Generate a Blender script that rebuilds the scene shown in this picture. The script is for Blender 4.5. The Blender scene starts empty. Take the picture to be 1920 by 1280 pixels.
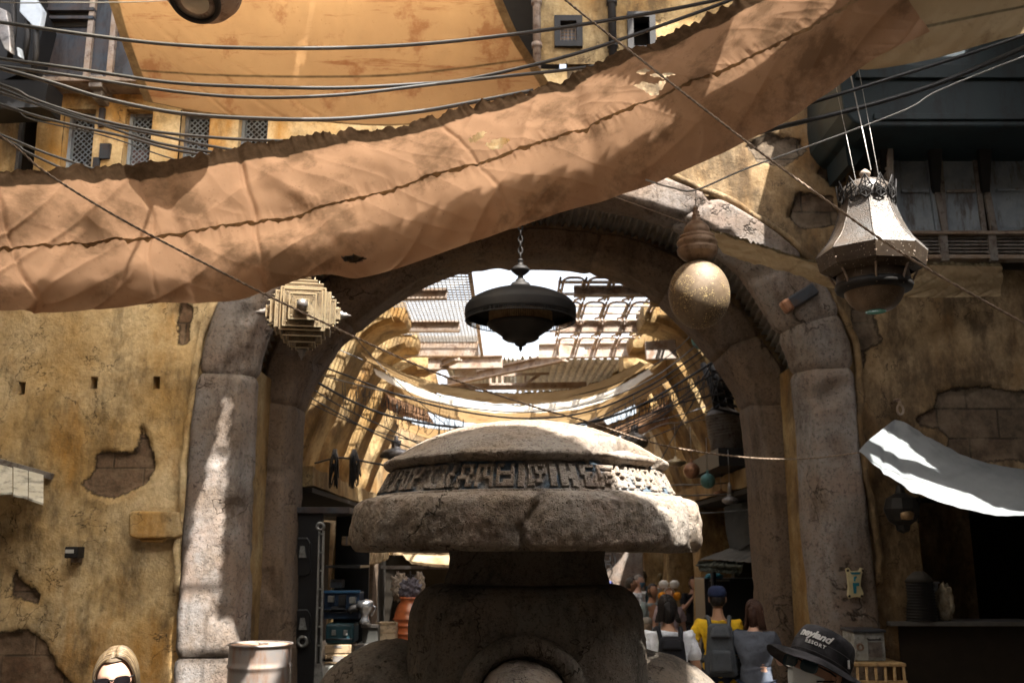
import bpy, bmesh, math, random
from mathutils import Vector, Matrix, noise
from math import radians, sin, cos, pi, atan2, sqrt
random.seed(7)
SC = bpy.context.scene
COL = SC.collection
# ------------------------------------------------------------------ camera
FPX = 1867.0
PITCH = math.atan(400.0 / FPX)
EYE = Vector((0, 0, 2.15))
_f = Vector((0, cos(PITCH), sin(PITCH)))
_u = Vector((0, -sin(PITCH), cos(PITCH)))
def P(px, py, Y):
    """the point at depth Y that the photograph shows at pixel px, py"""
    d = _f + Vector((1, 0, 0)) * ((px - 960) / FPX) + _u * ((640 - py) / FPX)
    return EYE + d * (Y / d.y)
def PX(px, Y, py=1040): return P(px, py, Y).x
def PZ(py, Y, px=960): return P(px, py, Y).z
cd = bpy.data.cameras.new('camera'); cam = bpy.data.objects.new('camera', cd); COL.objects.link(cam)
cam.location = EYE; cam.rotation_euler = (pi / 2 + PITCH, 0, 0)
cd.sensor_width = 36; cd.lens = FPX / 1920 * 36; cd.clip_start = 0.05; cd.clip_end = 600
cd.dof.use_dof = True; cd.dof.focus_distance = 4.6; cd.dof.aperture_fstop = 4.0
SC.camera = cam
# ------------------------------------------------------------------ light
SUN = Vector((0.27, -0.42, 0.87)).normalized()
el = math.asin(SUN.z); az = atan2(SUN.x, SUN.y)
w = bpy.data.worlds.new('World'); SC.world = w; w.use_nodes = True
nt = w.node_tree; bg = nt.nodes['Background']
sky = nt.nodes.new('ShaderNodeTexSky'); sky.sky_type = 'NISHITA'; sky.sun_disc = False
sky.sun_elevation = el; sky.sun_rotation = az; sky.air_density = 1.0; sky.dust_density = 6.0; sky.ozone_density = .5
hs = nt.nodes.new('ShaderNodeHueSaturation'); hs.inputs['Saturation'].default_value = .38; hs.inputs['Value'].default_value = 1.25   # hazy white midday sky
nt.links.new(sky.outputs[0], hs.inputs['Color']); nt.links.new(hs.outputs[0], bg.inputs[0]); bg.inputs[1].default_value = 0.10
ld = bpy.data.lights.new('sun', 'SUN'); ld.energy = 5.0; ld.angle = radians(0.5); ld.color = (1, .95, .87)
lo = bpy.data.objects.new('sun', ld); COL.objects.link(lo)
lo.rotation_euler = SUN.to_track_quat('Z', 'Y').to_euler(); lo.location = SUN * 40
SC.view_settings.view_transform = 'Standard'; SC.view_settings.look = 'None'
SC.view_settings.exposure = 2.26; SC.view_settings.gamma = 1
SC.render.film_transparent = False
SC.cycles.max_bounces = 7; SC.cycles.diffuse_bounces = 4; SC.cycles.glossy_bounces = 3
SC.cycles.transmission_bounces = 4; SC.cycles.transparent_max_bounces = 12
SC.cycles.sample_clamp_indirect = 6
# ------------------------------------------------------------------ objects
def tag(o, label=None, cat=None, group=None, kind=None):
    if label: o['label'] = label
    if cat: o['category'] = cat
    if group: o['group'] = group
    if kind: o['kind'] = kind
    return o
def empty(name, loc, label=None, cat=None, group=None):
    o = bpy.data.objects.new(name, None); COL.objects.link(o); o.location = loc
    o.empty_display_size = .1
    return tag(o, label, cat, group)
def wloc(o):
    v = Vector((0, 0, 0))
    while o is not None:
        v += o.location; o = o.parent
    return v
def link(name, me, mats, parent, pos=None):
    """me is in world coordinates; give the object an origin of its own"""
    if not isinstance(mats, (list, tuple)): mats = [mats]
    for m in mats: me.materials.append(m)
    if pos is None:
        if parent is not None: pos = wloc(parent)
        elif me.vertices:
            xs = [v.co for v in me.vertices]
            pos = Vector(((min(v.x for v in xs) + max(v.x for v in xs)) / 2, (min(v.y for v in xs) + max(v.y for v in xs)) / 2, min(v.z for v in xs)))
        else: pos = Vector((0, 0, 0))
    me.transform(Matrix.Translation(-Vector(pos)))
    o = bpy.data.objects.new(name, me); COL.objects.link(o)
    if parent is not None:
        o.parent = parent; o.location = Vector(pos) - wloc(parent)
    else: o.location = pos
    return o
def rail(pts, closed=False, n=8):
    """Catmull-Rom through pts"""
    pts = [Vector(p) for p in pts]; out = []
    N = len(pts); rng = N if closed else N - 1
    for i in range(rng):
        g = lambda k: pts[(k) % N] if closed else pts[max(0, min(N - 1, k))]
        a, b, c, d = g(i - 1), g(i), g(i + 1), g(i + 2)
        for j in range(n):
            t = j / n
            out.append(0.5 * ((2 * b) + (c - a) * t + (2 * a - 5 * b + 4 * c - d) * t * t + (3 * b - a - 3 * c + d) * t ** 3))
    if not closed: out.append(pts[-1])
    return out
def even(pts, n):
    """n+1 points evenly spaced along polyline"""
    L = [0]
    for a, b in zip(pts, pts[1:]): L.append(L[-1] + (b - a).length)
    out = []; k = 0
    for i in range(n + 1):
        s = L[-1] * i / n
        while k < len(L) - 2 and L[k + 1] < s: k += 1
        d = L[k + 1] - L[k]
        out.append(pts[k].lerp(pts[k + 1], 0 if d < 1e-9 else min(1, max(0, (s - L[k]) / d))))
    return out
class MB:
    def __init__(s): s.v = []; s.f = []; s.m = []; s.sm = []
    def add(s, vs, fs, smooth=False, mi=0):
        b = len(s.v); s.v += [Vector(v) for v in vs]
        for f in fs: s.f.append([i + b for i in f]); s.m.append(mi); s.sm.append(smooth)
        return s
    def box(s, c, d, rot=None, mi=0, taper=None):
        c = Vector(c); x, y, z = [k / 2 for k in d]
        vs = []
        for sz in (-1, 1):
            k = taper if (taper and sz > 0) else 1
            for sx, sy in ((-1, -1), (1, -1), (1, 1), (-1, 1)): vs.append(Vector((sx * x * k, sy * y * k, sz * z)))
        if rot is not None:
            R = rot if isinstance(rot, Matrix) else Matrix.Rotation(rot, 3, 'Z')
            vs = [R @ v for v in vs]
        return s.add([v + c for v in vs], [(3, 2, 1, 0), (4, 5, 6, 7), (0, 1, 5, 4), (1, 2, 6, 5), (2, 3, 7, 6), (3, 0, 4, 7)], mi=mi)
    def b2(s, x0, x1, y0, y1, z0, z1, mi=0): return s.box(((x0 + x1) / 2, (y0 + y1) / 2, (z0 + z1) / 2), (abs(x1 - x0), abs(y1 - y0), abs(z1 - z0)), mi=mi)
    def bar(s, p, q, w, h=None, up=(0, 0, 1), mi=0):
        p = Vector(p); q = Vector(q); h = h or w
        d = (q - p); L = d.length
        if L < 1e-6: return s
        d.normalize(); up = Vector(up)
        if abs(d.dot(up)) > .98: up = Vector((0, 1, 0))
        x = d.cross(up).normalized(); y = x.cross(d)
        R = Matrix((x, d, y)).transposed()
        return s.box((p + q) / 2, (w, L, h), R, mi)
    def tube(s, pts, r, seg=6, mi=0, caps=True, rf=None):
        pts = [Vector(p) for p in pts]; n = len(pts); vs = []; X = None
        for i, p in enumerate(pts):
            t = (pts[min(n - 1, i + 1)] - pts[max(0, i - 1)])
            if t.length < 1e-9: t = Vector((0, 0, 1))
            t.normalize()
            if X is None:
                a = Vector((0, 0, 1)) if abs(t.z) < .9 else Vector((1, 0, 0))
                X = t.cross(a).normalized()
            X = (X - t * X.dot(t)).normalized(); Z = t.cross(X)
            rr = rf(i / (n - 1)) if rf else r
            for k in range(seg):
                a = 2 * pi * k / seg; vs.append(p + (X * cos(a) + Z * sin(a)) * rr)
        fs = []
        for i in range(n - 1):
            for k in range(seg):
                k2 = (k + 1) % seg
                fs.append((i * seg + k, i * seg + k2, (i + 1) * seg + k2, (i + 1) * seg + k))
        if caps: fs += [tuple(range(seg))[::-1], tuple((n - 1) * seg + k for k in range(seg))]
        return s.add(vs, fs, True, mi)
    def lathe(s, prof, c=(0, 0, 0), seg=32, mi=0, smooth=True, disp=None, sx=1, sy=1, R=None, cap=True, a0=0):
        """prof: [(r, z)] bottom to top or top to bottom"""
        c = Vector(c); vs = []
        for r, z in prof:
            for k in range(seg):
                a = a0 + 2 * pi * k / seg
                v = Vector((r * cos(a) * sx, r * sin(a) * sy, z))
                if disp: v = disp(v, a, r, z)
                if R is not None: v = R @ v
                vs.append(c + v)
        fs = []; n = len(prof)
        up = prof[-1][1] >= prof[0][1]
        for i in range(n - 1):
            for k in range(seg):
                k2 = (k + 1) % seg
                q = (i * seg + k, i * seg + k2, (i + 1) * seg + k2, (i + 1) * seg + k)
                fs.append(q if up else q[::-1])
        if cap:
            if prof[0][0] > 1e-4: fs.append(tuple(range(seg))[::-1] if up else tuple(range(seg)))
            if prof[-1][0] > 1e-4:
                t = tuple((n - 1) * seg + k for k in range(seg)); fs.append(t if up else t[::-1])
        return s.add(vs, fs, smooth, mi)
    def prism(s, poly, d, mi=0, both=True):
        """poly: list of 3d points (planar); d: extrusion vector"""
        n = len(poly); d = Vector(d); poly = [Vector(p) for p in poly]
        vs = poly + [p + d for p in poly]
        fs = [tuple(range(n))[::-1], tuple(range(n, 2 * n))] + [(i, (i + 1) % n, (i + 1) % n + n, i + n) for i in range(n)]
        return s.add(vs, fs, mi=mi)
    def grid(s, rows, smooth=True, mi=0, flip=False, skip=None):
        n = len(rows[0]); vs = [p for r in rows for p in r]; fs = []
        for i in range(len(rows) - 1):
            for j in range(n - 1):
                if skip and skip(i, j): continue
                q = (i * n + j, i * n + j + 1, (i + 1) * n + j + 1, (i + 1) * n + j)
                fs.append(q[::-1] if flip else q)
        return s.add(vs, fs, smooth, mi)
    def mesh(s, name):
        me = bpy.data.meshes.new(name); me.from_pydata(s.v, [], s.f)
        me.polygons.foreach_set('material_index', s.m); me.polygons.foreach_set('use_smooth', s.sm)
        me.update(); return me
    def build(s, name, mats, parent=None, bevel=0, pos=None, weld=False, fix=False, seg=2):
        me = s.mesh(name)
        if weld or fix or bevel:
            bm = bmesh.new(); bm.from_mesh(me)
            if weld: bmesh.ops.remove_doubles(bm, verts=bm.verts, dist=1e-4)
            if fix or bevel: bmesh.ops.recalc_face_normals(bm, faces=bm.faces)
            bm.to_mesh(me); bm.free()
        o = link(name, me, mats, parent, pos)
        if bevel:
            b = o.modifiers.new('bevel', 'BEVEL'); b.width = bevel; b.segments = seg; b.limit_method = 'ANGLE'; b.angle_limit = radians(35)
        return o
def nz(p, s=1.0, o=4): return noise.fractal(Vector(p) * s, 1.0, 2.0, o)
# ------------------------------------------------------------------ materials
class N:
    """tiny node-graph writer"""
    def __init__(s, name, coord='Object'):
        s.mat = bpy.data.materials.new(name); s.mat.use_nodes = True
        s.nt = s.mat.node_tree; s.b = s.nt.nodes['Principled BSDF']; s.out = s.nt.nodes['Material Output']
        s.tc = s.nt.nodes.new('ShaderNodeTexCoord'); s.co = s.tc.outputs[coord]
    def new(s, t, **k):
        n = s.nt.nodes.new(t)
        for a, b in k.items(): setattr(n, a, b)
        return n
    def L(s, a, b): s.nt.links.new(a, b)
    def put(s, inp, v):
        if hasattr(v, 'links'): s.L(v, inp)
        elif isinstance(v, (tuple, list)): inp.default_value = tuple(v) + ((1,) if len(v) == 3 and len(inp.default_value) == 4 else ())
        else: inp.default_value = v
    def noise(s, scale=5, detail=6, rough=.6, stretch=None, dist=0, off=None, co=None):
        n = s.new('ShaderNodeTexNoise'); n.inputs['Scale'].default_value = scale; n.inputs['Detail'].default_value = detail
        n.inputs['Roughness'].default_value = rough; n.inputs['Distortion'].default_value = dist
        c = co or s.co
        if stretch or off:
            m = s.new('ShaderNodeMapping'); s.L(c, m.inputs[0])
            if stretch: m.inputs['Scale'].default_value = stretch
            if off: m.inputs['Location'].default_value = off
            c = m.outputs[0]
        s.L(c, n.inputs['Vector']); return n.outputs[0]
    def vor(s, scale=5, stretch=None, feature='F1', rnd=1, out=0):
        n = s.new('ShaderNodeTexVoronoi', feature=feature); n.inputs['Scale'].default_value = scale
        n.inputs['Randomness'].default_value = rnd
        c = s.co
        if stretch:
            m = s.new('ShaderNodeMapping'); s.L(c, m.inputs[0]); m.inputs['Scale'].default_value = stretch; c = m.outputs[0]
        s.L(c, n.inputs['Vector']); return n.outputs[out]
    def ramp(s, fac, stops, interp='LINEAR'):
        n = s.new('ShaderNodeValToRGB'); r = n.color_ramp; r.interpolation = interp
        while len(r.elements) > 1: r.elements.remove(r.elements[-1])
        for i, (p, c) in enumerate(stops):
            e = r.elements[0] if i == 0 else r.elements.new(p)
            e.position = p; c = (c, c, c) if isinstance(c, (int, float)) else c; e.color = tuple(c) + (1,)
        s.L(fac, n.inputs[0]); return n.outputs[0]
    def mix(s, fac, a, b, mode='MIX'):
        n = s.new('ShaderNodeMix', data_type='RGBA', blend_type=mode)
        s.put(n.inputs[0], fac); s.put(n.inputs[6], a); s.put(n.inputs[7], b); return n.outputs[2]
    def math(s, op, a, b=0.5, clamp=False):
        n = s.new('ShaderNodeMath', operation=op, use_clamp=clamp); s.put(n.inputs[0], a); s.put(n.inputs[1], b); return n.outputs[0]
    def bump(s, h, strength=.5, dist=.02, normal=None):
        n = s.new('ShaderNodeBump'); n.inputs['Strength'].default_value = strength; n.inputs['Distance'].default_value = dist
        s.L(h, n.inputs['Height'])
        if normal: s.L(normal, n.inputs['Normal'])
        return n.outputs[0]
    def done(s, color, rough=.85, metal=0, normal=None, spec=.3):
        s.put(s.b.inputs['Base Color'], color); s.put(s.b.inputs['Roughness'], rough); s.put(s.b.inputs['Metallic'], metal)
        s.b.inputs['Specular IOR Level'].default_value = spec
        if normal: s.L(normal, s.b.inputs['Normal'])
        return s.mat
def weathered(name, c, c2=None, dirt=None, scale=3, rough=.8, metal=0, bump=.3, bdist=.01, fine=60, streak=0, spec=.3, dirt_at=(.5, .62)):
    n = N(name); c2 = c2 or tuple(k * .6 for k in c); dirt = dirt or tuple(k * .3 for k in c)
    col = n.mix(n.ramp(n.noise(scale, 8, .65), [(.38, 0.), (.62, 1.)]), c, c2)
    col = n.mix(n.ramp(n.noise(scale * 2.3, 9, .7, stretch=(1, 1, .25) if streak else None, off=(3, 1, 7)), [(dirt_at[0], 0.), (dirt_at[1], .85)]), col, dirt)
    f = n.noise(fine, 5, .65)
    col = n.mix(n.ramp(f, [(.3, 0.0), (.7, .35)]), col, c2)
    return n.done(col, rough, metal, n.bump(f, bump, bdist), spec)
def plain(name, c, rough=.7, metal=0, spec=.3, var=.25, scale=8):
    n = N(name)
    col = n.mix(n.ramp(n.noise(scale, 6, .6), [(.35, 0.), (.7, 1.)]), c, tuple(k * (1 - var) for k in c))
    return n.done(col, rough, metal, None, spec)
M = {}
def plaster(name, base, pale, orange, dark, masonry, amt_dark=.5):
    n = N(name)
    col = n.mix(n.ramp(n.noise(.9, 8, .62, off=(2, 0, 5)), [(.40, 0.), (.60, 1.)]), base, pale)
    col = n.mix(n.ramp(n.noise(1.1, 8, .6, stretch=(1.5, 1, .6), off=(7, 3, 1)), [(.52, 0.), (.66, .9)]), col, orange)
    col = n.mix(n.ramp(n.noise(1.5, 10, .72, stretch=(1.7, 1, .8), off=(1, 5, 9)), [(amt_dark, 0.), (amt_dark + .16, .8)]), col, dark)
    sp = n.noise(7, 10, .75, off=(4, 4, 4)); col = n.mix(n.ramp(sp, [(.58, 0.), (.68, .75)]), col, dark)
    col = n.mix(n.ramp(n.noise(22, 8, .7), [(.35, .45), (.6, 0.)]), col, tuple(k * .55 for k in base))
    ck = n.math('ABSOLUTE', n.math('SUBTRACT', n.noise(1.3, 5, .6, off=(6, 2, 9), dist=.4), .5)); ck = n.math('MULTIPLY', n.ramp(ck, [(0., 1.), (.005, 0.)]), n.ramp(n.noise(.9, 4, .5, off=(3, 3, 3)), [(.48, 0.), (.54, 1.)]))
    col = n.mix(n.math('MULTIPLY', ck, .85), col, (.02, .014, .01))
    # masonry where the plaster has come away
    at = n.new('ShaderNodeAttribute', attribute_name='patch').outputs['Fac']
    ed = n.math('ADD', at, n.math('MULTIPLY', n.math('SUBTRACT', n.noise(7, 10, .78), .5), 1.15))
    msk = n.ramp(ed, [(.47, 0.), (.53, 1.)])
    br = n.new('ShaderNodeTexBrick'); mp = n.new('ShaderNodeMapping'); mp.inputs['Rotation'].default_value = (pi / 2, 0, 0)
    n.L(n.co, mp.inputs[0]); n.L(mp.outputs[0], br.inputs['Vector']); br.inputs['Scale'].default_value = 1.0
    br.inputs['Brick Width'].default_value = .62; br.inputs['Row Height'].default_value = .30; br.inputs['Mortar Size'].default_value = .012
    br.inputs['Mortar Smooth'].default_value = .4
    br.inputs['Color1'].default_value = tuple(masonry) + (1,); br.inputs['Color2'].default_value = (masonry[0] * .8, masonry[1] * .66, masonry[2] * .6, 1)
    br.inputs['Mortar'].default_value = tuple(k * .35 for k in masonry) + (1,)
    mc = n.mix(n.ramp(n.noise(14, 8, .7), [(.35, .8), (.65, 0.)]), br.outputs[0], tuple(k * .35 for k in masonry)); mc = n.mix(n.ramp(n.noise(3, 8, .7, off=(8, 8, 8)), [(.45, 0.), (.62, .7)]), mc, tuple(k * 1.35 for k in masonry))
    edge = n.ramp(ed, [(.38, 0.), (.47, .75), (.53, .75), (.62, 0.)])  # dark rim paints the shadow of the broken plaster edge
    col = n.mix(msk, col, mc); col = n.mix(edge, col, tuple(k * .6 for k in dark))
    h = n.math('ADD', n.math('MULTIPLY', n.noise(30, 8, .7), .35), n.math('MULTIPLY', n.noise(4, 6, .6), 1.0))
    h = n.math('SUBTRACT', h, n.math('MULTIPLY', msk, .6))
    h = n.math('SUBTRACT', h, n.math('MULTIPLY', n.math('MULTIPLY', br.outputs[1], msk), .7))
    return n.done(col, .9, 0, n.bump(h, .75, .035), .2)
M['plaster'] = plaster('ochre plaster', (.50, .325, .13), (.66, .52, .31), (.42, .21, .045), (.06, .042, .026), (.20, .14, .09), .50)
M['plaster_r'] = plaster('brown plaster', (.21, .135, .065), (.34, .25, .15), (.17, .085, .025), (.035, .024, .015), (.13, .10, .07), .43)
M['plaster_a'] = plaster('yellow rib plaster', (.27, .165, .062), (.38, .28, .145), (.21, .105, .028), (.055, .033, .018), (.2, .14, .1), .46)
def stone(name, base, grey, pink, dark, pits=.5, bs=1.0, sc=1.0):
    n = N(name)
    col = n.mix(n.ramp(n.noise(1.6 * sc, 8, .65), [(.4, 0.), (.62, 1.)]), base, grey)
    col = n.mix(n.ramp(n.noise(2.2 * sc, 8, .65, off=(5, 2, 8)), [(.5, 0.), (.66, .8)]), col, pink)
    col = n.mix(n.ramp(n.noise(2.6 * sc, 10, .72, stretch=(1.3, 1.3, .5), off=(9, 1, 3)), [(.5, 0.), (.68, .85)]), col, dark)
    sp = n.noise(26 * sc, 8, .72); col = n.mix(n.ramp(sp, [(.52, 0.), (.66, .7)]), col, tuple(k * .5 for k in dark))
    col = n.mix(n.ramp(n.noise(48 * sc, 6, .7, off=(2, 2, 2)), [(.54, 0.), (.70, .5)]), col, tuple(min(.9, k * 1.6) for k in base))
    ck = n.math('ABSOLUTE', n.math('SUBTRACT', n.noise(1.1 * sc, 5, .6, off=(6, 2, 9), dist=.4), .5)); ck = n.math('MULTIPLY', n.ramp(ck, [(0., 1.), (.007, 0.)]), n.ramp(n.noise(.9, 4, .5, off=(3, 3, 3)), [(.48, 0.), (.54, 1.)]))
    col = n.mix(n.math('MULTIPLY', ck, .85), col, (.02, .014, .01))
    v = n.vor(34 * sc); pit = n.ramp(v, [(.06, 0.), (.22, 1.)])
    pm = n.ramp(n.noise(5 * sc, 5, .6, off=(1, 9, 2)), [(.42, 1.), (.6, 0.)])
    pit = n.math('MAXIMUM', pit, pm)
    col = n.mix(n.math('SUBTRACT', 1.0, pit), col, tuple(k * .35 for k in dark))
    h = n.math('ADD', n.math('MULTIPLY', n.noise(40 * sc, 8, .7), .5), n.math('MULTIPLY', n.noise(9 * sc, 8, .7), 1.0))
    h = n.math('ADD', h, n.math('MULTIPLY', pit, pits)); h = n.math('SUBTRACT', h, ck)
    return n.done(col, .92, 0, n.bump(h, .8, .018 * bs), .2)
M['stone'] = stone('arch stone', (.175, .135, .105), (.215, .20, .192), (.21, .155, .125), (.055, .04, .03))
M['stone_in'] = stone('inner arch stone', (.155, .108, .072), (.14, .108, .085), (.18, .128, .092), (.055, .038, .026))
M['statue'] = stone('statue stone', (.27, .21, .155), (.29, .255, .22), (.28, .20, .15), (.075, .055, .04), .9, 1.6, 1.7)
M['statue_dark'] = stone('dark carved stone', (.145, .118, .095), (.13, .118, .10), (.155, .12, .088), (.03, .027, .023), .4, .6, 2.2)  # stained body stone, with shade under the disc put into its colour
M['rust'] = weathered('rusty steel', (.25, .17, .11), (.32, .27, .23), (.10, .05, .03), 4, .75, .3, .4)
M['rust_pale'] = weathered('pale steel plate', (.42, .40, .38), (.36, .28, .22), (.22, .12, .07), 3, .6, .4, .3)
M['dark_metal'] = weathered('dark bronze', (.016, .016, .017), (.028, .025, .023), (.015, .013, .012), 5, .62, .45, .3, .004, 50, spec=.4)
M['black'] = plain('black paint', (.012, .012, .013), .55)
M['void'] = plain('dark interior', (.02, .015, .01), .95)  # near-black colour stands in for the shade of deep interiors
M['cable'] = plain('cable rubber', (.035, .037, .04), .38, spec=.6)
M['rope'] = weathered('twisted rope', (.30, .22, .16), (.18, .13, .09), None, 30, .9, bump=.8, bdist=.006, fine=200)
M['wire'] = plain('steel wire', (.35, .34, .32), .4, .7)
M['blue_metal'] = weathered('blue painted sheet', (.008, .020, .028), (.014, .028, .034), (.005, .006, .008), 2.5, .5, .2, .25, .004, 30, 1, .5)
M['blue_rust'] = weathered('slate blue rusty panel', (.032, .050, .068), (.055, .040, .036), (.012, .012, .014), 3, .6, .2, .3, .005, 40, 1)
M['shutter'] = weathered('faded blue grey board', (.27, .31, .34), (.17, .20, .24), (.08, .055, .04), 4, .7, 0, .3, .005, 40, 1)
M['shutter_frame'] = weathered('worn brown frame', (.17, .14, .115), (.22, .21, .20), (.05, .03, .02), 5, .8, 0, .4)
M['corrug'] = weathered('corrugated sheet', (.22, .22, .21), (.26, .23, .2), (.1, .08, .06), 2, .6, .3, .2)
def cloth_mat(name, c, c2, stain, trans=.42, weave=260, st=(.55, .66), streak=0):
    n = N(name)
    col = n.mix(n.ramp(n.noise(1.2, 7, .6), [(.38, 0.), (.62, 1.)]), c, c2)
    col = n.mix(n.ramp(n.noise(2.1, 9, .68, off=(3, 6, 1)), [(st[0], 0.), (st[1], .65)]), col, stain)
    col = n.mix(n.ramp(n.noise(30, 8, .7), [(.62, 0.), (.70, .6)]), col, stain)
    if streak: col = n.mix(n.ramp(n.noise(1.0, 9, .75, stretch=(.5, 2, 5.5), off=(2, 1, 3)), [(.56, 0.), (.64, .75)]), col, stain)
    at = n.new('ShaderNodeAttribute', attribute_name='hem').outputs['Fac']
    col = n.mix(n.math('MULTIPLY', at, .8), col, n.mix(n.ramp(n.noise(9, 8, .7), [(.4, 0.), (.6, 1.)]), (c[0] * .36, c[1] * .40, c[2] * .40), (c[0] * .16, c[1] * .18, c[2] * .17)))
    wv = n.noise(weave, 2, .5); nrm = n.bump(n.math('ADD', wv, n.math('MULTIPLY', n.noise(10, 6, .6), 3.0)), .35, .006)
    n.done(col, .9, 0, nrm, .15)
    tr = n.new('ShaderNodeBsdfTranslucent'); n.L(col, tr.inputs[0]); n.L(nrm, tr.inputs['Normal'])
    mx = n.new('ShaderNodeMixShader'); n.L(n.math('MULTIPLY', n.math('SUBTRACT', 1.0, n.math('MULTIPLY', at, .75)), trans), mx.inputs[0])
    n.L(n.b.outputs[0], mx.inputs[1]); n.L(tr.outputs[0], mx.inputs[2]); n.L(mx.outputs[0], n.out.inputs[0])
    return n.mat
M['canvas'] = cloth_mat('brown canvas', (.42, .25, .15), (.335, .20, .12), (.11, .065, .036), .25, st=(.50, .62))
M['canvas_or'] = cloth_mat('orange canvas', (.52, .32, .155), (.45, .27, .13), (.27, .10, .04), .36, st=(.54, .62), streak=1)
M['canvas_pale'] = cloth_mat('pale tan canvas', (.44, .34, .21), (.36, .26, .15), (.18, .11, .06), .35)
M['canvas_alley'] = cloth_mat('golden sackcloth', (.44, .30, .15), (.37, .235, .11), (.18, .10, .04), .30, 120)
M['canvas_grey'] = cloth_mat('grey awning cloth', (.20, .212, .218), (.145, .158, .166), (.07, .075, .08), .08, 200, (.58, .72))
M['canvas_dark'] = cloth_mat('dark tarpaulin', (.10, .10, .095), (.07, .07, .065), (.03, .03, .03), .05)
M['brass'] = None
def perforated(name, c, c2, hole=(.02, .015, .01), scale=60, metal=.75, rough=.42, amt=(.14, .2), glow=None):
    n = N(name)
    v = n.vor(scale, feature='F1'); hm = n.ramp(v, [(amt[0], 1.), (amt[1], 0.)])
    col = n.mix(n.ramp(n.noise(6, 7, .65), [(.38, 0.), (.62, 1.)]), c, c2)
    gate = n.ramp(n.noise(7, 4, .5, off=(6, 6, 1)), [(.36, 0.), (.42, 1.)])
    hm = n.math('MULTIPLY', hm, gate)
    col = n.mix(hm, col, hole)
    h = n.math('SUBTRACT', n.math('MULTIPLY', n.noise(20, 6, .6), .4), hm)
    return n.done(col, n.ramp(n.noise(9, 6, .6), [(.3, rough - .1), (.7, rough + .2)]), n.math('MULTIPLY', n.math('SUBTRACT', 1.0, hm), metal), n.bump(h, .6, .004), .5)
M['brass'] = perforated('pierced brass', (.23, .18, .11), (.13, .09, .05), scale=80, amt=(.28, .38))
M['silver'] = perforated('pierced tinned metal', (.125, .12, .115), (.095, .07, .052), scale=85, metal=.3, amt=(.30, .42))
M['silver_dark'] = perforated('tarnished pierced metal', (.07, .048, .03), (.045, .03, .02), (.25, .20, .15), 50, .5, .5)
M['gold'] = weathered('aged gold leaf', (.34, .24, .14), (.24, .15, .075), (.14, .09, .04), 4, .45, .6, .3, .003, 90, spec=.5)
M['brass_edge'] = plain('brass edging', (.62, .52, .34), .35, .85)
M['copper'] = weathered('copper', (.45, .24, .14), (.30, .15, .09), None, 6, .4, .7, .1)
M['teal'] = weathered('teal verdigris', (.10, .24, .23), (.14, .30, .28), (.05, .10, .10), 6, .5, .4, .1)
M['pewter'] = weathered('pewter', (.30, .29, .28), (.19, .165, .15), None, 6, .4, .7, .1)
M['teal_glass'] = plain('teal glass', (.12, .42, .38), .2, 0, .6)
M['lens'] = plain('milky glass', (.52, .48, .38), .2, 0, .6)
# ------------------------------------------------------------------ ground
n = N('paving'); 
vv = n.vor(1.6, feature='DISTANCE_TO_EDGE'); cr = n.ramp(vv, [(.0, 0.), (.03, 1.)])
pc = n.mix(n.ramp(n.noise(1.2, 8, .65), [(.4, 0.), (.6, 1.)]), (.20, .165, .125), (.15, .12, .09))
pc = n.mix(cr, tuple(k * .5 for k in (.25, .20, .15)), pc)
M['ground'] = n.done(pc, .9, 0, n.bump(n.math('ADD', n.noise(25, 8, .7), cr), .5, .01))
mb = MB(); S = 300
mb.add([(-S, -S, 0), (S, -S, 0), (S, S, 0), (-S, S, 0)], [(0, 1, 2, 3)])
tag(mb.build('ground', M['ground'], pos=(0, 0, 0)), kind='structure')
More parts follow.
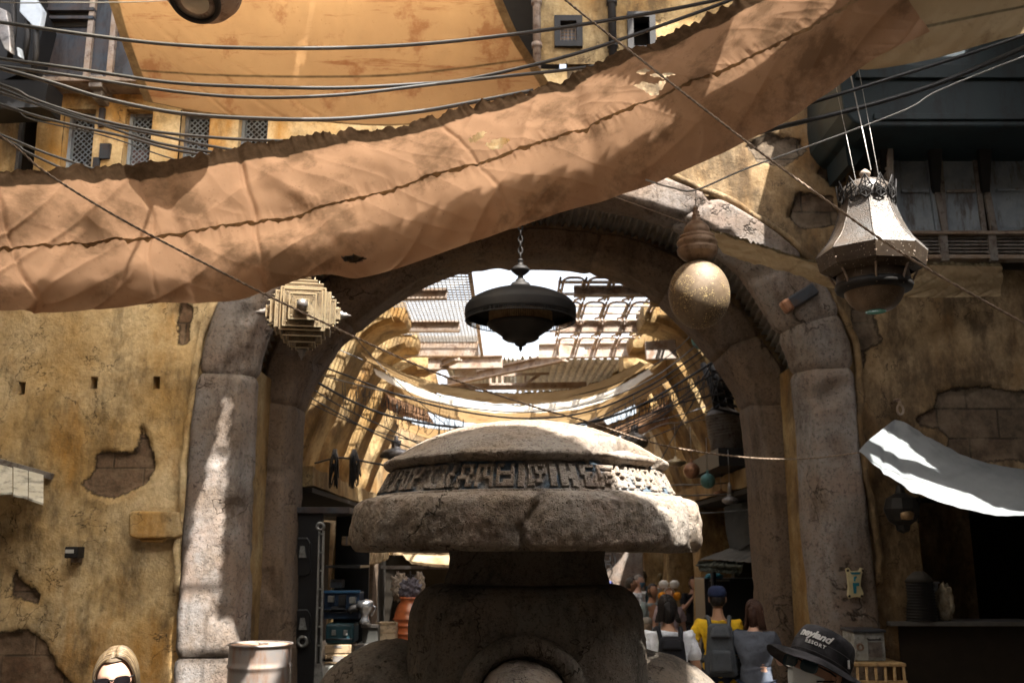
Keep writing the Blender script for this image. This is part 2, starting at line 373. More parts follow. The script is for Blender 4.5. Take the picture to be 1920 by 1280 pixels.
# ------------------------------------------------------------------ wall panels
def seg_d(p, a, b):
    ax, ay = a; bx, by = b; px, py = p; dx, dy = bx - ax, by - ay
    t = max(0, min(1, ((px - ax) * dx + (py - ay) * dy) / (dx * dx + dy * dy + 1e-12)))
    return math.hypot(px - ax - t * dx, py - ay - t * dy)
def inside(p, poly):
    x, y = p; c = False; j = len(poly) - 1
    for i in range(len(poly)):
        xi, yi = poly[i]; xj, yj = poly[j]
        if (yi > y) != (yj > y) and x < (xj - xi) * (y - yi) / (yj - yi) + xi: c = not c
        j = i
    return c
def sdist(p, poly):
    d = min(seg_d(p, poly[i], poly[i - 1]) for i in range(len(poly)))
    return d if inside(p, poly) else -d
def pxpoly(pts, Y): return [(P(a, b, Y).x, P(a, b, Y).z) for a, b in pts]
def wall_panel(name, x0, x1, z0, z1, Y, res, mat, parent, patches=(), holes=(), cut=None, amp=.03, thick=.35, seed=0, batter=0, keep_in=None):
    def axis(a, b, extra):
        k = max(1, int((b - a) / res)); s = [a + (b - a) * i / k for i in range(k + 1)]
        for e in extra:
            if a < e < b:
                i = min(range(len(s)), key=lambda q: abs(s[q] - e)); s[i] = e
        return s
    xs = axis(x0, x1, [h[0] for h in holes] + [h[1] for h in holes]); zs = axis(z0, z1, [h[2] for h in holes] + [h[3] for h in holes])
    vs = []; at = []; nx = len(xs)
    boxes = [(min(a for a, _ in p) - .2, max(a for a, _ in p) + .2, min(b for _, b in p) - .2, max(b for _, b in p) + .2, p) for p in patches]
    for z in zs:
        for x in xs:
            a = 0
            for bx in boxes:
                if bx[0] < x < bx[1] and bx[2] < z < bx[3]: a = max(a, max(0, min(1, .5 + sdist((x, z), bx[4]) / .14)))
            e = a + .35 * noise.noise(Vector((x * 7 + seed, z * 7, 1)))
            d = amp * nz((x * .8 + seed, z * .8, 0), 1, 4) + .012 * nz((x * 5, z * 5, seed), 1, 3) + (.05 * min(1, max(0, (e - .42) / .16)) if a > 0 else 0)
            vs.append((x, Y + d + batter * z, z)); at.append(a)
    fs = []
    for i in range(len(zs) - 1):
        zc = (zs[i] + zs[i + 1]) / 2
        for j in range(nx - 1):
            xc = (xs[j] + xs[j + 1]) / 2
            if any(h[0] < xc < h[1] and h[2] < zc < h[3] for h in holes): continue
            if cut and inside((xc, zc), cut): continue
            fs.append((i * nx + j, i * nx + j + 1, (i + 1) * nx + j + 1, (i + 1) * nx + j))
    me = bpy.data.meshes.new(name); me.from_pydata(vs, [], fs)
    me.polygons.foreach_set('use_smooth', [True] * len(fs))
    a_ = me.attributes.new('patch', 'FLOAT', 'POINT'); a_.data.foreach_set('value', at); me.update()
    o = link(name, me, mat, parent)
    for (a, b, c, d) in holes:                            # the reveals of the openings
        mb = MB()
        t = Y + thick; y = Y - .0
        q = [(a, c), (b, c), (b, d), (a, d)]
        for k in range(4):
            p, r = q[k], q[(k + 1) % 4]
            mb.add([(p[0], y, p[1]), (r[0], y, r[1]), (r[0], t, r[1]), (p[0], t, p[1])], [(3, 2, 1, 0)])
        mb.build('reveal', mat, parent if parent is not None else o, weld=True)
    return o
# ------------------------------------------------------------------ the arch outlines, read off as heights and widths at their own depth
A_OUT = [(312, 1500), (330, 1230), (345, 1000), (356, 850), (372, 700), (383, 640), (405, 575), (440, 510), (500, 440), (590, 375), (700, 325), (830, 293), (985, 282), (1120, 296), (1220, 322), (1300, 352), (1400, 402), (1490, 465), (1555, 548), (1585, 620), (1600, 690), (1612, 850), (1632, 1000), (1650, 1180), (1676, 1500)]
A_COR = [(425, 1500), (434, 1230), (441, 1000), (445, 850), (447, 700), (458, 640), (482, 585), (520, 530), (575, 475), (650, 430), (745, 395), (860, 372), (985, 362), (1090, 362), (1160, 368), (1250, 390), (1340, 428), (1413, 487), (1478, 570), (1510, 630), (1527, 690), (1538, 850), (1552, 1000), (1566, 1180), (1590, 1500)]
A_INN = [(462, 1500), (466, 1230), (470, 1000), (475, 850), (484, 705), (494, 650), (515, 600), (550, 548), (600, 500), (672, 455), (762, 420), (865, 396), (985, 380), (1080, 382), (1150, 392), (1230, 412), (1300, 446), (1385, 512), (1440, 590), (1472, 650), (1487, 700), (1500, 850), (1508, 1000), (1525, 1180), (1545, 1500)]
B_OUT = [(455, 1500), (462, 1230), (466, 1000), (474, 850), (486, 755), (500, 690), (530, 620), (580, 550), (650, 497), (740, 460), (850, 438), (980, 428), (1090, 432), (1200, 454), (1290, 495), (1368, 556), (1424, 630), (1465, 690), (1478, 755), (1490, 850), (1500, 1000), (1512, 1180), (1530, 1500)]
B_COR = [(520, 1500), (524, 1230), (528, 1000), (530, 850), (538, 762), (556, 700), (590, 640), (640, 580), (702, 532), (780, 498), (870, 474), (980, 465), (1085, 469), (1175, 489), (1255, 520), (1320, 575), (1372, 645), (1405, 705), (1425, 755), (1440, 850), (1452, 1000), (1462, 1180), (1480, 1500)]
B_INN = [(543, 1500), (546, 1230), (549, 1000), (552, 850), (558, 765), (578, 712), (612, 660), (662, 608), (722, 562), (795, 518), (880, 490), (980, 486), (1080, 490), (1165, 512), (1238, 552), (1300, 610), (1350, 668), (1382, 715), (1402, 755), (1415, 850), (1425, 1000), (1437, 1180), (1455, 1500)]
def crv(pts, Y, n=260):
    return even(rail([P(a, b, Y) for a, b in pts], n=12), n)
FY = 10.0
GO = crv(A_OUT, FY - .06); 
NSEG = 260
def arch_ring(name, label, cat, outp, corp, innp, y_out, y_cor, y_inn, y_back, joints, mats, seed, amp):
    raw = [rail([P(a, b, yy) for a, b in q], n=12) for q, yy in ((outp, y_out), (corp, y_cor), (innp, y_inn))]
    Ls = [0]
    for a, b in zip(raw[1], raw[1][1:]): Ls.append(Ls[-1] + (b - a).length)
    O, Cn, I = [], [], []; k = 0
    for i in range(NSEG + 1):
        s_ = Ls[-1] * i / NSEG
        while k < len(Ls) - 2 and Ls[k + 1] < s_: k += 1
        t = min(1, max(0, (s_ - Ls[k]) / max(1e-9, Ls[k + 1] - Ls[k])))
        for dst, src in zip((O, Cn, I), raw): dst.append(src[k].lerp(src[k + 1], t))
    for L in (O, Cn, I):
        for p in L: p.z = max(p.z, -.02)
    root = empty(name, (O[130].x, y_cor, 0), label, cat)
    js = [0] + [min(range(NSEG + 1), key=lambda k: (Cn[k] - P(j[0], j[1], y_cor)).length) for j in joints] + [NSEG]
    for bi in range(len(js) - 1):
        a, b = js[bi], js[bi + 1]
        rows = []; random.seed(seed + bi)
        shift = Vector((random.uniform(-.012, .012), random.uniform(-.025, .012), 0))
        sub = 3; cnt = (b - a) * sub
        for i in range(cnt + 1):
            s = a + i / sub; k = min(NSEG - 1, int(s)); t = s - k
            o = O[k].lerp(O[k + 1], t); c = Cn[k].lerp(Cn[k + 1], t); n_ = I[k].lerp(I[k + 1], t)
            e = min(i, cnt - i) / sub
            end = 0 if (e > 1.6) or (i < 5 and bi == 0) or (cnt - i < 5 and bi == len(js) - 2) else (1 - e / 1.6) ** 2
            ob = o.copy(); ob.y = y_back; ib = n_.copy(); ib.y = y_back
            sec = [ob, o] if y_out < y_back - .01 else [ob]
            prof = []
            def seg(p, q, m, first=False):
                for z in range(0 if first else 1, m + 1): prof.append(p.lerp(q, z / m))
            seg(ob, o, 3, True)
            o2 = o.lerp(c, .08); o2.y = y_cor + .005; seg(o, o2, 2)
            c1 = c.lerp(o, .10); c2 = c.lerp(n_, .15)
            seg(o2, c1, 11); seg(c1, c2, 2); seg(c2, n_, 6)
            seg(n_, ib, 8)
            cen = (ob + o + c + n_ + ib) / 5
            row = []
            for p in prof:
                d = (cen - p)
                q = p + shift
                r = amp * nz((q.x * 2.2 + seed, q.y * 2.2, q.z * 2.2), 1, 5)
                chip = max(0, noise.noise(Vector((q.x * 3.1, q.y * 3.1 + seed, q.z * 3.1))) - .35) * .14
                dn = d.normalized()
                row.append(q + dn * (r + chip + end * .035))
            rows.append(row)
        mb = MB(); mb.grid(rows, flip=False)
        nn = len(rows[0])
        mb.build('arch_block', mats, root)
    core = []
    for k in range(0, NSEG + 1, 2):
        ps = [Vector((O[k].x, y_back, O[k].z)), O[k], Cn[k], I[k], Vector((I[k].x, y_back, I[k].z))]
        c = sum(ps, Vector()) / 5; core.append([c + (p - c) * (1 - .05 / max(.06, (p - c).length)) + Vector((0, .01, 0)) for p in ps])
    MB().grid(core, smooth=False, flip=True).build('mortar_core', mats, root)
    return root, O, Cn, I
arch_ring('stone_arch', 'big outer stone arch of weathered blocks framing the alley', 'arch', A_OUT, A_COR, A_INN, FY - .07, FY - .12, FY + .12, FY + .24,
          ((434, 1235), (447, 700), (520, 530), (745, 395), (1090, 362), (1290, 405), (1500, 605), (1527, 690)), M['stone'], 3, .013)
arch_ring('stone_arch', 'smaller inner stone arch standing behind the outer one, brown underside', 'arch', B_OUT, B_COR, B_INN, FY + 1.2, FY + 1.17, FY + 1.42, FY + 1.9,
          ((538, 762), (640, 580), (850, 470), (1115, 466), (1262, 524), (1372, 645), (1425, 755)), M['stone_in'], 11, .011)
# corrugated barrel vault between the two
G1 = crv(B_OUT, FY + 1.25, 200); G0 = crv(A_INN, FY + .14, 200)
mb = MB(); vr = []; NV = 1200
for i in range(NV + 1):
    s = i / NV * 200; k = min(199, int(s)); t = s - k
    p = G0[k].lerp(G0[k + 1], t); q = G1[k].lerp(G1[k + 1], t)
    wv = .030 * max(-.8, min(.8, 1.6 * sin(i * 2 * pi / 6.0))); c = Vector((.15, 0, 3.2))
    row = []
    for j in range(5):
        r = p.lerp(q, j / 4); r.y = FY + .16 + 1.14 * j / 4
        d = Vector((r.x - c.x, 0, r.z - c.z)).normalized(); r = r + d * (.07 + wv); row.append(r)
    vr.append(row)
mb.grid(vr, flip=False, smooth=False)
g = mb.build('corrugated_vault', M['corrug']); tag(g, 'dark corrugated metal vault lining the gap between the two stone arches', 'vault')
sm = g.modifiers.new('s', 'SOLIDIFY'); sm.thickness = .01
# ------------------------------------------------------------------ facades
CUT = [(p.x, p.z) for p in crv(A_OUT, FY)]
cx = .15
CUT = [(cx + (x - cx) * .955 if z < 4.6 else cx + (x - cx) * .955, z - .10 if z > 3 else z) for x, z in CUT]
def X10(px, py=640): return P(px, py, FY).x
def Z10(py, px=960): return P(px, py, FY).z
left_patches = [pxpoly(q, FY) for q in (
    [(262, 800), (275, 820), (285, 850), (290, 880), (275, 905), (235, 925), (205, 935), (170, 925), (152, 905), (165, 895), (178, 870), (180, 850), (215, 845), (250, 850), (258, 830)],
    [(20, 1075), (28, 1070), (45, 1095), (75, 1112), (68, 1130), (40, 1122), (18, 1118)],
    [(-60, 1400), (-60, 1200), (10, 1185), (50, 1180), (85, 1205), (100, 1240), (130, 1280), (150, 1400)],
    [(340, 560), (360, 575), (352, 640), (335, 645), (330, 600)])]
wins = [(22, 68), (118, 176), (232, 283), (338, 391), (446, 501)]
wz0, wz1 = Z10(350, 250), Z10(205, 250)
wh = [(P(a, 260, FY).x, P(b, 260, FY).x, wz0, wz1) for a, b in wins]
put = [(P(a, b, FY).x - .035, P(a, b, FY).x + .04, P(a, b, FY).z - .06, P(a, b, FY).z + .07) for a, b in ((40, 728), (176, 720), (293, 718))]
bl = empty('market_building', (-4, FY, 0), 'ochre plastered building left of the arch with a row of lattice windows', 'building')
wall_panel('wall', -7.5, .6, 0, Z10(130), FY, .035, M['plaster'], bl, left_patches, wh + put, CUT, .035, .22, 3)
br_ = empty('market_building', (4, FY, 0), 'brown plastered building right of the arch with crumbled masonry', 'building')
right_patches = [pxpoly(q, FY) for q in (
    [(2100, 720), (1900, 735), (1860, 722), (1800, 728), (1760, 735), (1752, 762), (1718, 785), (1730, 800), (1755, 800), (1780, 820), (1775, 850), (1800, 870), (1900, 862), (2100, 880)],
    [(1495, 360), (1560, 370), (1575, 420), (1500, 430), (1480, 405)],
    [(1400, 270), (1440, 250), (1500, 262), (1510, 285), (1470, 310), (1420, 300)],
    [(1540, 290), (1580, 300), (1585, 340), (1560, 345), (1535, 325)],
    [(1600, 575), (1640, 580), (1650, 640), (1620, 660), (1612, 720), (1598, 640)])]
sx0 = P(1722, 1000, FY).x; sz = PZ(930, FY)
rwin = [(P(1044, 60, FY).x, P(1086, 60, FY).x, Z10(90, 1065), Z10(42, 1065)), (P(1180, 60, FY).x, P(1222, 60, FY).x, Z10(100, 1200), Z10(35, 1200))]
cutR = [(P(1730, 400, FY).x, P(1730, 200, FY).z)]
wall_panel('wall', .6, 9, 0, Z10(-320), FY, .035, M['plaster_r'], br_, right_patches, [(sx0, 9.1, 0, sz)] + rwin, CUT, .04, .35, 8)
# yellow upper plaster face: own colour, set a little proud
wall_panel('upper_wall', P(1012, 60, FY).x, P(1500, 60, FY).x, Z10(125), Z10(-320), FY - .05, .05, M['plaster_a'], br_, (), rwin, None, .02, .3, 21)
# side and rear masses so the buildings are solid
def mass(parent, x0, x1, y0, y1, z0, z1, mat): MB().b2(x0, x1, y0, y1, z0, z1).build('rear_wall', mat, parent)
mass(bl, -7.6, -3.35, FY + .45, FY + 2.2, 0, 6.0, M['plaster'])
mass(bl, -7.6, .55, FY + .6, FY + 1.0, 6.35, 8.6, M['void'])
mass(br_, 3.4, sx0 - .02, FY + .45, FY + 2.0, 0, 5.9, M['plaster_r'])
mass(br_, .65, 9, FY + .6, FY + 1.0, 6.35, 10.8, M['void'])
# infill between the two arches, both sides (a thin strip of it shows)
mass(bl, -3.4, PX(478, FY + .8, 1000), FY + .5, FY + 1.25, 0, PZ(700, FY + .8), M['plaster_a'])
mass(br_, PX(1497, FY + .8, 1000), 3.45, FY + .5, FY + 1.25, 0, PZ(690, FY + .8), M['plaster_a'])
# closed spandrel above the vault
mb = MB(); b = crv(B_OUT, FY + 1.32, 120); top = PZ(250, FY + 1.32)
for i in range(120):
    p, q = b[i].copy(), b[i + 1].copy(); p.z = max(0, p.z); q.z = max(0, q.z)
    c = Vector((.15, p.y, 3)); p = c + (p - c) * .97; q = c + (q - c) * .97
    P0 = Vector((c.x + (p.x - c.x) * 1.9, p.y, p.z + 1.8)) if p.z > 3 else Vector((p.x + (-2 if p.x < 0 else 2), p.y, p.z))
    Q0 = Vector((c.x + (q.x - c.x) * 1.9, q.y, q.z + 1.8)) if q.z > 3 else Vector((q.x + (-2 if q.x < 0 else 2), q.y, q.z))
    mb.add([p, q, Q0, P0], [(3, 2, 1, 0)])
mb.build('rear_wall', M['plaster_r'], bl)
# shop interior: a deep dark room
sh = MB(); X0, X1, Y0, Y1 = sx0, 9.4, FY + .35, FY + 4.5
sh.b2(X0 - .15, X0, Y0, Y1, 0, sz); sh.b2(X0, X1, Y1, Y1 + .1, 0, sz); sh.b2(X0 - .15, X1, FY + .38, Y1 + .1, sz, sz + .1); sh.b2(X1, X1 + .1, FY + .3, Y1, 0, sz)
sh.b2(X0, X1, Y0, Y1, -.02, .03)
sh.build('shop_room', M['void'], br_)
for a, b, lab in ((22, 68, 0), (118, 176, 1), (232, 283, 2), (338, 391, 3), (446, 501, 4)):
    x0, x1 = P(a, 260, FY).x, P(b, 260, FY).x
    wn = MB(); fw = .035; y = FY + .14
    wn.b2(x0, x0 + fw, y - .02, y + .05, wz0, wz1); wn.b2(x1 - fw, x1, y - .02, y + .05, wz0, wz1)
    wn.b2(x0 + fw, x1 - fw, y - .02, y + .05, wz1 - fw, wz1)
    wo = wn.build('window', M['shutter'], bl)
    lt = MB(); sp = .062; W = x1 - x0 - 2 * fw; H = wz1 - wz0 - fw; ax = x0 + fw; az = wz0
    def clip(s_, sgn):
        pts = []
        for u, v in ((0, None), (W, None), (None, 0), (None, H)):
            if u is not None: v_ = (s_ + sgn * u); 
            if u is not None and -1e-6 <= v_ <= H + 1e-6: pts.append((u, v_))
            if v is not None:
                u_ = (v - s_) * sgn
                if -1e-6 <= u_ <= W + 1e-6: pts.append((u_, v))
        pts = sorted(set((round(p, 5), round(q, 5)) for p, q in pts))
        return (pts[0], pts[-1]) if len(pts) >= 2 and pts[0] != pts[-1] else None
    k = -W
    while k < H + W:
        for sgn in (1, -1):
            c_ = clip(k, sgn)
            if c_: lt.bar((ax + c_[0][0], y + (.006 if sgn > 0 else .012), az + c_[0][1]), (ax + c_[1][0], y + (.006 if sgn > 0 else .012), az + c_[1][1]), .011, .005, up=(0, 1, 0))
        k += sp
    if lab != 0: lt.build('lattice', M['shutter'], wo)
    MB().b2(x0, x1, FY + .2, FY + .23, wz0, wz1).build('backing', M['void'], wo)
    if lab == 2: MB().b2(x0 + .04, x1 - .04, FY + .155, FY + .175, wz0, wz0 + .48).build('panel', plain('maroon board', (.09, .05, .05)), wo)
# little grey plaster tiles and bracket ends on the window storey
for (a, b, c, d) in ((188, 208, 272, 300), (176, 188, 298, 318), (186, 196, 205, 240)):
    mb = MB(); mb.b2(P(a, d, FY).x, P(b, d, FY).x, FY - .045, FY + .02, P(a, d, FY).z, P(a, c, FY).z)
    mb.build('wall_tile', M['blue_rust'], bl)
for px in (92, 198):
    mb = MB(); x = P(px, 175, FY).x; mb.b2(x - .07, x + .07, FY - .28, FY + .05, Z10(185), Z10(163)); mb.b2(x - .05, x + .05, FY - .2, FY + .05, Z10(200), Z10(185))
    mb.build('bracket', M['shutter_frame'], bl, bevel=.01)
# slate panel storey over the windows, top left
pw = empty('panel_storey', (-4, FY - .2, Z10(165)), 'slate blue rusty panelled storey above the lattice windows', 'bay')
zb = Z10(168); zt = Z10(-300)
MB().b2(-7.5, P(560, 0, FY).x, FY - .22, FY + .5, zb, zt).build('panel', M['blue_rust'], pw, bevel=.01)
for px in (78, 188, 230, 330):
    x = P(px, 80, FY).x; MB().b2(x - .03, x + .03, FY - .28, FY - .215, zb - .02, zt).build('batten', M['rust'], pw, bevel=.006)
for a, b in ((0, 1),):
    x0, x1 = P(108, 50, FY).x, P(196, 50, FY).x
    for k in range(2):
        z = Z10(62) + k * .10; MB().b2(x0, x1, FY - .30, FY - .222, z, z + .035).build('louver', M['blue_rust'], pw)
        MB().b2(x0, x1, FY - .235, FY - .223, z - .06, z).build('slot', M['void'], pw)
MB().b2(-7.6, P(560, 0, FY).x, FY - .3, FY + .1, zb - .05, zb + .002).build('ledge', M['rust'], pw, bevel=.01)
# pipes on the centre facade
for px, r, w_ in ((1006, .045, 'grey drainpipe beside the yellow upper wall at the cloth corner'), (1146, .045, 'dark drainpipe between the two small upper windows')):
    mb = MB(); x = P(px, 60, FY).x; mb.tube([(x, FY - .12, Z10(140)), (x, FY - .12, 10.5)], r, 10)
    for z in (Z10(100), Z10(20)): mb.tube([(x, FY - .12, z), (x, FY - .12, z + .05)], r + .015, 10)
    tag(mb.build('drainpipe', M['rust'] if px < 1100 else M['dark_metal']), w_, 'pipe')
for (x0, x1, z0, z1), k in zip(rwin, (0, 1)):
    mb = MB(); fw = .035
    mb.b2(x0 - .03, x0 + fw, FY - .1, FY + .03, z0 - .03, z1 + .03); mb.b2(x1 - fw, x1 + .03, FY - .1, FY + .03, z0 - .03, z1 + .03)
    mb.b2(x0 + fw, x1 - fw, FY - .1, FY + .03, z1 - fw, z1 + .03); mb.b2(x0 + fw, x1 - fw, FY - .1, FY + .03, z0 - .03, z0 + fw)
    wo = mb.build('window', M['dark_metal'], br_)
    if k == 0:
        g = MB(); 
        for i in range(1, 6): g.b2(x0 + (x1 - x0) * i / 6 - .006, x0 + (x1 - x0) * i / 6 + .006, FY + .0, FY + .01, z0, z1)
        for i in range(1, 8): g.b2(x0, x1, FY + .011, FY + .02, z0 + (z1 - z0) * i / 8 - .006, z0 + (z1 - z0) * i / 8 + .006)
        g.build('grille', M['rust'], wo); MB().b2(x0, x1, FY + .05, FY + .07, z0, z1).build('pane', M['shutter'], wo)
    MB().b2(x0, x1, FY + .2, FY + .23, z0, z1).build('backing', M['void'], wo)

# raised plaster lip round the outer arch, and the wedge driven into its right shoulder
lipc = crv(A_OUT, FY - .03, 200)
for a, b, root, m_ in ((22, 98, bl, 'plaster'), (99, 178, br_, 'plaster_r')):
    mb = MB(); pts = []
    for k in range(a, b):
        p = lipc[k]; c = Vector((.15, p.y, 3.2)); d = (p - c).normalized(); pts.append(p + d * (.03 + .05 * nz(p, 2.5, 3)) + Vector((0, -.02, 0)))
    mb.tube(pts, .045, 8, rf=lambda q: .04 + .02 * noise.noise(Vector((q * 25, 1, 1)))); mb.build('plaster_lip', M[m_], root)
t = empty('arch_wedge', P(1495, 560, FY - .2), 'dark wooden wedge with a copper cap lying across the right shoulder of the outer arch', 'wedge')
p0, p1 = P(1478, 572, FY - .16), P(1528, 541, FY - .13)
MB().bar(p0, p1, .13, .09, up=(0, 1, 0)).build('bar', M['blue_rust'], t, bevel=.02)
d = (p1 - p0).normalized(); MB().bar(p0 - d * .07, p0 + d * .03, .14, .12, up=(0, 1, 0)).build('cap', M['copper'], t, bevel=.03)
# ------------------------------------------------------------------ the carved stone statue with the disc head
SY = 5.0; SXC = PX(986, SY, 900)
st = empty('stone_statue', (SXC, SY, 0), 'big carved stone figure whose wide disc shaped head is ringed with block glyphs', 'statue')
def sc_(p): return Vector((SXC, SY, 0))
def densify(prof, step):
    out = []
    for (r0, z0), (r1, z1) in zip(prof, prof[1:]):
        k = max(1, int(math.hypot(r1 - r0, z1 - z0) / step))
        out += [(r0 + (r1 - r0) * i / k, z0 + (z1 - z0) * i / k) for i in range(k)]
    return out + [prof[-1]]
def smooth_prof(pts, step, n=6):
    v = rail([(r, 0, z) for r, z in pts], n=n); return densify([(max(0, p.x), p.z) for p in v], step)
zb_ = PZ(1033, SY - .84); zs_ = PZ(934, SY - .83); 
crack = [(.075, zs_ + .05), (.05, zs_ - .02), (.005, zs_ - .07), (-.035, zs_ - .12), (-.03, zs_ - .17), (-.015, zb_ - .02)]
def dist_poly(x, y, pl): return min(seg_d((x, y), pl[i], pl[i + 1]) for i in range(len(pl) - 1))
chip = [(.757, -.36), (.80, -.30), (.80, -.2)]
def rough(v, k=1.0, sd=0):
    a = v + Vector((sd, 0, 0))
    return k * (.010 * nz(a, 5, 4) + .008 * nz(a, 22, 4) + .018 * nz(a, 1.3, 2))
def d_drum(v, a, r, z):
    if r < .05: return v
    dr = rough(v)
    if v.y < 0:
        d = dist_poly(v.x, z, crack) + .012 * nz(v, 14, 3)
        dr -= .04 * max(0, 1 - max(0, d) / .028) ** 1.5
        dr -= .015 * max(0, 1 - max(0, d) / .09)
        # the loose chunk at the right: a slanting break
        q = (v.x - (.765 - .03 * (z - zb_) / .25)) + .01 * nz(v, 9, 3)
        dr -= .045 * max(0, 1 - abs(q) / .022)
        q2 = v.x - .60 + .02 * nz(v, 6, 2); dr -= .02 * max(0, 1 - abs(q2) / .05) * (z > zs_ - .03)
        q3 = v.x + .58 + .02 * nz(v, 6, 2); dr -= .014 * max(0, 1 - abs(q3) / .08)
    k = (r + dr) / r
    return Vector((v.x * k, v.y * k, v.z + rough(v, .4, 5)))
drum = smooth_prof([(.10, zb_ + .03), (.5, zb_ + .012), (.78, zb_ - .002), (.832, zb_ + .010), (.850, zb_ + .045), (.852, zb_ + .12), (.842, zs_ - .02), (.825, zs_ + .012), (.79, zs_ + .03), (.74, zs_ + .035), (.68, zs_ + .037)], .010)
mb = MB(); mb.lathe(drum, (SXC, SY, 0), 640, disp=d_drum, cap=False); mb.build('drum', M['statue'], st)
# glyph band, carved by moving its surface
GLY = ["#####,#...#,###.#,..#.#,..#.#,..###", "##.##,##.##,.###.,.#...,##...,##...", "#####,..#..,..#..,..#..,..##.,.####", "##..#,.#..#,.#.##,.#.#.,##.#.,#####",
       ".####,.#..#,.#..#,####.,#..#.,#..##", "#####,#.#.#,#.#.#,#.###,#...#,#...#", "##..#,#...#,#####,#...#,#.###,#####", "##,##,##,##,##,##", "#####,#.#.#,#.###,#..#.,####.,##...",
       "##,##,##,##,##,##", "##.##,##.##,#####,#####,##.##,##.##", "#####,##...,####.,.##..,.##.#,.####", "######,#.....,#.####,#.#..#,#.##.#,#....#", "#...#,##.##,.###.,..#..,.###.,##.##",
       "###.#,#.#.#,#.###,#...#,#####,..#..", "####.,#..#.,#..##,#...#,##..#,.####", "#####,#...#,#.#.#,#.#.#,#.###,#...."]
cols = []; gi = 0; CW = .0215
order = [8, 9, 10, 11, 12, 13, 14, 15, 16, 0, 5, 2, 1, 10, 4, 3, 0, 1, 2, 3, 4, 5, 6, 7] * 3
for g in order:
    rows = GLY[g].split(',')
    for c in range(len(rows[0])): cols.append([rows[r][c] == '#' for r in range(6)])
    cols.append([False] * 6)
zg0, zg1 = zs_ + .036, PZ(858, SY - .69); rg0, rg1 = .748, .672
mb = MB(); rows = []; rec = []; NA = 2000; NR = 44
a_front = -pi / 2
for i in range(NR + 1):
    t = i / NR; row = []
    for k in range(NA + 1):
        a = -pi / 2 + 2 * pi * k / NA
        ph = (a + pi / 2); ph = ph if ph < pi else ph - 2 * pi
        wob = .006 * noise.noise(Vector((cos(a) * 9, sin(a) * 9, t * 3)))
        ci = (ph + wob) / CW; c = int(math.floor(ci))
        gt = (t - .14) / .72 + .02 * noise.noise(Vector((cos(a) * 14, sin(a) * 14, t * 9)))
        on = False
        if 0 <= gt < 1: on = cols[c % len(cols)][5 - min(5, int(gt * 6))]
        if t <= .07: on = True
        r = rg0 + (rg1 - rg0) * t
        v = Vector((cos(a) * r, sin(a) * r, zg0 + (zg1 - zg0) * t))
        wear = .5 + .5 * noise.noise(v * 5)
        r2 = r + rough(v, .5) - (.0 if on else .021 * (.65 + .35 * wear))
        row.append(Vector((SXC + cos(a) * r2, SY + sin(a) * r2, v.z))); rec.append(0. if on else 1.)
    rows.append(row)
mb.grid(rows, flip=False); me = mb.mesh('glyph_band')
a_ = me.attributes.new('recess', 'FLOAT', 'POINT'); a_.data.foreach_set('value', rec)
gm = M['statue'].copy(); gm.name = 'glyph stone with worn blue paint'; t_ = gm.node_tree; b_ = t_.nodes['Principled BSDF']
src = b_.inputs['Base Color'].links[0].from_socket; at = t_.nodes.new('ShaderNodeAttribute'); at.attribute_name = 'recess'
nn_ = t_.nodes.new('ShaderNodeTexNoise'); nn_.inputs['Scale'].default_value = 7; nn_.inputs['Detail'].default_value = 6
tc_ = t_.nodes.new('ShaderNodeTexCoord'); t_.links.new(tc_.outputs['Object'], nn_.inputs['Vector'])
rp = t_.nodes.new('ShaderNodeValToRGB'); rp.color_ramp.elements[0].position = .42; rp.color_ramp.elements[1].position = .58
t_.links.new(nn_.outputs[0], rp.inputs[0])
mm = t_.nodes.new('ShaderNodeMath'); mm.operation = 'MULTIPLY'; t_.links.new(at.outputs['Fac'], mm.inputs[0]); t_.links.new(rp.outputs[0], mm.inputs[1])
mx = t_.nodes.new('ShaderNodeMix'); mx.data_type = 'RGBA'; t_.links.new(mm.outputs[0], mx.inputs[0]); t_.links.new(src, mx.inputs[6]); mx.inputs[7].default_value = (.085, .115, .145, 1)
t_.links.new(mx.outputs[2], b_.inputs['Base Color'])
link('glyph_band', me, gm, st)
# cap
zl = zg1 - .004; za = PZ(783, SY - .12)
gro = [(.30, -.62), (.38, -.50), (.50, -.40), (.58, -.34), (.70, -.30), (.8, -.28)]
def d_cap(v, a, r, z):
    if r < .02: return Vector((v.x, v.y, v.z))
    dr = rough(v, .42, 3)
    d = dist_poly(v.x, v.y, gro) + .02 * nz(v, 9, 3)
    g = max(0, 1 - max(0, d) / .045) ** 1.2 if (v.x > .25 and v.y < 0) else 0
    d2 = dist_poly(v.x, v.y, [(-.12, .1), (.1, -.05), (.3, -.2), (.42, -.33)]) + .015 * nz(v, 9, 3)
    g2 = max(0, 1 - max(0, d2) / .018)
    k = (r + dr * .6 - g * .05) / r
    return Vector((v.x * k, v.y * k, v.z + dr - (.055 * g + .014 * g2 if r < .69 else 0)))
H = za - zl
cap = smooth_prof([(.60, zl - .004), (.655, zl - .006), (.692, zl + .004), (.708, zl + .022), (.700, zl + .040), (.655, zl + .062), (.56, zl + H * .48), (.44, zl + H * .68), (.30, zl + H * .85), (.15, zl + H * .96), (.03, zl + H)], .010)
mb = MB(); mb.lathe(cap, (SXC, SY, 0), 560, disp=d_cap); mb.build('cap', M['statue'], st)
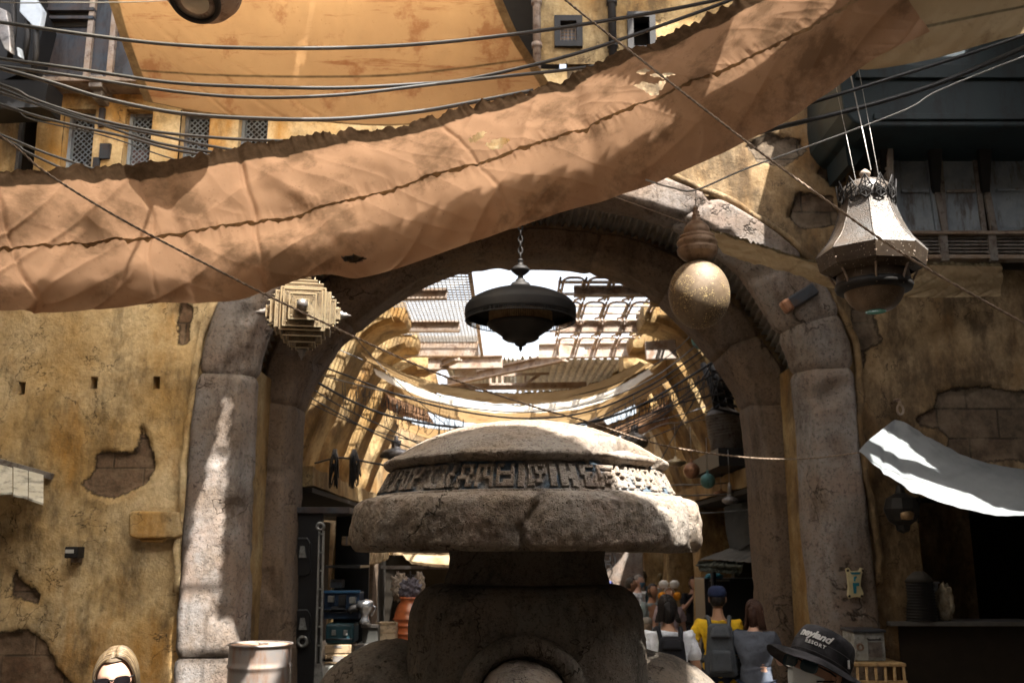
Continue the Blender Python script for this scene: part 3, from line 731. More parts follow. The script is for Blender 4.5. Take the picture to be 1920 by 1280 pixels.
# neck, torso, shoulders, snout
def sup(a, e): 
    c, s = cos(a), sin(a); return (abs(c) ** e * (1 if c > 0 else -1), abs(s) ** e * (1 if s > 0 else -1))
def blocky(prof, c, e, sx, sy, name, seg=200, k=1.0):
    vs = []
    def d(v, a, r, z):
        u = sup(a, e); q = Vector((u[0] * r * sx, u[1] * r * sy, z)); return q + Vector((cos(a), sin(a), .3)) * rough(q, .8 * k)
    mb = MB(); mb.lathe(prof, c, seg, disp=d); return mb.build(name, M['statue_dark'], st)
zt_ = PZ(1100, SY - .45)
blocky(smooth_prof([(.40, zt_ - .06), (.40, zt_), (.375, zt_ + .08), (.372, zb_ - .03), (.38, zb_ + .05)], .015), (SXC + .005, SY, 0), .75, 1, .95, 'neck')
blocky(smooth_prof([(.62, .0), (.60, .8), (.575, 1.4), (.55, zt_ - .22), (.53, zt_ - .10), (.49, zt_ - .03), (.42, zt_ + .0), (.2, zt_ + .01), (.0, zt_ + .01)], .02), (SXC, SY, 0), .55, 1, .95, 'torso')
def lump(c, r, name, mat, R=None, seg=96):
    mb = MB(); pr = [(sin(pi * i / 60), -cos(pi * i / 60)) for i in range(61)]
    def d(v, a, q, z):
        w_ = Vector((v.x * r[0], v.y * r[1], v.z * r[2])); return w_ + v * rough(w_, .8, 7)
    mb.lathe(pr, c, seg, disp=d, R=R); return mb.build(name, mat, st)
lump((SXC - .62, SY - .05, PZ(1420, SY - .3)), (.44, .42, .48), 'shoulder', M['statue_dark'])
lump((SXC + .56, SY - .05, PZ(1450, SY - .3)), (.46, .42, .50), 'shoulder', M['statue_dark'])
ns = (SXC - .02, SY - .56, PZ(1325, SY - .8))
lump(ns, (.185, .26, .16), 'snout', M['statue'])
mb = MB(); ring = [Vector((ns[0] + .235 * cos(a), SY - .565, ns[2] + .215 * sin(a))) for a in [pi * (i / 40) * 1.3 - .15 * pi for i in range(41)]]
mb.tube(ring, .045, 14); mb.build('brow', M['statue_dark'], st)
# ------------------------------------------------------------------ cloths
def to_px(v):
    d = Vector(v) - EYE; z = d.dot(_f); return (960 + FPX * d.x / z, 640 - FPX * d.dot(_u) / z)
def cloth(name, rows, nu, nv, mat, label, cat='awning', folds=(), amp=.02, holes=(), hem=None, seed=0, group=None, scallop=0, kind2=None, gather=0, parent=None, ends=.0):
    """rows: polylines of (px, py, Y), first to last edge; folds: (u, width, depth, slant)"""
    R = [even(rail([P(*p) for p in r], n=10), nu) for r in rows]
    G = []; at = []
    for i in range(nv + 1):
        v = i / nv; s = v * (len(R) - 1); k = min(len(R) - 2, int(s)); t = s - k
        row = []
        for j in range(nu + 1):
            g = lambda q: R[max(0, min(len(R) - 1, q))][j]
            a, b, c, d = g(k - 1), g(k), g(k + 1), g(k + 2)
            row.append(0.5 * ((2 * b) + (c - a) * t + (2 * a - 5 * b + 4 * c - d) * t * t + (3 * b - a - 3 * c + d) * t ** 3))
        G.append(row)
    out = []
    for i in range(nv + 1):
        row = []; v = i / nv
        for j in range(nu + 1):
            u = j / nu; p = G[i][j]
            du = G[i][min(nu, j + 1)] - G[i][max(0, j - 1)]; dv = G[min(nv, i + 1)][j] - G[max(0, i - 1)][j]
            n_ = du.cross(dv).normalized()
            d = amp * (1.0 * nz((p.x * .9 + seed, p.y * .9, v * 2), 1, 3) + .5 * noise.noise(Vector((u * 30 + seed + v * 5, v * 3, 4))) + .22 * noise.noise(Vector((p.x * 9, p.z * 9, seed))))
            if gather > 100:
                rg = 1 - abs(noise.noise(Vector((u * 17 + v * 3.5 + seed, v * 1.3, 7)))); d += .018 * rg ** 9
                rg = 1 - abs(noise.noise(Vector((u * 34 - v * 5 + seed, v * 2.3, 3)))); d += .005 * rg ** 8
                d += .004 * noise.noise(Vector((u * 90, v * 9, seed)))
            for (fu, fw, fd, sl) in folds:
                q = (u - fu - sl * (v - .5) - .006 * noise.noise(Vector((v * 4, fu * 50, 0)))) / fw
                if abs(q) < 3: d += fd * math.exp(-q * q) * (.6 + .4 * noise.noise(Vector((v * 3, fu * 20, 3))))
            e = max(0, 1 - v / .13); e2 = max(0, 1 - (1 - v) / .10)
            if gather:
                gg = noise.noise(Vector((u * gather, v * 2, seed))) + .6 * noise.noise(Vector((u * gather * 2.7, v * 2, seed)))
                d += (.022 if gather > 100 else .010) * e * gg
                if abs(v - .5) < .12: d += .010 * (1 - abs(v - .5) / .12) * gg
            if scallop: p = p + Vector((0, 0, scallop * e * (noise.noise(Vector((u * 130, seed, 0))) + .7 * abs(noise.noise(Vector((u * 60, seed, 2)))))))
            row.append(p + n_ * d); h = hem(u, v) if hem else 0; at.append(h)
        out.append(row)
    px = [[to_px(q) for q in r] for r in out] if holes else None
    def skip(i, j):
        if not holes: return False
        a = px[i][j]; jx = 3.0 * noise.noise(Vector((a[0] * .15, a[1] * .15, 1)))
        return any(inside((a[0] + jx, a[1] + jx), h) for h in holes)
    mb = MB(); mb.grid(out, skip=skip); me = mb.mesh(name)
    a_ = me.attributes.new('hem', 'FLOAT', 'POINT'); a_.data.foreach_set('value', at)
    o = link(name, me, mat, parent)
    if parent is None: tag(o, label, cat, group, kind2)
    return o, out
def off(pts, dy, Y): return [(a, b + dy, Y if not isinstance(Y, (list, tuple)) else Y[0] + (Y[1] - Y[0]) * (a / 1900)) for a, b in pts]
T = [(-500, 350), (-200, 340), (0, 325), (130, 320), (260, 311), (400, 287), (500, 272), (640, 256), (760, 236), (860, 206), (1000, 166), (1100, 127), (1190, 97), (1290, 48), (1400, -8), (1500, -60), (1580, -100)]
S = [(-500, 470), (-200, 466), (0, 461), (110, 461), (260, 451), (400, 426), (480, 415), (560, 406), (640, 377), (760, 350), (840, 318), (960, 285), (1090, 240), (1200, 196), (1330, 145), (1460, 80), (1600, 5), (1680, -32)]
Bm = [(-500, 590), (-200, 592), (0, 582), (45, 588), (150, 583), (250, 573), (330, 568), (430, 566), (490, 550), (600, 517), (690, 520), (850, 466), (960, 431), (1060, 396), (1200, 354), (1300, 312), (1400, 266), (1480, 224), (1580, 156), (1645, 108), (1745, 60)]
HO = [[(876, 262), (893, 248), (912, 246), (897, 263), (880, 268)], [(908, 272), (925, 262), (945, 258), (955, 262), (938, 278), (922, 282)],
      [(1190, 136), (1205, 127), (1218, 133), (1204, 141)], [(1214, 141), (1235, 136), (1264, 139), (1242, 147)], [(1186, 161), (1202, 153), (1224, 158), (1247, 149), (1240, 168), (1222, 181), (1206, 170)],
      [(638, 480), (662, 476), (690, 484), (668, 492), (644, 490)]]
lerp = lambda A, B_, t, Y: [((a[0] * (1 - t) + b[0] * t), a[1] * (1 - t) + b[1] * t, Y) for a, b in zip(A, B_)]
def resample(L, n=40):
    v = even(rail([Vector((a, b, 0)) for a, b in L], n=8), n); return [(p.x, p.y) for p in v]
T2, S2, B2 = resample(T), resample(S), resample(Bm)
cl, _g = cloth('shade_cloth', [[(a, b, 6.0) for a, b in T2], lerp(T2, S2, .5, 6.35), [(a, b, 6.62) for a, b in S2], lerp(S2, B2, .5, 6.95), [(a, b, 7.1) for a, b in B2]],
      900, 130, M['canvas'], 'long ragged brown canvas with torn holes sagging diagonally across the whole view', 'shade cloth', amp=.026,
      folds=((.225, .0026, -.045, .02), (.42, .0022, -.045, -.015), (.15, .002, -.022, .03), (.335, .0018, -.02, -.02), (.61, .002, -.022, .02), (.305, .012, .05, .05), (.27, .006, .04, -.10), (.47, .010, .05, .06), (.70, .010, -.05, -.03), (.80, .02, .06, .05), (.56, .02, .05, .1), (.36, .006, -.035, .0)),
      holes=HO, hem=lambda u, v: (1. if v < .115 + .02 * noise.noise(Vector((u * 25, 0, 0))) else 0.), seed=4, scallop=.035, gather=190)
# ragged double seam along the middle
mb = MB(); rws = []
mid = _g[65]; nxt = _g[70]; ups = _g[62]
for q in range(5):
    row = []
    for j in range(0, 901):
        d = (nxt[j] - mid[j]).normalized(); t = q / 4
        wv = noise.noise(Vector((j * .11, 0, 0))); w2 = .010 + .012 * max(0, noise.noise(Vector((j * .5, 3, 0)))) + .02 * wv
        outw = Vector((0, -.006, -.012)) * (1 + 1.6 * noise.noise(Vector((j * .23, q * .6, 5))))
        row.append(mid[j] - d * (.012) + d * (w2 * t) + outw * (t * 1.4 + .5))
    rws.append(row)
mb.grid(rws); fr = mb.build('seam_fringe', M['canvas_pale'], cl)
for a_p, nm_ in (((2, 'x')), ):
    pass
# orange sheet
o2, _ = cloth('shade_cloth', [[(190, -40, 8.1), (400, -60, 8.1), (700, -60, 8.1), (925, -40, 8.1)], [(222, 62, 8.4), (430, 68, 8.4), (720, 66, 8.4), (968, 58, 8.4)], [(250, 140, 8.65), (450, 152, 8.65), (740, 152, 8.65), (1005, 118, 8.65)],
      [(270, 190, 8.8), (400, 214, 8.8), (560, 226, 8.8), (740, 236, 8.8), (900, 215, 8.8), (1045, 180, 8.8)]], 320, 110, M['canvas_or'],
      'square orange canvas sheet with rust stripes stretched high behind the black cables, top left', 'shade cloth',
      folds=((.10, .006, .02, .25), (.18, .010, .02, .35), (.26, .012, .015, .4)), amp=.018, seed=9,
      hem=lambda u, v: 1. if (u < .022 or u > .975 or v > .975 or abs(v - .62) < .008) else 0.)
o3, _ = cloth('shade_cloth', [[(1700, -120, 6.6), (1850, -160, 6.6), (2300, -260, 6.6)], [(1660, 40, 7.1), (1850, 0, 7.1), (2300, -80, 7.1)], [(1600, 128, 7.3), (1640, 130, 7.3), (1760, 108, 7.3), (1920, 62, 7.3), (2300, -30, 7.3)]],
      200, 80, M['canvas_pale'], 'pale tan canvas sheet beyond the pointed end of the long brown canvas', 'shade cloth', amp=.02, seed=12,
      hem=lambda u, v: 1. if abs(v - .62) < .01 or v < .30 else 0.)
o4, _ = cloth('shade_cloth', [[(1325, 430, 8.6), (1400, 452, 8.7), (1480, 476, 8.9), (1540, 490, 9.1), (1700, 492, 9.3), (1880, 495, 9.6)], [(1340, 450, 8.85), (1420, 480, 8.9), (1500, 505, 9.1), (1560, 518, 9.2), (1700, 525, 9.4), (1880, 528, 9.7)],
      [(1355, 475, 9.0), (1430, 500, 9.1), (1500, 520, 9.25), (1560, 540, 9.35), (1700, 557, 9.5), (1876, 556, 9.75)]], 260, 50, M['canvas_pale'],
      'narrow tan canvas strip strung between the round lantern and the shop front', 'shade cloth', amp=.03, seed=15, scallop=.02, gather=110, hem=lambda u, v: 1. if v < .12 else 0.)
o5, _ = cloth('shop_awning', [[(1681, 783, 9.7), (1760, 830, 9.75), (1850, 868, 9.8), (2000, 885, 9.8), (2200, 880, 9.8)], [(1650, 808, 9.2), (1740, 862, 9.2), (1840, 908, 9.2), (2000, 925, 9.2), (2200, 920, 9.2)],
      [(1625, 828, 8.7), (1700, 880, 8.7), (1800, 930, 8.7), (1900, 950, 8.7), (2200, 950, 8.7)], [(1611, 845, 8.4), (1680, 900, 8.4), (1760, 940, 8.4), (1850, 962, 8.4), (1920, 965, 8.4), (2200, 962, 8.4)]], 240, 60, M['canvas_grey'],
      'grey and white cloth awning sagging over the dark shop doorway', 'awning', amp=.02, seed=18, folds=((.1, .02, .03, .2), (.05, .01, .02, .1)), hem=lambda u, v: 0.)
# small plank awning at the left edge
aw = empty('plank_awning', (P(20, 900, 9.6).x, 9.6, PZ(930, 9.6)), 'pale ragged plank canopy jutting from the ochre wall at the left edge', 'awning')
for k in range(7):
    a = -120 + k * 29; b = a + 27.5
    ya = 858 + (a + 40) * .27 + random.uniform(-2, 2)
    q0, q1 = P(a, ya, 9.95), P(b, ya + 7, 9.95); r0, r1 = P(a, ya + 48 + random.uniform(-5, 7), 9.35), P(b, ya + 55 + random.uniform(-5, 7), 9.35)
    MB().prism([q0, q1, r1, r0], (0, 0, -.02)).build('plank', M['canvas_grey'] if 0 else weathered('bleached plank', (.62, .60, .52), (.5, .47, .38), None, 4), aw)
MB().bar(P(-160, 820, 9.97), P(98, 893, 9.97), .05, .06).build('rail', M['shutter_frame'], aw)
# ------------------------------------------------------------------ cables and ropes
def cable(pts, Y, r, label, mat='cable', name='cable', cat='cable', group=None, seg=6, n=10, Y2=None):
    L = len(pts); q = []
    for i, p in enumerate(pts):
        y = p[2] if len(p) > 2 else (Y if Y2 is None else Y + (Y2 - Y) * i / (L - 1))
        q.append(P(p[0], p[1], y))
    mb = MB(); rr = rail(q, n=n)
    if mat == 'rope':                                   # two strands wound round each other
        rr = even(rr, max(60, int(sum((a - b).length for a, b in zip(rr, rr[1:])) / .012)))
        for ph in (0, pi):
            pp = []
            for i, p in enumerate(rr):
                t = (rr[min(len(rr) - 1, i + 1)] - rr[max(0, i - 1)]).normalized(); X = t.cross(Vector((0, 0, 1))).normalized(); Z = t.cross(X)
                a = i * .9 + ph; pp.append(p + (X * cos(a) + Z * sin(a)) * r * .55)
            mb.tube(pp, r * .72, 5)
    else: mb.tube(rr, r, seg)
    return tag(mb.build(name, M[mat]), label, cat, group)
cable([(-300, 0), (0, 42), (150, 64), (300, 82), (450, 90), (640, 90), (800, 82), (960, 65), (1100, 45), (1280, 14), (1450, -25), (1700, -90)], 7.7, .016, 'topmost thick grey cable crossing the orange canvas', group='thick cables slung between the buildings')
cable([(-300, 70), (0, 110), (160, 132), (320, 155), (480, 163), (640, 165), (780, 158), (870, 150), (1000, 122), (1100, 95), (1200, 62), (1340, 12), (1500, -50)], 7.6, .015, 'second thick grey cable down across the orange canvas', group='thick cables slung between the buildings')
cable([(-300, 85), (0, 124), (150, 145), (330, 172), (480, 183), (640, 178), (800, 160), (950, 143), (1100, 126), (1300, 90)], 7.5, .014, 'third thick grey cable, crossing just above the lowest one over the orange canvas', group='thick cables slung between the buildings')
cable([(-300, 50), (0, 128), (100, 156), (200, 186), (340, 213), (500, 223), (640, 223), (780, 210), (870, 195), (1000, 170)], 7.4, .017, 'thick cable running along the bottom hem of the orange canvas', group='thick cables slung between the buildings')
lows = [([(-300, 60), (0, 158), (60, 185), (160, 218), (280, 245), (400, 258), (520, 264), (640, 264), (800, 250)], .013, 'cable ending highest among those that cross the lattice windows'),
        ([(-300, 60), (0, 166), (80, 200), (160, 226), (280, 250), (400, 275), (520, 292), (650, 300)], .012, 'cable that nearly touches the highest one over the lattice windows'),
        ([(-300, 70), (20, 180), (100, 203), (250, 254), (330, 275), (460, 292), (600, 300)], .012, 'cable crossing the middle of the lattice windows'),
        ([(-300, 90), (0, 195), (100, 226), (240, 258), (330, 282), (440, 296), (600, 310)], .012, 'cable under the middle one across the lattice windows'),
        ([(-300, 150), (0, 200), (60, 224), (200, 256), (340, 302), (480, 320)], .006, 'thin cord below the thick cables at the lattice windows'),
        ([(-300, 130), (0, 252), (80, 285), (160, 312), (260, 345)], .011, 'short cable in front of the leftmost dark window, upper one'),
        ([(-300, 140), (0, 258), (50, 285), (130, 322), (200, 350)], .011, 'short cable in front of the leftmost dark window, lower one')]
for p, r, l in lows: cable(p, 7.5, r, l, group='cables below the orange canvas')
cable([(-300, -20), (0, 4), (100, 5), (200, 5), (300, 2), (500, -10)], 8.0, .005, 'thin tie wire at the top corner of the orange canvas', 'wire', 'wire', 'wire')
cable([(-300, 60, 5.2), (0, 255, 5.3), (85, 323, 5.35), (240, 418, 5.45), (480, 543, 5.7), (640, 620, 5.9), (820, 700, 6.15), (1000, 762, 6.5), (1100, 790, 6.8), (1210, 826, 7.3), (1300, 845, 7.6), (1420, 859, 7.9), (1520, 859, 8.2), (1611, 848, 8.4)], 0, .0062,
      'long twisted rope running from the upper left down behind the statue to the awning corner', 'rope', 'rope', 'rope')
cable([(1000, -60), (1060, 0), (1180, 95), (1400, 266), (1550, 376), (1700, 480), (1920, 606), (2100, 700)], 5.6, .0065, 'taut twisted rope crossing diagonally in front of the bell lantern', 'rope', 'rope', 'rope', Y2=4.9)
cable([(1380, 262), (1440, 244), (1600, 205), (1750, 160), (1920, 90), (2200, -30)], 7.3, .020, 'thick black cable above the round lantern, running off to the right', group='cables on the right')
cable([(1450, 215), (1570, 178), (1750, 122), (1920, 66), (2200, -40)], 7.2, .015, 'glossy black cable, upper one beside the blue hood', group='cables on the right')
cable([(1210, 337), (1260, 352), (1305, 356), (1400, 316), (1550, 262), (1700, 205), (1760, 170), (1920, 106), (2200, 0)], 7.0, .007, 'knotted grey cord that carries the round lantern', 'wire', 'cord', 'cord')
cable([(1100, 350, 7.9), (1160, 372, 8.0), (1250, 405, 8.2), (1340, 438, 8.6)], 0, .005, 'thin cord tied to the end of the narrow canvas strip', 'rope', 'cord', 'cord')
# ------------------------------------------------------------------ lanterns
def chain(p, q, link_l, r, mat, parent):
    mb = MB(); p = Vector(p); q = Vector(q); L = (q - p).length; k = int(L / (link_l * .78)); d = (q - p) / k
    for i in range(k):
        c = p + d * (i + .5); w = link_l * .28
        ax = Vector((1, 0, 0)) if i % 2 else Vector((0, 1, 0))
        pts = []
        for j in range(13):
            a = 2 * pi * j / 12; pts.append(c + ax * (w * cos(a)) + Vector((0, 0, 1)) * (link_l / 2 * sin(a)))
        mb.tube(pts, r, 5, caps=False)
    return mb.build('chain', mat, parent)
# 1 dark disc lantern in the arch
Yb = 10.0; pc = P(976, 600, Yb); mpp = Yb / FPX / cos(PITCH) * 1.0
def zy(py, px=976, Y=Yb): return P(px, py, Y).z - pc.z
t = empty('hanging_lantern', (pc.x, Yb, P(976, 650, Yb).z), 'big black metal lantern with wide dished shade hanging on a chain in the arch', 'lantern')
R0 = 107.5 / FPX * Yb
o_ = (pc.x, Yb, pc.z)
z = zy
top = [(R0 * 1.0, z(592)), (R0 * 1.0, z(580)), (R0 * .985, z(575)), (R0 * .90, z(565)), (R0 * .72, z(555)), (R0 * .5, z(547)), (R0 * .3, z(543)), (R0 * .2, z(541))]
mb = MB(); mb.lathe(smooth_prof(top, .02), o_, 96, cap=False); mb.lathe([(r * .985, zz - .012) for r, zz in smooth_prof(top, .03)][::-1], o_, 96, cap=False)
sh_ = mb.build('shade', M['dark_metal'], t)
mb = MB()                                                # pierced fringe under the rim
random.seed(5)
for i in range(150):
    a = 2 * pi * i / 150; wv = random.choice((.004, .007, .012)); r = R0 * .985
    mb.box((o_[0] + r * cos(a), o_[1] + r * sin(a), o_[2] + z(597)), (.006, wv, .052), a)
for zz in (z(592), z(602)): mb.tube([(o_[0] + R0 * .985 * cos(2 * pi * i / 96), o_[1] + R0 * .985 * sin(2 * pi * i / 96), o_[2] + zz) for i in range(97)], .007, 5, caps=False)
mb.build('fringe', M['dark_metal'], t)
mb = MB()
for i in range(90):
    a = 2 * pi * i / 90; r = R0 * .56; mb.box((o_[0] + r * cos(a), o_[1] + r * sin(a), o_[2] + (z(588) + z(612)) / 2), (.01, .016, z(586) - z(613)), a)
mb.lathe([(R0 * .50, z(612)), (R0 * .50, z(575))], o_, 48, mi=1)
mb.build('grille', [weathered('bronze slats', (.34, .24, .13), (.2, .13, .07), None, 8, .7, .0, .1), M['void']], t)
bowl = [(R0 * .52, z(609)), (R0 * .60, z(609)), (R0 * .60, z(612)), (R0 * .57, z(616)), (R0 * .48, z(622)), (R0 * .36, z(631)), (R0 * .33, z(633)), (R0 * .33, z(637)), (R0 * .27, z(641)), (R0 * .12, z(645)), (R0 * .09, z(650)), (R0 * .03, z(653)), (R0 * .035, z(657)), (.0, z(663))]
mb = MB(); mb.lathe([(r, zz + .015) for r, zz in densify(bowl, .03)], o_, 80); mb.build('bowl', M['dark_metal'], t)
cap_ = [(R0 * .2, z(541)), (R0 * .19, z(536)), (R0 * .16, z(531)), (R0 * .095, z(528)), (R0 * .09, z(525)), (R0 * .05, z(521)), (R0 * .05, z(517)), (R0 * .10, z(514)), (R0 * .165, z(508)), (R0 * .17, z(505)), (R0 * .12, z(500)), (R0 * .05, z(497)), (R0 * .048, z(490)), (R0 * .06, z(489)), (R0 * .03, z(485)), (0, z(484))]
mb = MB(); mb.lathe(densify(cap_, .03), o_, 40); mb.build('finial', M['dark_metal'], t)
chain((o_[0], Yb, o_[2] + z(486)), (o_[0], Yb, o_[2] + z(380)), .075, .009, M['dark_metal'], t)
# 2 round gilt lantern
Yr = 7.0; c0 = P(1311, 552, Yr); Rr = 59 / FPX * Yr
t = empty('hanging_lantern', (c0.x, Yr, c0.z - Rr), 'round gilt ball lantern with ringed cap hanging from a cord right of the arch', 'lantern')
z = lambda py: P(1311, py, Yr).z - c0.z
gm_ = N('pierced gilt ball'); 
hm = gm_.ramp(gm_.noise(110, 2, .5), [(.60, 0.), (.64, 1.)]); 
gate = gm_.math('MULTIPLY', gm_.ramp(gm_.noise(9, 6, .7), [(.46, 0.), (.56, 1.)]), 1.0)
hm = gm_.math('MULTIPLY', hm, gate)
cc = gm_.mix(gm_.ramp(gm_.noise(5, 8, .65), [(.38, 0.), (.62, 1.)]), (.175, .125, .078), (.09, .058, .03))
cc = gm_.mix(gm_.ramp(gm_.noise(45, 6, .7), [(.5, 0.), (.7, .7)]), cc, (.10, .065, .035)); cc = gm_.mix(hm, cc, (.6, .45, .2))
M['gilt'] = gm_.done(cc, .62, .12, gm_.bump(gm_.noise(60, 6, .7), .3, .003), .5)
mb = MB(); pr = [(Rr * sin(pi * i / 40), -Rr * cos(pi * i / 40) * 1.15) for i in range(2, 40)]
mb.lathe([(.0, -Rr * 1.16)] + pr, (c0.x, Yr, c0.z), 64); mb.build('ball', M['gilt'], t)
mb = MB(); u = Rr / 59
kp = [(.0, z(492)), (20 * u, z(490)), (30 * u, z(484)), (38 * u, z(476)), (40 * u, z(468)), (36 * u, z(465)), (38 * u, z(462)), (40 * u, z(457)), (38 * u, z(452)), (34 * u, z(450)), (35 * u, z(446)), (33 * u, z(443)), (25 * u, z(441)), (26 * u, z(434)), (24 * u, z(427)), (18 * u, z(420)), (11 * u, z(415)), (8 * u, z(413)), (10 * u, z(410)), (7 * u, z(407)), (9 * u, z(404)), (6 * u, z(401)), (7 * u, z(397)), (4 * u, z(395)), (5 * u, z(390)), (2 * u, z(387)), (0, z(386))]
mb.lathe(densify(kp, .008), (c0.x, Yr, c0.z), 48); mb.build('cap', weathered('gilt cap', (.27, .18, .12), (.19, .12, .07), (.10, .06, .035), 9, .55, .15, .2, .002, 90), t)
mb = MB(); tp = P(1305, 357, Yr); mb.tube([(c0.x, Yr, c0.z + z(387)), (tp.x, Yr, tp.z)], .004, 6)
mb.tube([(c0.x + .05, Yr, c0.z + z(418)), (tp.x + .05, Yr, tp.z)], .002, 4); mb.build('hanger', M['wire'], t)
# 3 bell lantern
Yl = 6.4; c0 = P(1633, 470, Yl); u = Yl / FPX
z = lambda py: P(1633, py, Yl).z - c0.z
t = empty('hanging_lantern', (c0.x, Yl, c0.z + z(578)), 'large silvery eight sided bell lantern with a leaf crown, hung on three wires', 'lantern')
def octa(prof, mat, name, seg=8, a0=pi / 8, n=None, smooth=False, twist=.12):
    mb = MB(); mb.lathe(prof, tuple(c0), seg, smooth=smooth, a0=a0 + twist, cap=False); return mb.build(name, mat, t)
bp = rail([(104 * u, 0, z(478)), (96 * u, 0, z(468)), (78 * u, 0, z(448)), (63 * u, 0, z(420)), (54 * u, 0, z(395)), (50 * u, 0, z(378))], n=8)
bell = octa([(p.x, p.z) for p in bp], M['silver'], 'bell')
octa([(102 * u, z(479)), (94 * u, z(470)), (60 * u, z(425)), (48 * u, z(380))][::-1], M['silver_dark'], 'lining')
mb = MB(); 
for k in range(8):                                       # edge beads
    a = pi / 8 + .12 + k * pi / 4
    mb.tube([Vector((c0.x + p.x * cos(a), c0.y + p.x * sin(a), c0.z + p.z)) for p in bp], .005, 5)
mb.tube([Vector((c0.x + 50 * u * cos(pi / 8 + .12 + k * pi / 4), c0.y + 50 * u * sin(pi / 8 + .12 + k * pi / 4), c0.z + z(378))) for k in range(9)], .006, 5, caps=False)
mb.build('edging', M['silver'], t)
dm = rail([(51 * u, 0, z(378)), (49 * u, 0, z(362)), (42 * u, 0, z(350)), (28 * u, 0, z(342)), (9 * u, 0, z(339))], n=6)
mb = MB(); mb.lathe([(p.x, p.z) for p in dm], tuple(c0), 48, cap=False); mb.build('dome', M['silver'], t)
mb = MB(); mb.lathe([(10 * u, z(341)), (9 * u, z(330)), (10 * u, z(329)), (11 * u, z(325)), (8 * u, z(322)), (3 * u, z(318)), (0, z(317))], tuple(c0), 20); mb.build('finial', M['rust'], t)
# crown of pierced leaves
for k in range(12):
    a = .15 + k * 2 * pi / 12; R_ = Matrix.Rotation(a + pi / 2, 3, 'Z'); mb = MB(); base = Vector((53 * u * cos(a), 53 * u * sin(a), z(382)))
    outl = [(0, -4), (11, 5), (8, 11), (13, 18), (8, 25), (6, 31), (0, 43), (-6, 31), (-8, 25), (-13, 18), (-8, 11), (-11, 5)]
    pts = [c0 + base + R_ @ Vector((x * u, -.2 * y * u * .4, y * u)) for x, y in outl]
    mb.tube(pts + [pts[0]], .006, 4, caps=False)
    for (x0, y0, x1, y1) in ((0, -2, 0, 41), (-10, 6, 11, 18), (10, 6, -11, 18), (-9, 23, 8, 12), (9, 23, -8, 12), (-5, 30, 7, 22), (5, 30, -7, 22)):
        mb.bar(c0 + base + R_ @ Vector((x0 * u, -.08 * y0 * u, y0 * u)), c0 + base + R_ @ Vector((x1 * u, -.08 * y1 * u, y1 * u)), .008, .004)
    mb.build('leaf', M['dark_metal'], t)
# skirt below the rim: eight pierced plates, ribs, bowl, glass
octa([(104 * u, z(478)), (98 * u, z(505)), (76 * u, z(516))][::-1], M['silver_dark'], 'skirt')
octa([(70 * u, z(535)), (66 * u, z(500)), (68 * u, z(492))], M['silver_dark'], 'drum', 24, smooth=True)
for k in range(8):
    a = pi / 8 + .12 + k * pi / 4; mb = MB(); D = Vector((cos(a), sin(a), 0))
    mb.tube([c0 + D * (100 * u) + Vector((0, 0, z(494))), c0 + D * (86 * u) + Vector((0, 0, z(505))), c0 + D * (72 * u) + Vector((0, 0, z(530))), c0 + D * (68 * u) + Vector((0, 0, z(545)))], .008, 6)
    mb.build('rib', M['rust'], t)
mb = MB(); mb.lathe([(56 * u, z(548)), (70 * u, z(545)), (73 * u, z(538)), (70 * u, z(531)), (58 * u, z(529))], tuple(c0), 48); mb.build('ring', M['dark_metal'], t)
mb = MB(); bw = rail([(18 * u, 0, z(584)), (32 * u, 0, z(580)), (46 * u, 0, z(568)), (55 * u, 0, z(552)), (57 * u, 0, z(538))], n=6)
mb.lathe([(p.x, p.z) for p in bw], tuple(c0), 48, cap=False); mb.build('bowl', perforated('pierced brown bowl', (.17, .12, .08), (.11, .075, .05), (.30, .24, .16), 90, .5, .5), t)
mb = MB(); mb.lathe([(0, z(583)), (17 * u, z(583)), (19 * u, z(585)), (20 * u, z(583)), (17 * u, z(580))], tuple(c0), 32); mb.build('glass', M['teal_glass'], t)
for (ax_, ay_, bx_, by_, rr) in ((1606, 345, 1568, 165, .0025), (1633, 319, 1597, 150, .005), (1649, 338, 1612, 140, .0025)):
    p0, p1 = P(ax_, ay_, Yl), P(bx_, by_, Yl + 1.15); d = (p1 - p0)
    MB().tube([p0, p0 + d * 1.9], rr, 5).build('hanging_wire', M['wire'], t)
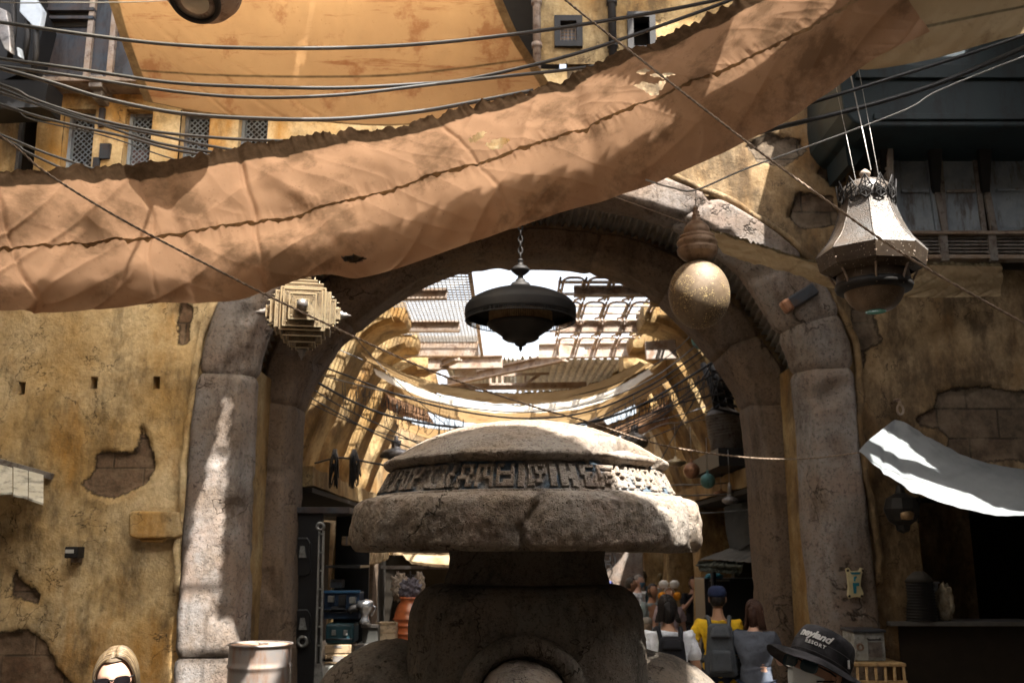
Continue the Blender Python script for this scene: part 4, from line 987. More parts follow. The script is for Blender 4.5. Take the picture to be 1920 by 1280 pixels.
# 4 stepped star lantern
Ys = 8.0; c0 = P(569, 588, Ys); u = Ys / FPX * .87
t = empty('hanging_lantern', (c0.x, Ys, c0.z - 85 * u), 'stepped square brass star lantern with pierced plates in front of the left arch leg', 'lantern')
RZ = Matrix.Rotation(radians(10), 3, 'Z')
def fr(mb, c, ax, half, depth0, depth1, mi=0):
    """square plate perpendicular to ax"""
    ax = Vector(ax); a = Vector((0, 0, 1)) if abs(ax.z) < .5 else Vector((0, 1, 0)); b = ax.cross(a)
    pts = [c + RZ @ (ax * depth0 + a * (sx * half) + b * (sy * half)) for sx, sy in ((-1, -1), (1, -1), (1, 1), (-1, 1))]
    mb.prism(pts, RZ @ (ax * (depth1 - depth0)), mi)
MB().box(c0, (94 * u, 94 * u, 94 * u), RZ).build('core', M['brass'], t, bevel=.004)
for ax in ((0, -1, 0), (1, 0, 0), (-1, 0, 0), (0, 0, 1), (0, 0, -1), (0, 1, 0)):
    mb = MB()
    for h, d0, d1 in ((41, 47, 58), (28, 58, 69), (13, 69, 79)): fr(mb, c0, ax, h * u, d0 * u, d1 * u)
    pl = mb.build('stepped_face', M['brass'], t, bevel=.003)
    e = MB(); A = Vector(ax); a = Vector((0, 0, 1)) if abs(A.z) < .5 else Vector((0, 1, 0)); b = A.cross(a)
    for h, d in ((47, 47.5), (41, 58.5), (28, 69.5), (13, 79.5)):
        q = [c0 + RZ @ (A * (d * u) + a * (sx * h * u) + b * (sy * h * u)) for sx, sy in ((-1, -1), (1, -1), (1, 1), (-1, 1))]
        for i in range(4): e.bar(q[i], q[(i + 1) % 4], .011 if h > 46 else .009, .008)
    for (sx, sy, h, d) in ((.8, .8, 41, 58), (-.8, .8, 41, 58), (.8, -.8, 41, 58), (-.8, -.8, 41, 58), (.8, .8, 28, 69), (-.8, .8, 28, 69), (.8, -.8, 28, 69), (-.8, -.8, 28, 69)):
        p = c0 + RZ @ (A * (d * u) + a * (sx * h * u) + b * (sy * h * u)); e.tube([p, p + RZ @ (A * (9 * u))], .003, 5)
    e.build('edging', M['brass_edge'], pl)
    k = MB(); Rk = (RZ @ A).to_track_quat('Z', 'Y').to_matrix()
    if A.y < 0: k.lathe([(0, 79 * u), (9 * u, 79 * u), (12 * u, 84 * u), (12 * u, 90 * u), (9 * u, 96 * u), (4 * u, 99 * u), (0, 99.5 * u)], tuple(c0), 24, R=Rk)
    else: k.lathe([(0, 79 * u), (9 * u, 79 * u), (10 * u, 84 * u), (6 * u, 88 * u), (7 * u, 92 * u), (3 * u, 98 * u), (0, 106 * u)], tuple(c0), 20, R=Rk)
    if A.z < .5: k.build('knob', M['pewter'], pl)
mb = MB(); mb.tube([c0 + Vector((0, 0, 78 * u)), c0 + Vector((0, 0, 1.35))], .006, 6); mb.build('hanging_rod', M['wire'], t)
# 5 spotlight-like pot at the top
Yp = 5.6; c0 = P(380, -30, Yp); u = Yp / FPX
t = empty('hanging_lantern', (c0.x, Yp, c0.z - .1), 'rusty bulbous lamp with a milky round lens hanging over the orange canvas', 'lantern')
D = Vector((-.10, -.42, -1)).normalized(); Rk = D.to_track_quat('Z', 'Y').to_matrix()
mb = MB(); mb.lathe([(0, -70 * u), (25 * u, -68 * u), (62 * u, -45 * u), (82 * u, -12 * u), (84 * u, 10 * u), (76 * u, 32 * u), (60 * u, 48 * u), (52 * u, 53 * u), (50 * u, 60 * u)], tuple(c0), 48, R=Rk); mb.build('body', M['rust'], t)
mb = MB(); mb.lathe([(42 * u, 56 * u), (42 * u, 64 * u), (51 * u, 65 * u), (53 * u, 58 * u), (52 * u, 52 * u)], tuple(c0), 48, R=Rk, cap=False); mb.build('rim', M['dark_metal'], t)
mb = MB(); mb.lathe([(0, 63 * u), (25 * u, 61 * u), (42.5 * u, 57 * u)], tuple(c0), 40, R=Rk, cap=False); mb.build('lens', M['lens'], t)
MB().tube([c0 + Vector((0, 0, 60 * u)), c0 + Vector((0, 0, 3))], .012, 8).build('hanging_rod', M['dark_metal'], t)
# ------------------------------------------------------------------ left wall fixtures
YQ = FY - .02
t = empty('stone_block', P(293, 1010, YQ), 'single rough ochre stone block protruding from the left wall beside the arch leg', 'block')
mb = MB(); q = [P(a, b, YQ) for a, b in ((247, 962), (255, 958), (340, 960), (348, 1003), (336, 1008), (262, 1010), (248, 1005))]
mb.prism(q, (0, -.10, 0)); o = mb.build('block', M['plaster'], t, bevel=.025, fix=True, seg=3)
a_ = o.data.attributes.new('patch', 'FLOAT', 'POINT')
MB().prism([P(a, b, YQ) for a, b in ((262, 1008), (315, 1008), (308, 1017), (268, 1016))], (0, -.06, 0)).build('corbel', M['plaster'], t, bevel=.02, fix=True)
t = empty('wall_light', P(140, 1045, FY - .1), 'small black box light fixed to the ochre wall', 'lamp')
p = P(140, 1035, FY - .08); MB().box(p, (.13, .16, .11)).build('housing', M['dark_metal'], t, bevel=.01)
MB().box(p + Vector((-.015, -.083, .01)), (.08, .01, .035)).build('lens', plain('frosted lens', (.5, .5, .48), .3), t)
MB().box(p + Vector((0, .06, -.075)), (.08, .08, .04)).build('bracket', M['rust'], t)
# projector-like gear in the top left corner
t = empty('machine_cluster', P(30, 120, 9.3), 'dark machinery with pale angled cover plates in the top left corner', 'machine')
for q, y, m_ in (([(-60, -60), (55, -60), (84, 40), (60, 130), (-60, 175)], 9.5, 'black'), ([(-40, 150), (90, 150), (84, 200), (-40, 205)], 9.4, 'black')):
    MB().prism([P(a, b, y) for a, b in q], (0, .35, 0)).build('housing', M[m_], t, fix=True)
for q, y in (([(38, -10), (62, -8), (80, 20), (74, 52), (62, 50), (36, 22)], 9.2), ([(-10, 10), (12, 20), (18, 60), (20, 100), (8, 92), (-6, 60)], 9.15), ([(30, 88), (34, 88), (38, 108), (32, 106)], 9.2)):
    MB().prism([P(a, b, y) for a, b in q], (.02, .06, 0)).build('cover_plate', M['pewter'] if y < 9.18 else plain('pale grey plate', (.42, .47, .52), .5), t, fix=True, bevel=.01)
for a, b in ((24, 60), (50, 70), (66, 100)): MB().tube([P(a, -40, 9.3), P(a + 2, b, 9.25), P(a - 6, b + 50, 9.3)], .03, 10).build('conduit', M['dark_metal'], t)
# oil drum
Yd = 9.55; c = P(489, 1205, Yd); r = 56 / FPX * Yd
t = empty('oil_drum', (c.x, Yd, 0), 'dented grey steel drum with rusty lid at the foot of the left arch leg', 'drum')
zt = P(489, 1205, Yd).z
dm_ = weathered('grey drum paint', (.20, .21, .22), (.27, .22, .19), (.22, .12, .07), 3, .5, .4, .3, .004, 40, 1)
def dd(v, a, r_, z): k = 1 + .012 * nz(v * 3, 1, 3); return Vector((v.x * k, v.y * k, v.z))
pf = [(r * .985, 0), (r * .985, zt * .33)]
for zz in (zt * .33, zt * .62, zt * .86): pf += [(r * .985, zz - .03), (r * 1.02, zz - .015), (r * 1.02, zz), (r * .985, zz + .015)]
pf += [(r * .985, zt - .02), (r * 1.03, zt - .015), (r * 1.03, zt), (r * .97, zt), (r * .97, zt - .015)]
MB().lathe(densify(pf, .03), (c.x, Yd, 0), 96, disp=dd, cap=False).build('body', dm_, t)
MB().lathe([(0, zt - .012), (r * .97, zt - .012)], (c.x, Yd, 0), 64, cap=False).build('lid', weathered('rusty lid', (.50, .32, .22), (.42, .27, .18), None, 4, .8), t)
MB().box((c.x + .03, Yd - .02, zt + .0), (.09, .03, .022), .4).build('bung', M['pewter'], t, bevel=.004)
mb = MB(); mb.tube([(c.x + r * 1.02, Yd - .1, zt - .16), (c.x + r * 1.08, Yd - .12, zt - .19), (c.x + r * 1.08, Yd - .12, zt - .33), (c.x + r * 1.02, Yd - .1, zt - .36)], .012, 6); mb.build('handle', M['pewter'], t)
# ------------------------------------------------------------------ blue hooded bay, upper right
YB = 8.9
bay = empty('hooded_bay', (P(1750, 300, YB).x, YB, PZ(500, YB)), 'dark blue metal hood over worn grey shutters projecting from the wall at the upper right', 'bay')
xl = P(1590, 235, YB).x; xr = 9.0; z0 = PZ(238, YB); z1 = PZ(-60, YB)
prof = []                                                # rounded lower left corner, front face
pts = [(1574, -60), (1576, 160), (1582, 205), (1600, 228), (1630, 238), (2300, 238), (2300, -60)]
poly = [P(a, b, YB) for a, b in pts]
MB().prism(poly, (0, 1.15, 0)).build('hood', M['blue_metal'], bay, bevel=.02, fix=True)
mb = MB(); mb.b2(P(1640, 222, YB - .03).x, xr, YB - .03, YB - .003, PZ(226, YB), PZ(215, YB)); mb.b2(P(1600, 90, YB - .03).x, xr, YB - .05, YB - .003, PZ(150, YB), PZ(125, YB))
mb.build('lip', M['blue_metal'], bay, bevel=.004)
# side cheek going down, black
ch = [P(1574, 150, YB + .5), P(1578, 235, YB + .5), P(1590, 310, YB + .5), P(1604, 310, YB + .5), P(1640, 262, YB + .5), P(1700, 236, YB + .5), P(1700, 150, YB + .5)]
MB().prism(ch, (0, .6, 0)).build('cheek', M['blue_metal'], bay, fix=True)
Yw = 9.75                                                # shutter wall under the hood
MB().b2(P(1680, 300, Yw).x - .25, xr, Yw + .08, Yw + .12, PZ(500, Yw), PZ(200, Yw)).build('backing', M['void'], bay)
panels = [((1678, 290), (1738, 290), (1758, 436), (1686, 436)), ((1760, 290), (1826, 290), (1844, 436), (1772, 438)), ((1852, 290), (1920, 290), (1938, 430), (1866, 432)), ((1945, 290), (2010, 290), (2030, 430), (1955, 432))]
for k, q in enumerate(panels):
    a = [P(x, y, Yw) for x, y in q]
    f = MB(); f.prism([a[3], a[2], a[1], a[0]], (0, .05, 0)); fo = f.build('shutter', M['shutter'], bay, fix=True)
    e = MB()
    def ip(sx, sy): return a[3].lerp(a[2], sx).lerp(a[0].lerp(a[1], sx), sy)
    for s0, s1 in (((0, 0), (1, 0)), ((1, 0), (1, 1)), ((0, 1), (0, 0)), ((.12, .52), (.88, .52))):
        p, q_ = ip(*s0), ip(*s1); e.bar(p + Vector((0, -.012, 0)), q_ + Vector((0, -.012, 0)), .05, .03)
    e.build('shutter_frame', M['shutter_frame'] if k % 2 else M['shutter'], fo)
for px in (1755, 1848, 1940, 1664):                       # dark braces under the hood
    b = MB(); p0 = P(px - 12, 240, 9.1); p1 = P(px + 4, 362, Yw - .04); b.prism([P(px - 16, 238, 9.3), P(px + 14, 238, 9.3), P(px + 8, 362, Yw - .05), P(px - 4, 362, Yw - .05)], (0, .06, 0))
    b.build('brace', M['black'], bay, fix=True)
    MB().bar(P(px + 2, 362, Yw - .03), P(px + 16, 436, Yw - .03), .06, .05, up=(0, 1, 0)).build('post', M['shutter_frame'], bay)
# louvred ledge
for k in range(5):
    zz = PZ(449 + k * 6.5, Yw); MB().b2(P(1695, 460, Yw).x, xr, Yw - .03, Yw + .03, zz, zz + .018).build('louver', M['shutter_frame'], bay)
for px in (1765, 1856, 1950): MB().b2(P(px - 7, 460, Yw).x, P(px + 7, 460, Yw).x, Yw - .07, Yw - .031, PZ(492, Yw), PZ(438, Yw)).build('post', M['shutter_frame'], bay)
MB().b2(P(1680, 460, Yw).x, xr, Yw - .10, Yw + .1, PZ(444, Yw), PZ(438, Yw)).build('ledge', M['rust'], bay, bevel=.006)
MB().b2(P(1680, 460, Yw).x, xr, Yw - .06, Yw + .1, PZ(488, Yw), PZ(480, Yw)).build('ledge', M['rust'], bay, bevel=.006)
# wooden lattice cheek left of the shutters
e = MB(); q = [P(1640, 310, Yw + .1), P(1668, 275, Yw - .3), P(1672, 400, Yw - .3), P(1650, 440, Yw + .1)]
for i in range(4): e.bar(q[i], q[(i + 1) % 4], .05, .05)
for s in (.35, .68): e.bar(q[0].lerp(q[3], s), q[1].lerp(q[2], s), .035, .035)
e.bar(q[0], q[1].lerp(q[2], .35), .03, .03); e.bar(q[3].lerp(q[0], .3), q[1].lerp(q[2], .68), .03, .03)
e.build('cheek_frame', M['shutter_frame'], bay)
# iron ring hook
h = P(1683, 760, 9.95); mb = MB(); mb.tube([h + Vector((0, .06, .06)), h + Vector((0, -.05, .05)), h + Vector((0, -.06, 0))], .018, 8)
mb.tube([h + Vector((.0 + .03 * sin(a), -.06, -.05 - .05 * cos(a))) for a in [2 * pi * i / 16 for i in range(17)]], .012, 6, caps=False)
tag(mb.build('wall_hook', M['rust']), 'rusty iron ring hook in the wall above the grey awning corner', 'hook')
# caged wall lamp
c = P(1690, 950, 9.6); t = empty('wall_lamp', (c.x, 9.6, c.z - .2), 'black caged iron lamp on the brown wall under the grey awning', 'lamp')
mb = MB(); mb.lathe([(.0, .22), (.03, .2), (.05, .13), (.14, .08), (.17, -.02), (.13, -.13), (.07, -.17), (.06, -.22), (.0, -.25)][::-1], tuple(c), 10, smooth=False); mb.build('cage', M['dark_metal'], t)
MB().lathe([(.0, -.13), (.06, -.12), (.075, -.06), (.055, -.045), (0, -.045)], (c.x, c.y - .10, c.z), 16).build('bulb_cup', M['gold'], t)
mb = MB(); mb.tube([c + Vector((.0, 0, .2)), c + Vector((.08, .1, .26)), c + Vector((.12, .25, .2)), c + Vector((.12, .4, .1))], .014, 6); mb.tube([c + Vector((.02, -.02, .2)), c + Vector((.17, -.03, .1)), c + Vector((.14, -.02, -.15))], .008, 6)
mb.build('bracket', M['dark_metal'], t)
# glyph plaque on the outer leg
Yq = FY - .17; t = empty('wall_plaque', P(1603, 1120, Yq), 'cream metal plaque with teal glyphs on the right leg of the outer arch', 'sign')
def pq(pts, y0, y1): return [P(a, b, y0) for a, b in pts], (0, y1 - y0, 0)
pl = [(1587, 1066), (1592, 1063), (1596, 1070), (1612, 1070), (1615, 1063), (1620, 1066), (1616, 1078), (1614, 1098), (1620, 1112), (1617, 1121), (1610, 1118), (1600, 1119), (1594, 1122), (1590, 1116), (1592, 1100), (1590, 1080)]
a_, b_ = pq(pl, Yq, Yq + .05); MB().prism(a_, b_).build('plate', plain('cream enamel', (.52, .46, .28), .5), t, bevel=.006, fix=True)
mb = MB()
for q in ([(1594, 1072), (1614, 1072), (1612, 1076), (1597, 1076)], [(1601, 1081), (1606, 1079), (1607, 1082), (1604, 1085), (1604, 1089), (1601, 1089)], [(1599, 1092), (1611, 1092), (1611, 1098), (1606, 1098), (1606, 1112), (1601, 1112)]):
    a_, b_ = pq(q, Yq - .006, Yq + .004); mb.prism(a_, b_)
mb.build('glyph', plain('teal enamel', (.02, .16, .22), .5), t, fix=True)
mb = MB()
for (x, y) in ((1590, 1069), (1618, 1069), (1593, 1117), (1616, 1117)): 
    p = P(x, y, Yq - .004); mb.lathe([(0, -.01), (.012, -.01), (.012, .0), (0, .0)], tuple(p), 10, R=Matrix.Rotation(pi / 2, 3, 'X'))
mb.build('bolt', M['dark_metal'], t)
# white notice panel on the inner leg
Yn = 11.1; t = empty('notice_board', P(1513, 1180, Yn), 'tall pale notice board hanging on the right leg of the inner arch', 'board')
q = [P(1497, 1055, Yn), P(1519, 1057, Yn - .15), P(1531, 1182, Yn - .15), P(1508, 1180, Yn)]
MB().prism(q, (.02, .05, 0)).build('board', plain('pale board', (.42, .45, .52), .6), t, fix=True)
mb = MB()
for k in range(1, 7):
    p0 = q[0].lerp(q[3], k / 7); p1 = q[1].lerp(q[2], k / 7); mb.bar(p0 + Vector((0, -.008, 0)), p1 + Vector((0, -.008, 0)), .008, .01)
mb.bar(q[0].lerp(q[1], .5) + Vector((0, -.008, 0)), q[3].lerp(q[2], .5) + Vector((0, -.008, 0)), .008, .01)
mb.build('ruled_line', M['blue_rust'], t)
p0 = q[0].lerp(q[1], .35).lerp(q[3].lerp(q[2], .35), .08); MB().box(p0 + Vector((.02, -.012, 0)), (.07, .01, .05)).build('red_label', plain('faded red', (.35, .10, .07)), t)
# goods at the shop mouth
Yg = 9.2
t = empty('storage_crate', P(1642, 1285, Yg), 'yellow bamboo cage crate standing by the shop mouth', 'crate')
x0, x1 = P(1585, 1245, Yg).x, P(1698, 1245, Yg).x; zt = PZ(1242, Yg); y0, y1 = Yg, Yg + .55; zb0 = zt - .62
bam = weathered('bamboo', (.45, .31, .15), (.32, .20, .09), None, 8, .6)
mb = MB(); mb.b2(x0, x1, y0 - .02, y1, zt - .03, zt); mb.build('lid', bam, t, bevel=.008)
for i in range(7): MB().tube([(x0 + .02 + (x1 - x0 - .04) * i / 6, y0, zt - .03), (x0 + .02 + (x1 - x0 - .04) * i / 6, y0, zb0)], .014, 8).build('bar', bam, t)
for i in range(4): MB().tube([(x0 + .02, y0 + .08 + .15 * i, zt - .03), (x0 + .02, y0 + .08 + .15 * i, zb0)], .014, 8).build('bar', bam, t)
for zz in (zt - .16, zt - .40, zb0): MB().b2(x0, x1, y0 - .012, y0 + .012, zz - .012, zz + .012).build('rail', bam, t)
MB().b2(x0, x1, y0, y1, zb0 - .03, zb0).build('base', bam, t)
MB().b2(x0 + .05, x1 - .05, y0 + .1, y1 + .4, 0, zb0 - .03).build('plinth', M['void'], t)
t = empty('metal_box', P(1632, 1240, Yg + .2), 'grey dented metal box with a round dial on the bamboo crate', 'box')
x0b, x1b = P(1602, 1210, Yg + .1).x, P(1660, 1210, Yg + .1).x; zt2 = PZ(1185, Yg + .1)
MB().b2(x0b, x1b, Yg + .1, Yg + .42, zt + .003, zt2).build('case', M['pewter'] if 0 else weathered('grey metal case', (.36, .38, .37), (.26, .27, .26), (.12, .11, .1), 5, .6, .2, .4), t, bevel=.012)
MB().b2(x0b - .012, x1b + .012, Yg + .08, Yg + .44, zt2 - .002, zt2 + .025).build('lid', M['blue_rust'], t, bevel=.008)
mb = MB(); mb.lathe([(.018, .0), (.018, .015), (.032, .015), (.034, 0)], ((x0b + .05), Yg + .1, (zt + zt2) / 2), 20, R=Matrix.Rotation(pi / 2, 3, 'X'), cap=False); mb.build('dial', M['rust'], t)
MB().b2(x0b + .12, x0b + .24, Yg + .088, Yg + .098, zt + .04, zt2 - .08).build('plate', M['pewter'], t)
mb = MB(); mb.tube([(x0b + .12, Yg + .1, zt2 - .05), (x0b + .12, Yg + .07, zt2 - .06), (x0b + .23, Yg + .07, zt2 - .06), (x0b + .23, Yg + .1, zt2 - .05)], .006, 6); mb.build('handle', M['dark_metal'], t)
# counter with white crate, beehive jar and cloth bag
Yc = 9.9
ct = empty('shop_counter', P(1720, 1250, Yc), 'dark shop counter in front of the black doorway', 'counter')
zc = PZ(1165, Yc); MB().b2(P(1668, 1170, Yc).x, P(1960, 1170, Yc).x, Yc, Yc + .5, zc - .04, zc).build('top', plain('grey worktop', (.12, .12, .12), .5), ct, bevel=.006)
MB().b2(P(1690, 1170, Yc).x, 6, Yc + .08, Yc + .45, 0, zc - .04).build('front_panel', M['void'], ct)
t = empty('plastic_crate', P(1720, 1165, Yc + .35), 'white slotted crate behind the dark ribbed jar on the counter', 'crate')
x0, x1 = P(1683, 1120, Yc + .3).x, P(1762, 1120, Yc + .3).x; z1_ = PZ(1090, Yc + .3)
wm = plain('dull white plastic', (.42, .43, .46), .5)
mb = MB(); mb.b2(x0, x1, Yc + .32, Yc + .36, zc + .003, z1_ - .05); mb.build('side_panel', wm, t)
for k in range(4): MB().b2(x0 + k * (x1 - x0 - .03) / 3, x0 + .03 + k * (x1 - x0 - .03) / 3, Yc + .315, Yc + .365, z1_ - .05, z1_ - .015).build('slot_post', wm, t)
MB().b2(x0 - .01, x1 + .01, Yc + .30, Yc + .38, z1_ - .016, z1_).build('rim', wm, t)
t = empty('ribbed_jar', P(1725, 1165, Yc + .15), 'black ribbed beehive jar with pointed lid on the counter', 'jar')
c = P(1725, 1166, Yc + .15); c.z = zc
prof = []
for i in range(14):
    zz = i / 13 * .36; r = .165 * (1 - .12 * (zz / .36)) ; prof += [(r, zz), (r + .012, zz + .008), (r, zz + .016)]
MB().lathe(prof, tuple(c), 32).build('body', M['dark_metal'], t)
MB().lathe([(.16, .37), (.13, .42), (.075, .47), (.03, .50), (.03, .525), (.045, .545), (.02, .57), (0, .60)], tuple(c), 32).build('lid', plain('dark clay', (.06, .055, .05)), t)
def soft(c, r, name, mat, parent=None, label=None, cat=None, group=None, amp=.25, seed=0, fr_=6, sq=1):
    mb = MB(); pr = [(sin(pi * i / 30) ** (.7), -cos(pi * i / 30)) for i in range(31)]
    def d(v, a, q, z):
        s_ = 1 + amp * noise.noise(Vector((v.x * fr_ / 3 + seed, v.y * fr_ / 3, v.z * fr_ / 3))) + amp * .4 * noise.noise(v * fr_ + Vector((seed, 0, 0))); return Vector((v.x * r[0] * s_, v.y * r[1] * s_, v.z * r[2] * s_))
    mb.lathe(pr, tuple(c), 48, disp=d); o = mb.build(name, mat, parent)
    if label: tag(o, label, cat, group)
    return o
p = P(1772, 1130, Yc + .2); soft((p.x, p.y, zc + .17), (.085, .08, .17), 'cloth_sack', weathered('cream sacking', (.42, .38, .30), (.28, .23, .16), None, 12, .9, bump=.6), None, 'cream cloth sack leaning beside the black ribbed jar', 'sack')
# ------------------------------------------------------------------ the alley behind the arches
def Yr_(py, h=3.4): return h / math.tan(PITCH + math.atan((640 - py) / FPX))
def rough_obj(mb, name, mats, parent, amp=.03, sub=3, fr_=2.2, patch=True, smooth=True, seed=0, bev=0):
    me = mb.mesh(name); bm = bmesh.new(); bm.from_mesh(me)
    bmesh.ops.remove_doubles(bm, verts=bm.verts, dist=1e-4); bmesh.ops.recalc_face_normals(bm, faces=bm.faces)
    if bev: bmesh.ops.bevel(bm, geom=list(bm.edges), offset=bev, segments=2, affect='EDGES', profile=.6)
    for _ in range(sub):
        L = sorted(bm.edges, key=lambda e: -e.calc_length()); m = L[0].calc_length()
        if m < .12: break
        bmesh.ops.subdivide_edges(bm, edges=[e for e in L if e.calc_length() > m * .5], cuts=1, use_grid_fill=True)
    bm.normal_update()
    for v in bm.verts:
        v.co += v.normal * (amp * nz(v.co + Vector((seed, 0, 0)), fr_, 4) + amp * .4 * nz(v.co, fr_ * 3, 2))
    bmesh.ops.triangulate(bm, faces=[f for f in bm.faces if len(f.verts) > 4])
    for f in bm.faces: f.smooth = smooth
    bm.to_mesh(me); bm.free()
    if smooth: me.set_sharp_from_angle(angle=radians(38))
    return link(name, me, mats, parent)
def swept(path, wy, th, Yc):
    """a rib: path of (x, z) for its inner edge, thickness th outwards, width wy along the alley"""
    pts = rail([Vector((x, 0, z)) for x, z in path], n=6); rows = []
    for i, p in enumerate(pts):
        t = (pts[min(len(pts) - 1, i + 1)] - pts[max(0, i - 1)]).normalized(); n_ = Vector((t.z, 0, -t.x)); 
        if n_.x * (1 if path[0][0] > 0 else -1) < 0: n_ = -n_
        T_ = th(i / (len(pts) - 1)); c = p + Vector((0, Yc, 0))
        b = .06
        row = [c + Vector((0, -wy / 2 + b, 0)), c + Vector((0, wy / 2 - b, 0)), c + Vector((0, wy / 2, 0)) + n_ * b, c + Vector((0, wy / 2, 0)) + n_ * T_, c + Vector((0, -wy / 2, 0)) + n_ * T_, c + Vector((0, -wy / 2, 0)) + n_ * b]
        rows.append(row + [row[0]])
    mb = MB(); mb.grid(rows, smooth=False); mb.add(rows[0][:-1], [tuple(range(6))]); mb.add(rows[-1][:-1], [tuple(range(6))[::-1]])
    return mb
RIBX = [(-2.98, 3.2), (-2.88, 3.5), (-2.70, 4.0), (-2.46, 4.55), (-2.2, 5.05), (-1.98, 5.3), (-1.70, 5.42)]
ribY = [12.6, 14.35, 16.1, 18.0, 20.2]
bL = empty('alley_building', (-4.5, 16, 0), 'yellow plastered building along the left of the alley with leaning ribs', 'building')
bR = empty('alley_building', (4.8, 16, 0), 'yellow plastered building along the right of the alley with leaning ribs', 'building')
for side, root in ((-1, bL), (1, bR)):
    for k, Yc in enumerate(ribY):
        path = [((x if side < 0 else .3 - x), z) for x, z in RIBX]
        if side > 0: path = [(x + .05 * k, z) for x, z in path]
        rough_obj(swept(path, 1.02, lambda s: .62 - .14 * s, Yc), 'rib', M['plaster_a'], root, .022, 4, 2.2, seed=k * 3 + side)
        rough_obj(MB().box((path[-1][0] - side * .0, Yc, path[-1][1] + .16), (.34, .8, .36)), 'rib_head', M['plaster_a'], root, .02, 3, 2.5, seed=k, bev=.10)
    # wall behind ribs, overhanging ledge, dark stalls below
    xw = -3.3 if side < 0 else 3.75
    mb = MB(); mb.b2(min(xw, xw + side * 1.2), max(xw, xw + side * 1.2), FY + 2.0, 30, 3.0, 6.6); rough_obj(mb, 'wall', M['plaster_a'], root, .06, 5, 1.1)
    mb = MB(); xi = -2.45 if side < 0 else 2.9; mb.b2(min(xi, xw), max(xi, xw), FY + 2.3, 22.5, 2.98, 3.22); rough_obj(mb, 'ledge', M['plaster_a'], root, .04, 5, 1.8)
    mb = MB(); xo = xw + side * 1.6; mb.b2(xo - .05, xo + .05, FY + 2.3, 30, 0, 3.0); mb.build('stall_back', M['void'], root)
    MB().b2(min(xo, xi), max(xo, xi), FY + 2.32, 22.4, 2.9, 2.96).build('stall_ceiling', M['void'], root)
    for Yc in ((17.6, 21.5) if side < 0 else (16.6, 20.0, 23.5)):
        mb = MB(); xp = xi + side * .35; mb.box((xp, Yc, 1.5), (.62, .8, 3.0), taper=.72); rough_obj(mb, 'pier', M['plaster_a'], root, .04, 4, 1.6, seed=Yc, bev=.06)
# end of the alley
bE = empty('end_building', (.5, 27, 0), 'sunlit yellow building closing the far end of the alley, dark doorways between its piers', 'building')
for x0, x1, z0, z1 in ((-7, -2.0, 0, 5.5), (-2.0, -.9, 2.4, 5.5), (-.9, 1.5, 0, 5.2), (3.1, 4.3, 2.5, 5.4), (4.3, 5.4, 0, 5.4), (5.4, 6.3, 2.4, 5.4), (6.3, 11, 0, 5.6), (1.5, 3.1, 2.5, 5.2)):
    mb = MB(); mb.b2(x0, x1, 27, 28.2, z0, z1); rough_obj(mb, 'wall', M['plaster_r'], bE, .05, 4, 1.3, seed=x0)
MB().b2(-7, 11, 28.4, 28.5, 0, 4).build('doorway', M['void'], bE)
for px, w_, yy in ((1165, 70, 21), (1290, 92, 23.5), (1215, 28, 25)):
    x = PX(px, yy); ww = w_ / FPX * yy; t = empty('plaster_pier', (x, yy, 0), {1165: 'brown plaster pier with a round painted emblem behind the grey shirted man', 1290: 'broad yellow plaster pier behind the woman in black', 1215: 'slim sunlit post at the far end of the alley'}[px], 'pier')
    zt = PZ(860, yy); mb = MB(); mb.box((x, yy, zt / 2), (ww * 1.15, .9, zt), taper=.85); rough_obj(mb, 'pier', M['plaster_a'] if px == 1290 else M['stone'], t, .05, 4, 1.5, seed=px, bev=.08)
    if px == 1165:
        mb = MB(); c = P(1135, 1050, yy - .55); s_ = .011
        mb.tube([c + Vector((.20 * cos(a), 0, .20 * sin(a))) for a in [2 * pi * i / 30 for i in range(31)]], s_, 5, caps=False)
        for a, b in (((-.10, .10), (.10, .10)), ((.10, .10), (.10, -.02)), ((-.10, -.02), (.10, -.02)), ((-.02, .1), (-.02, -.02)), ((-.10, -.07), (-.10, -.14)), ((-.10, -.07), (.10, -.07)), ((.10, -.07), (.10, -.14)), ((0, -.07), (0, -.14))):
            mb.bar(c + Vector((a[0], 0, a[1])), c + Vector((b[0], 0, b[1])), .022)
        mb.build('emblem', M['black'], t)
# ---- roof beams
def beam(p0, p1, h, label, mat='rust', w=.14, extra=None, grp='steel beams over the alley'):
    (ax, ay), (bx, by) = p0, p1; Y0, Y1 = Yr_(ay), Yr_(by)
    a, b = P(ax, ay, Y0), P(bx, by, Y1); hh = h / FPX * Y0
    t = empty('steel_beam', a, label, 'beam', grp)
    MB().bar(a, b, w * .35, hh * .9).build('web', M[mat], t)
    for s in (-1, 1): MB().bar(a + Vector((0, 0, s * hh / 2)), b + Vector((0, 0, s * hh / 2)), w, .022).build('flange', M[mat], t)
    if extra:
        for q in extra: MB().prism([P(x, y, Y0 - .09) for x, y in q], (0, .03, 0)).build('gusset', M['rust_pale'], t, fix=True)
beam((600, 612), (862, 612), 18, 'brown steel beam jutting over the alley from the left, level with the lantern bowl')
beam((600, 650), (897, 650), 36, 'deep brown steel beam below the wire mesh on the left')
beam((640, 555), (838, 552), 16, 'short ribbed steel beam under the mesh, topmost on the left')
beam((770, 682), (942, 678), 22, 'brown steel plate beam, lowest of those under the mesh on the left', extra=[[(852, 680), (893, 680), (893, 706), (852, 706)]])
beam((1076, 546), (1330, 546), 16, 'dark steel beam crossing the looped grating, uppermost on the right')
beam((1050, 612), (1270, 611), 22, 'brown steel beam crossing the looped grating at the height of the lantern bowl')
beam((1010, 658), (1240, 655), 26, 'pale steel beam with square plate at the lower end of the looped grating', 'rust_pale', extra=[[(1048, 640), (1096, 640), (1096, 672), (1048, 672)]])
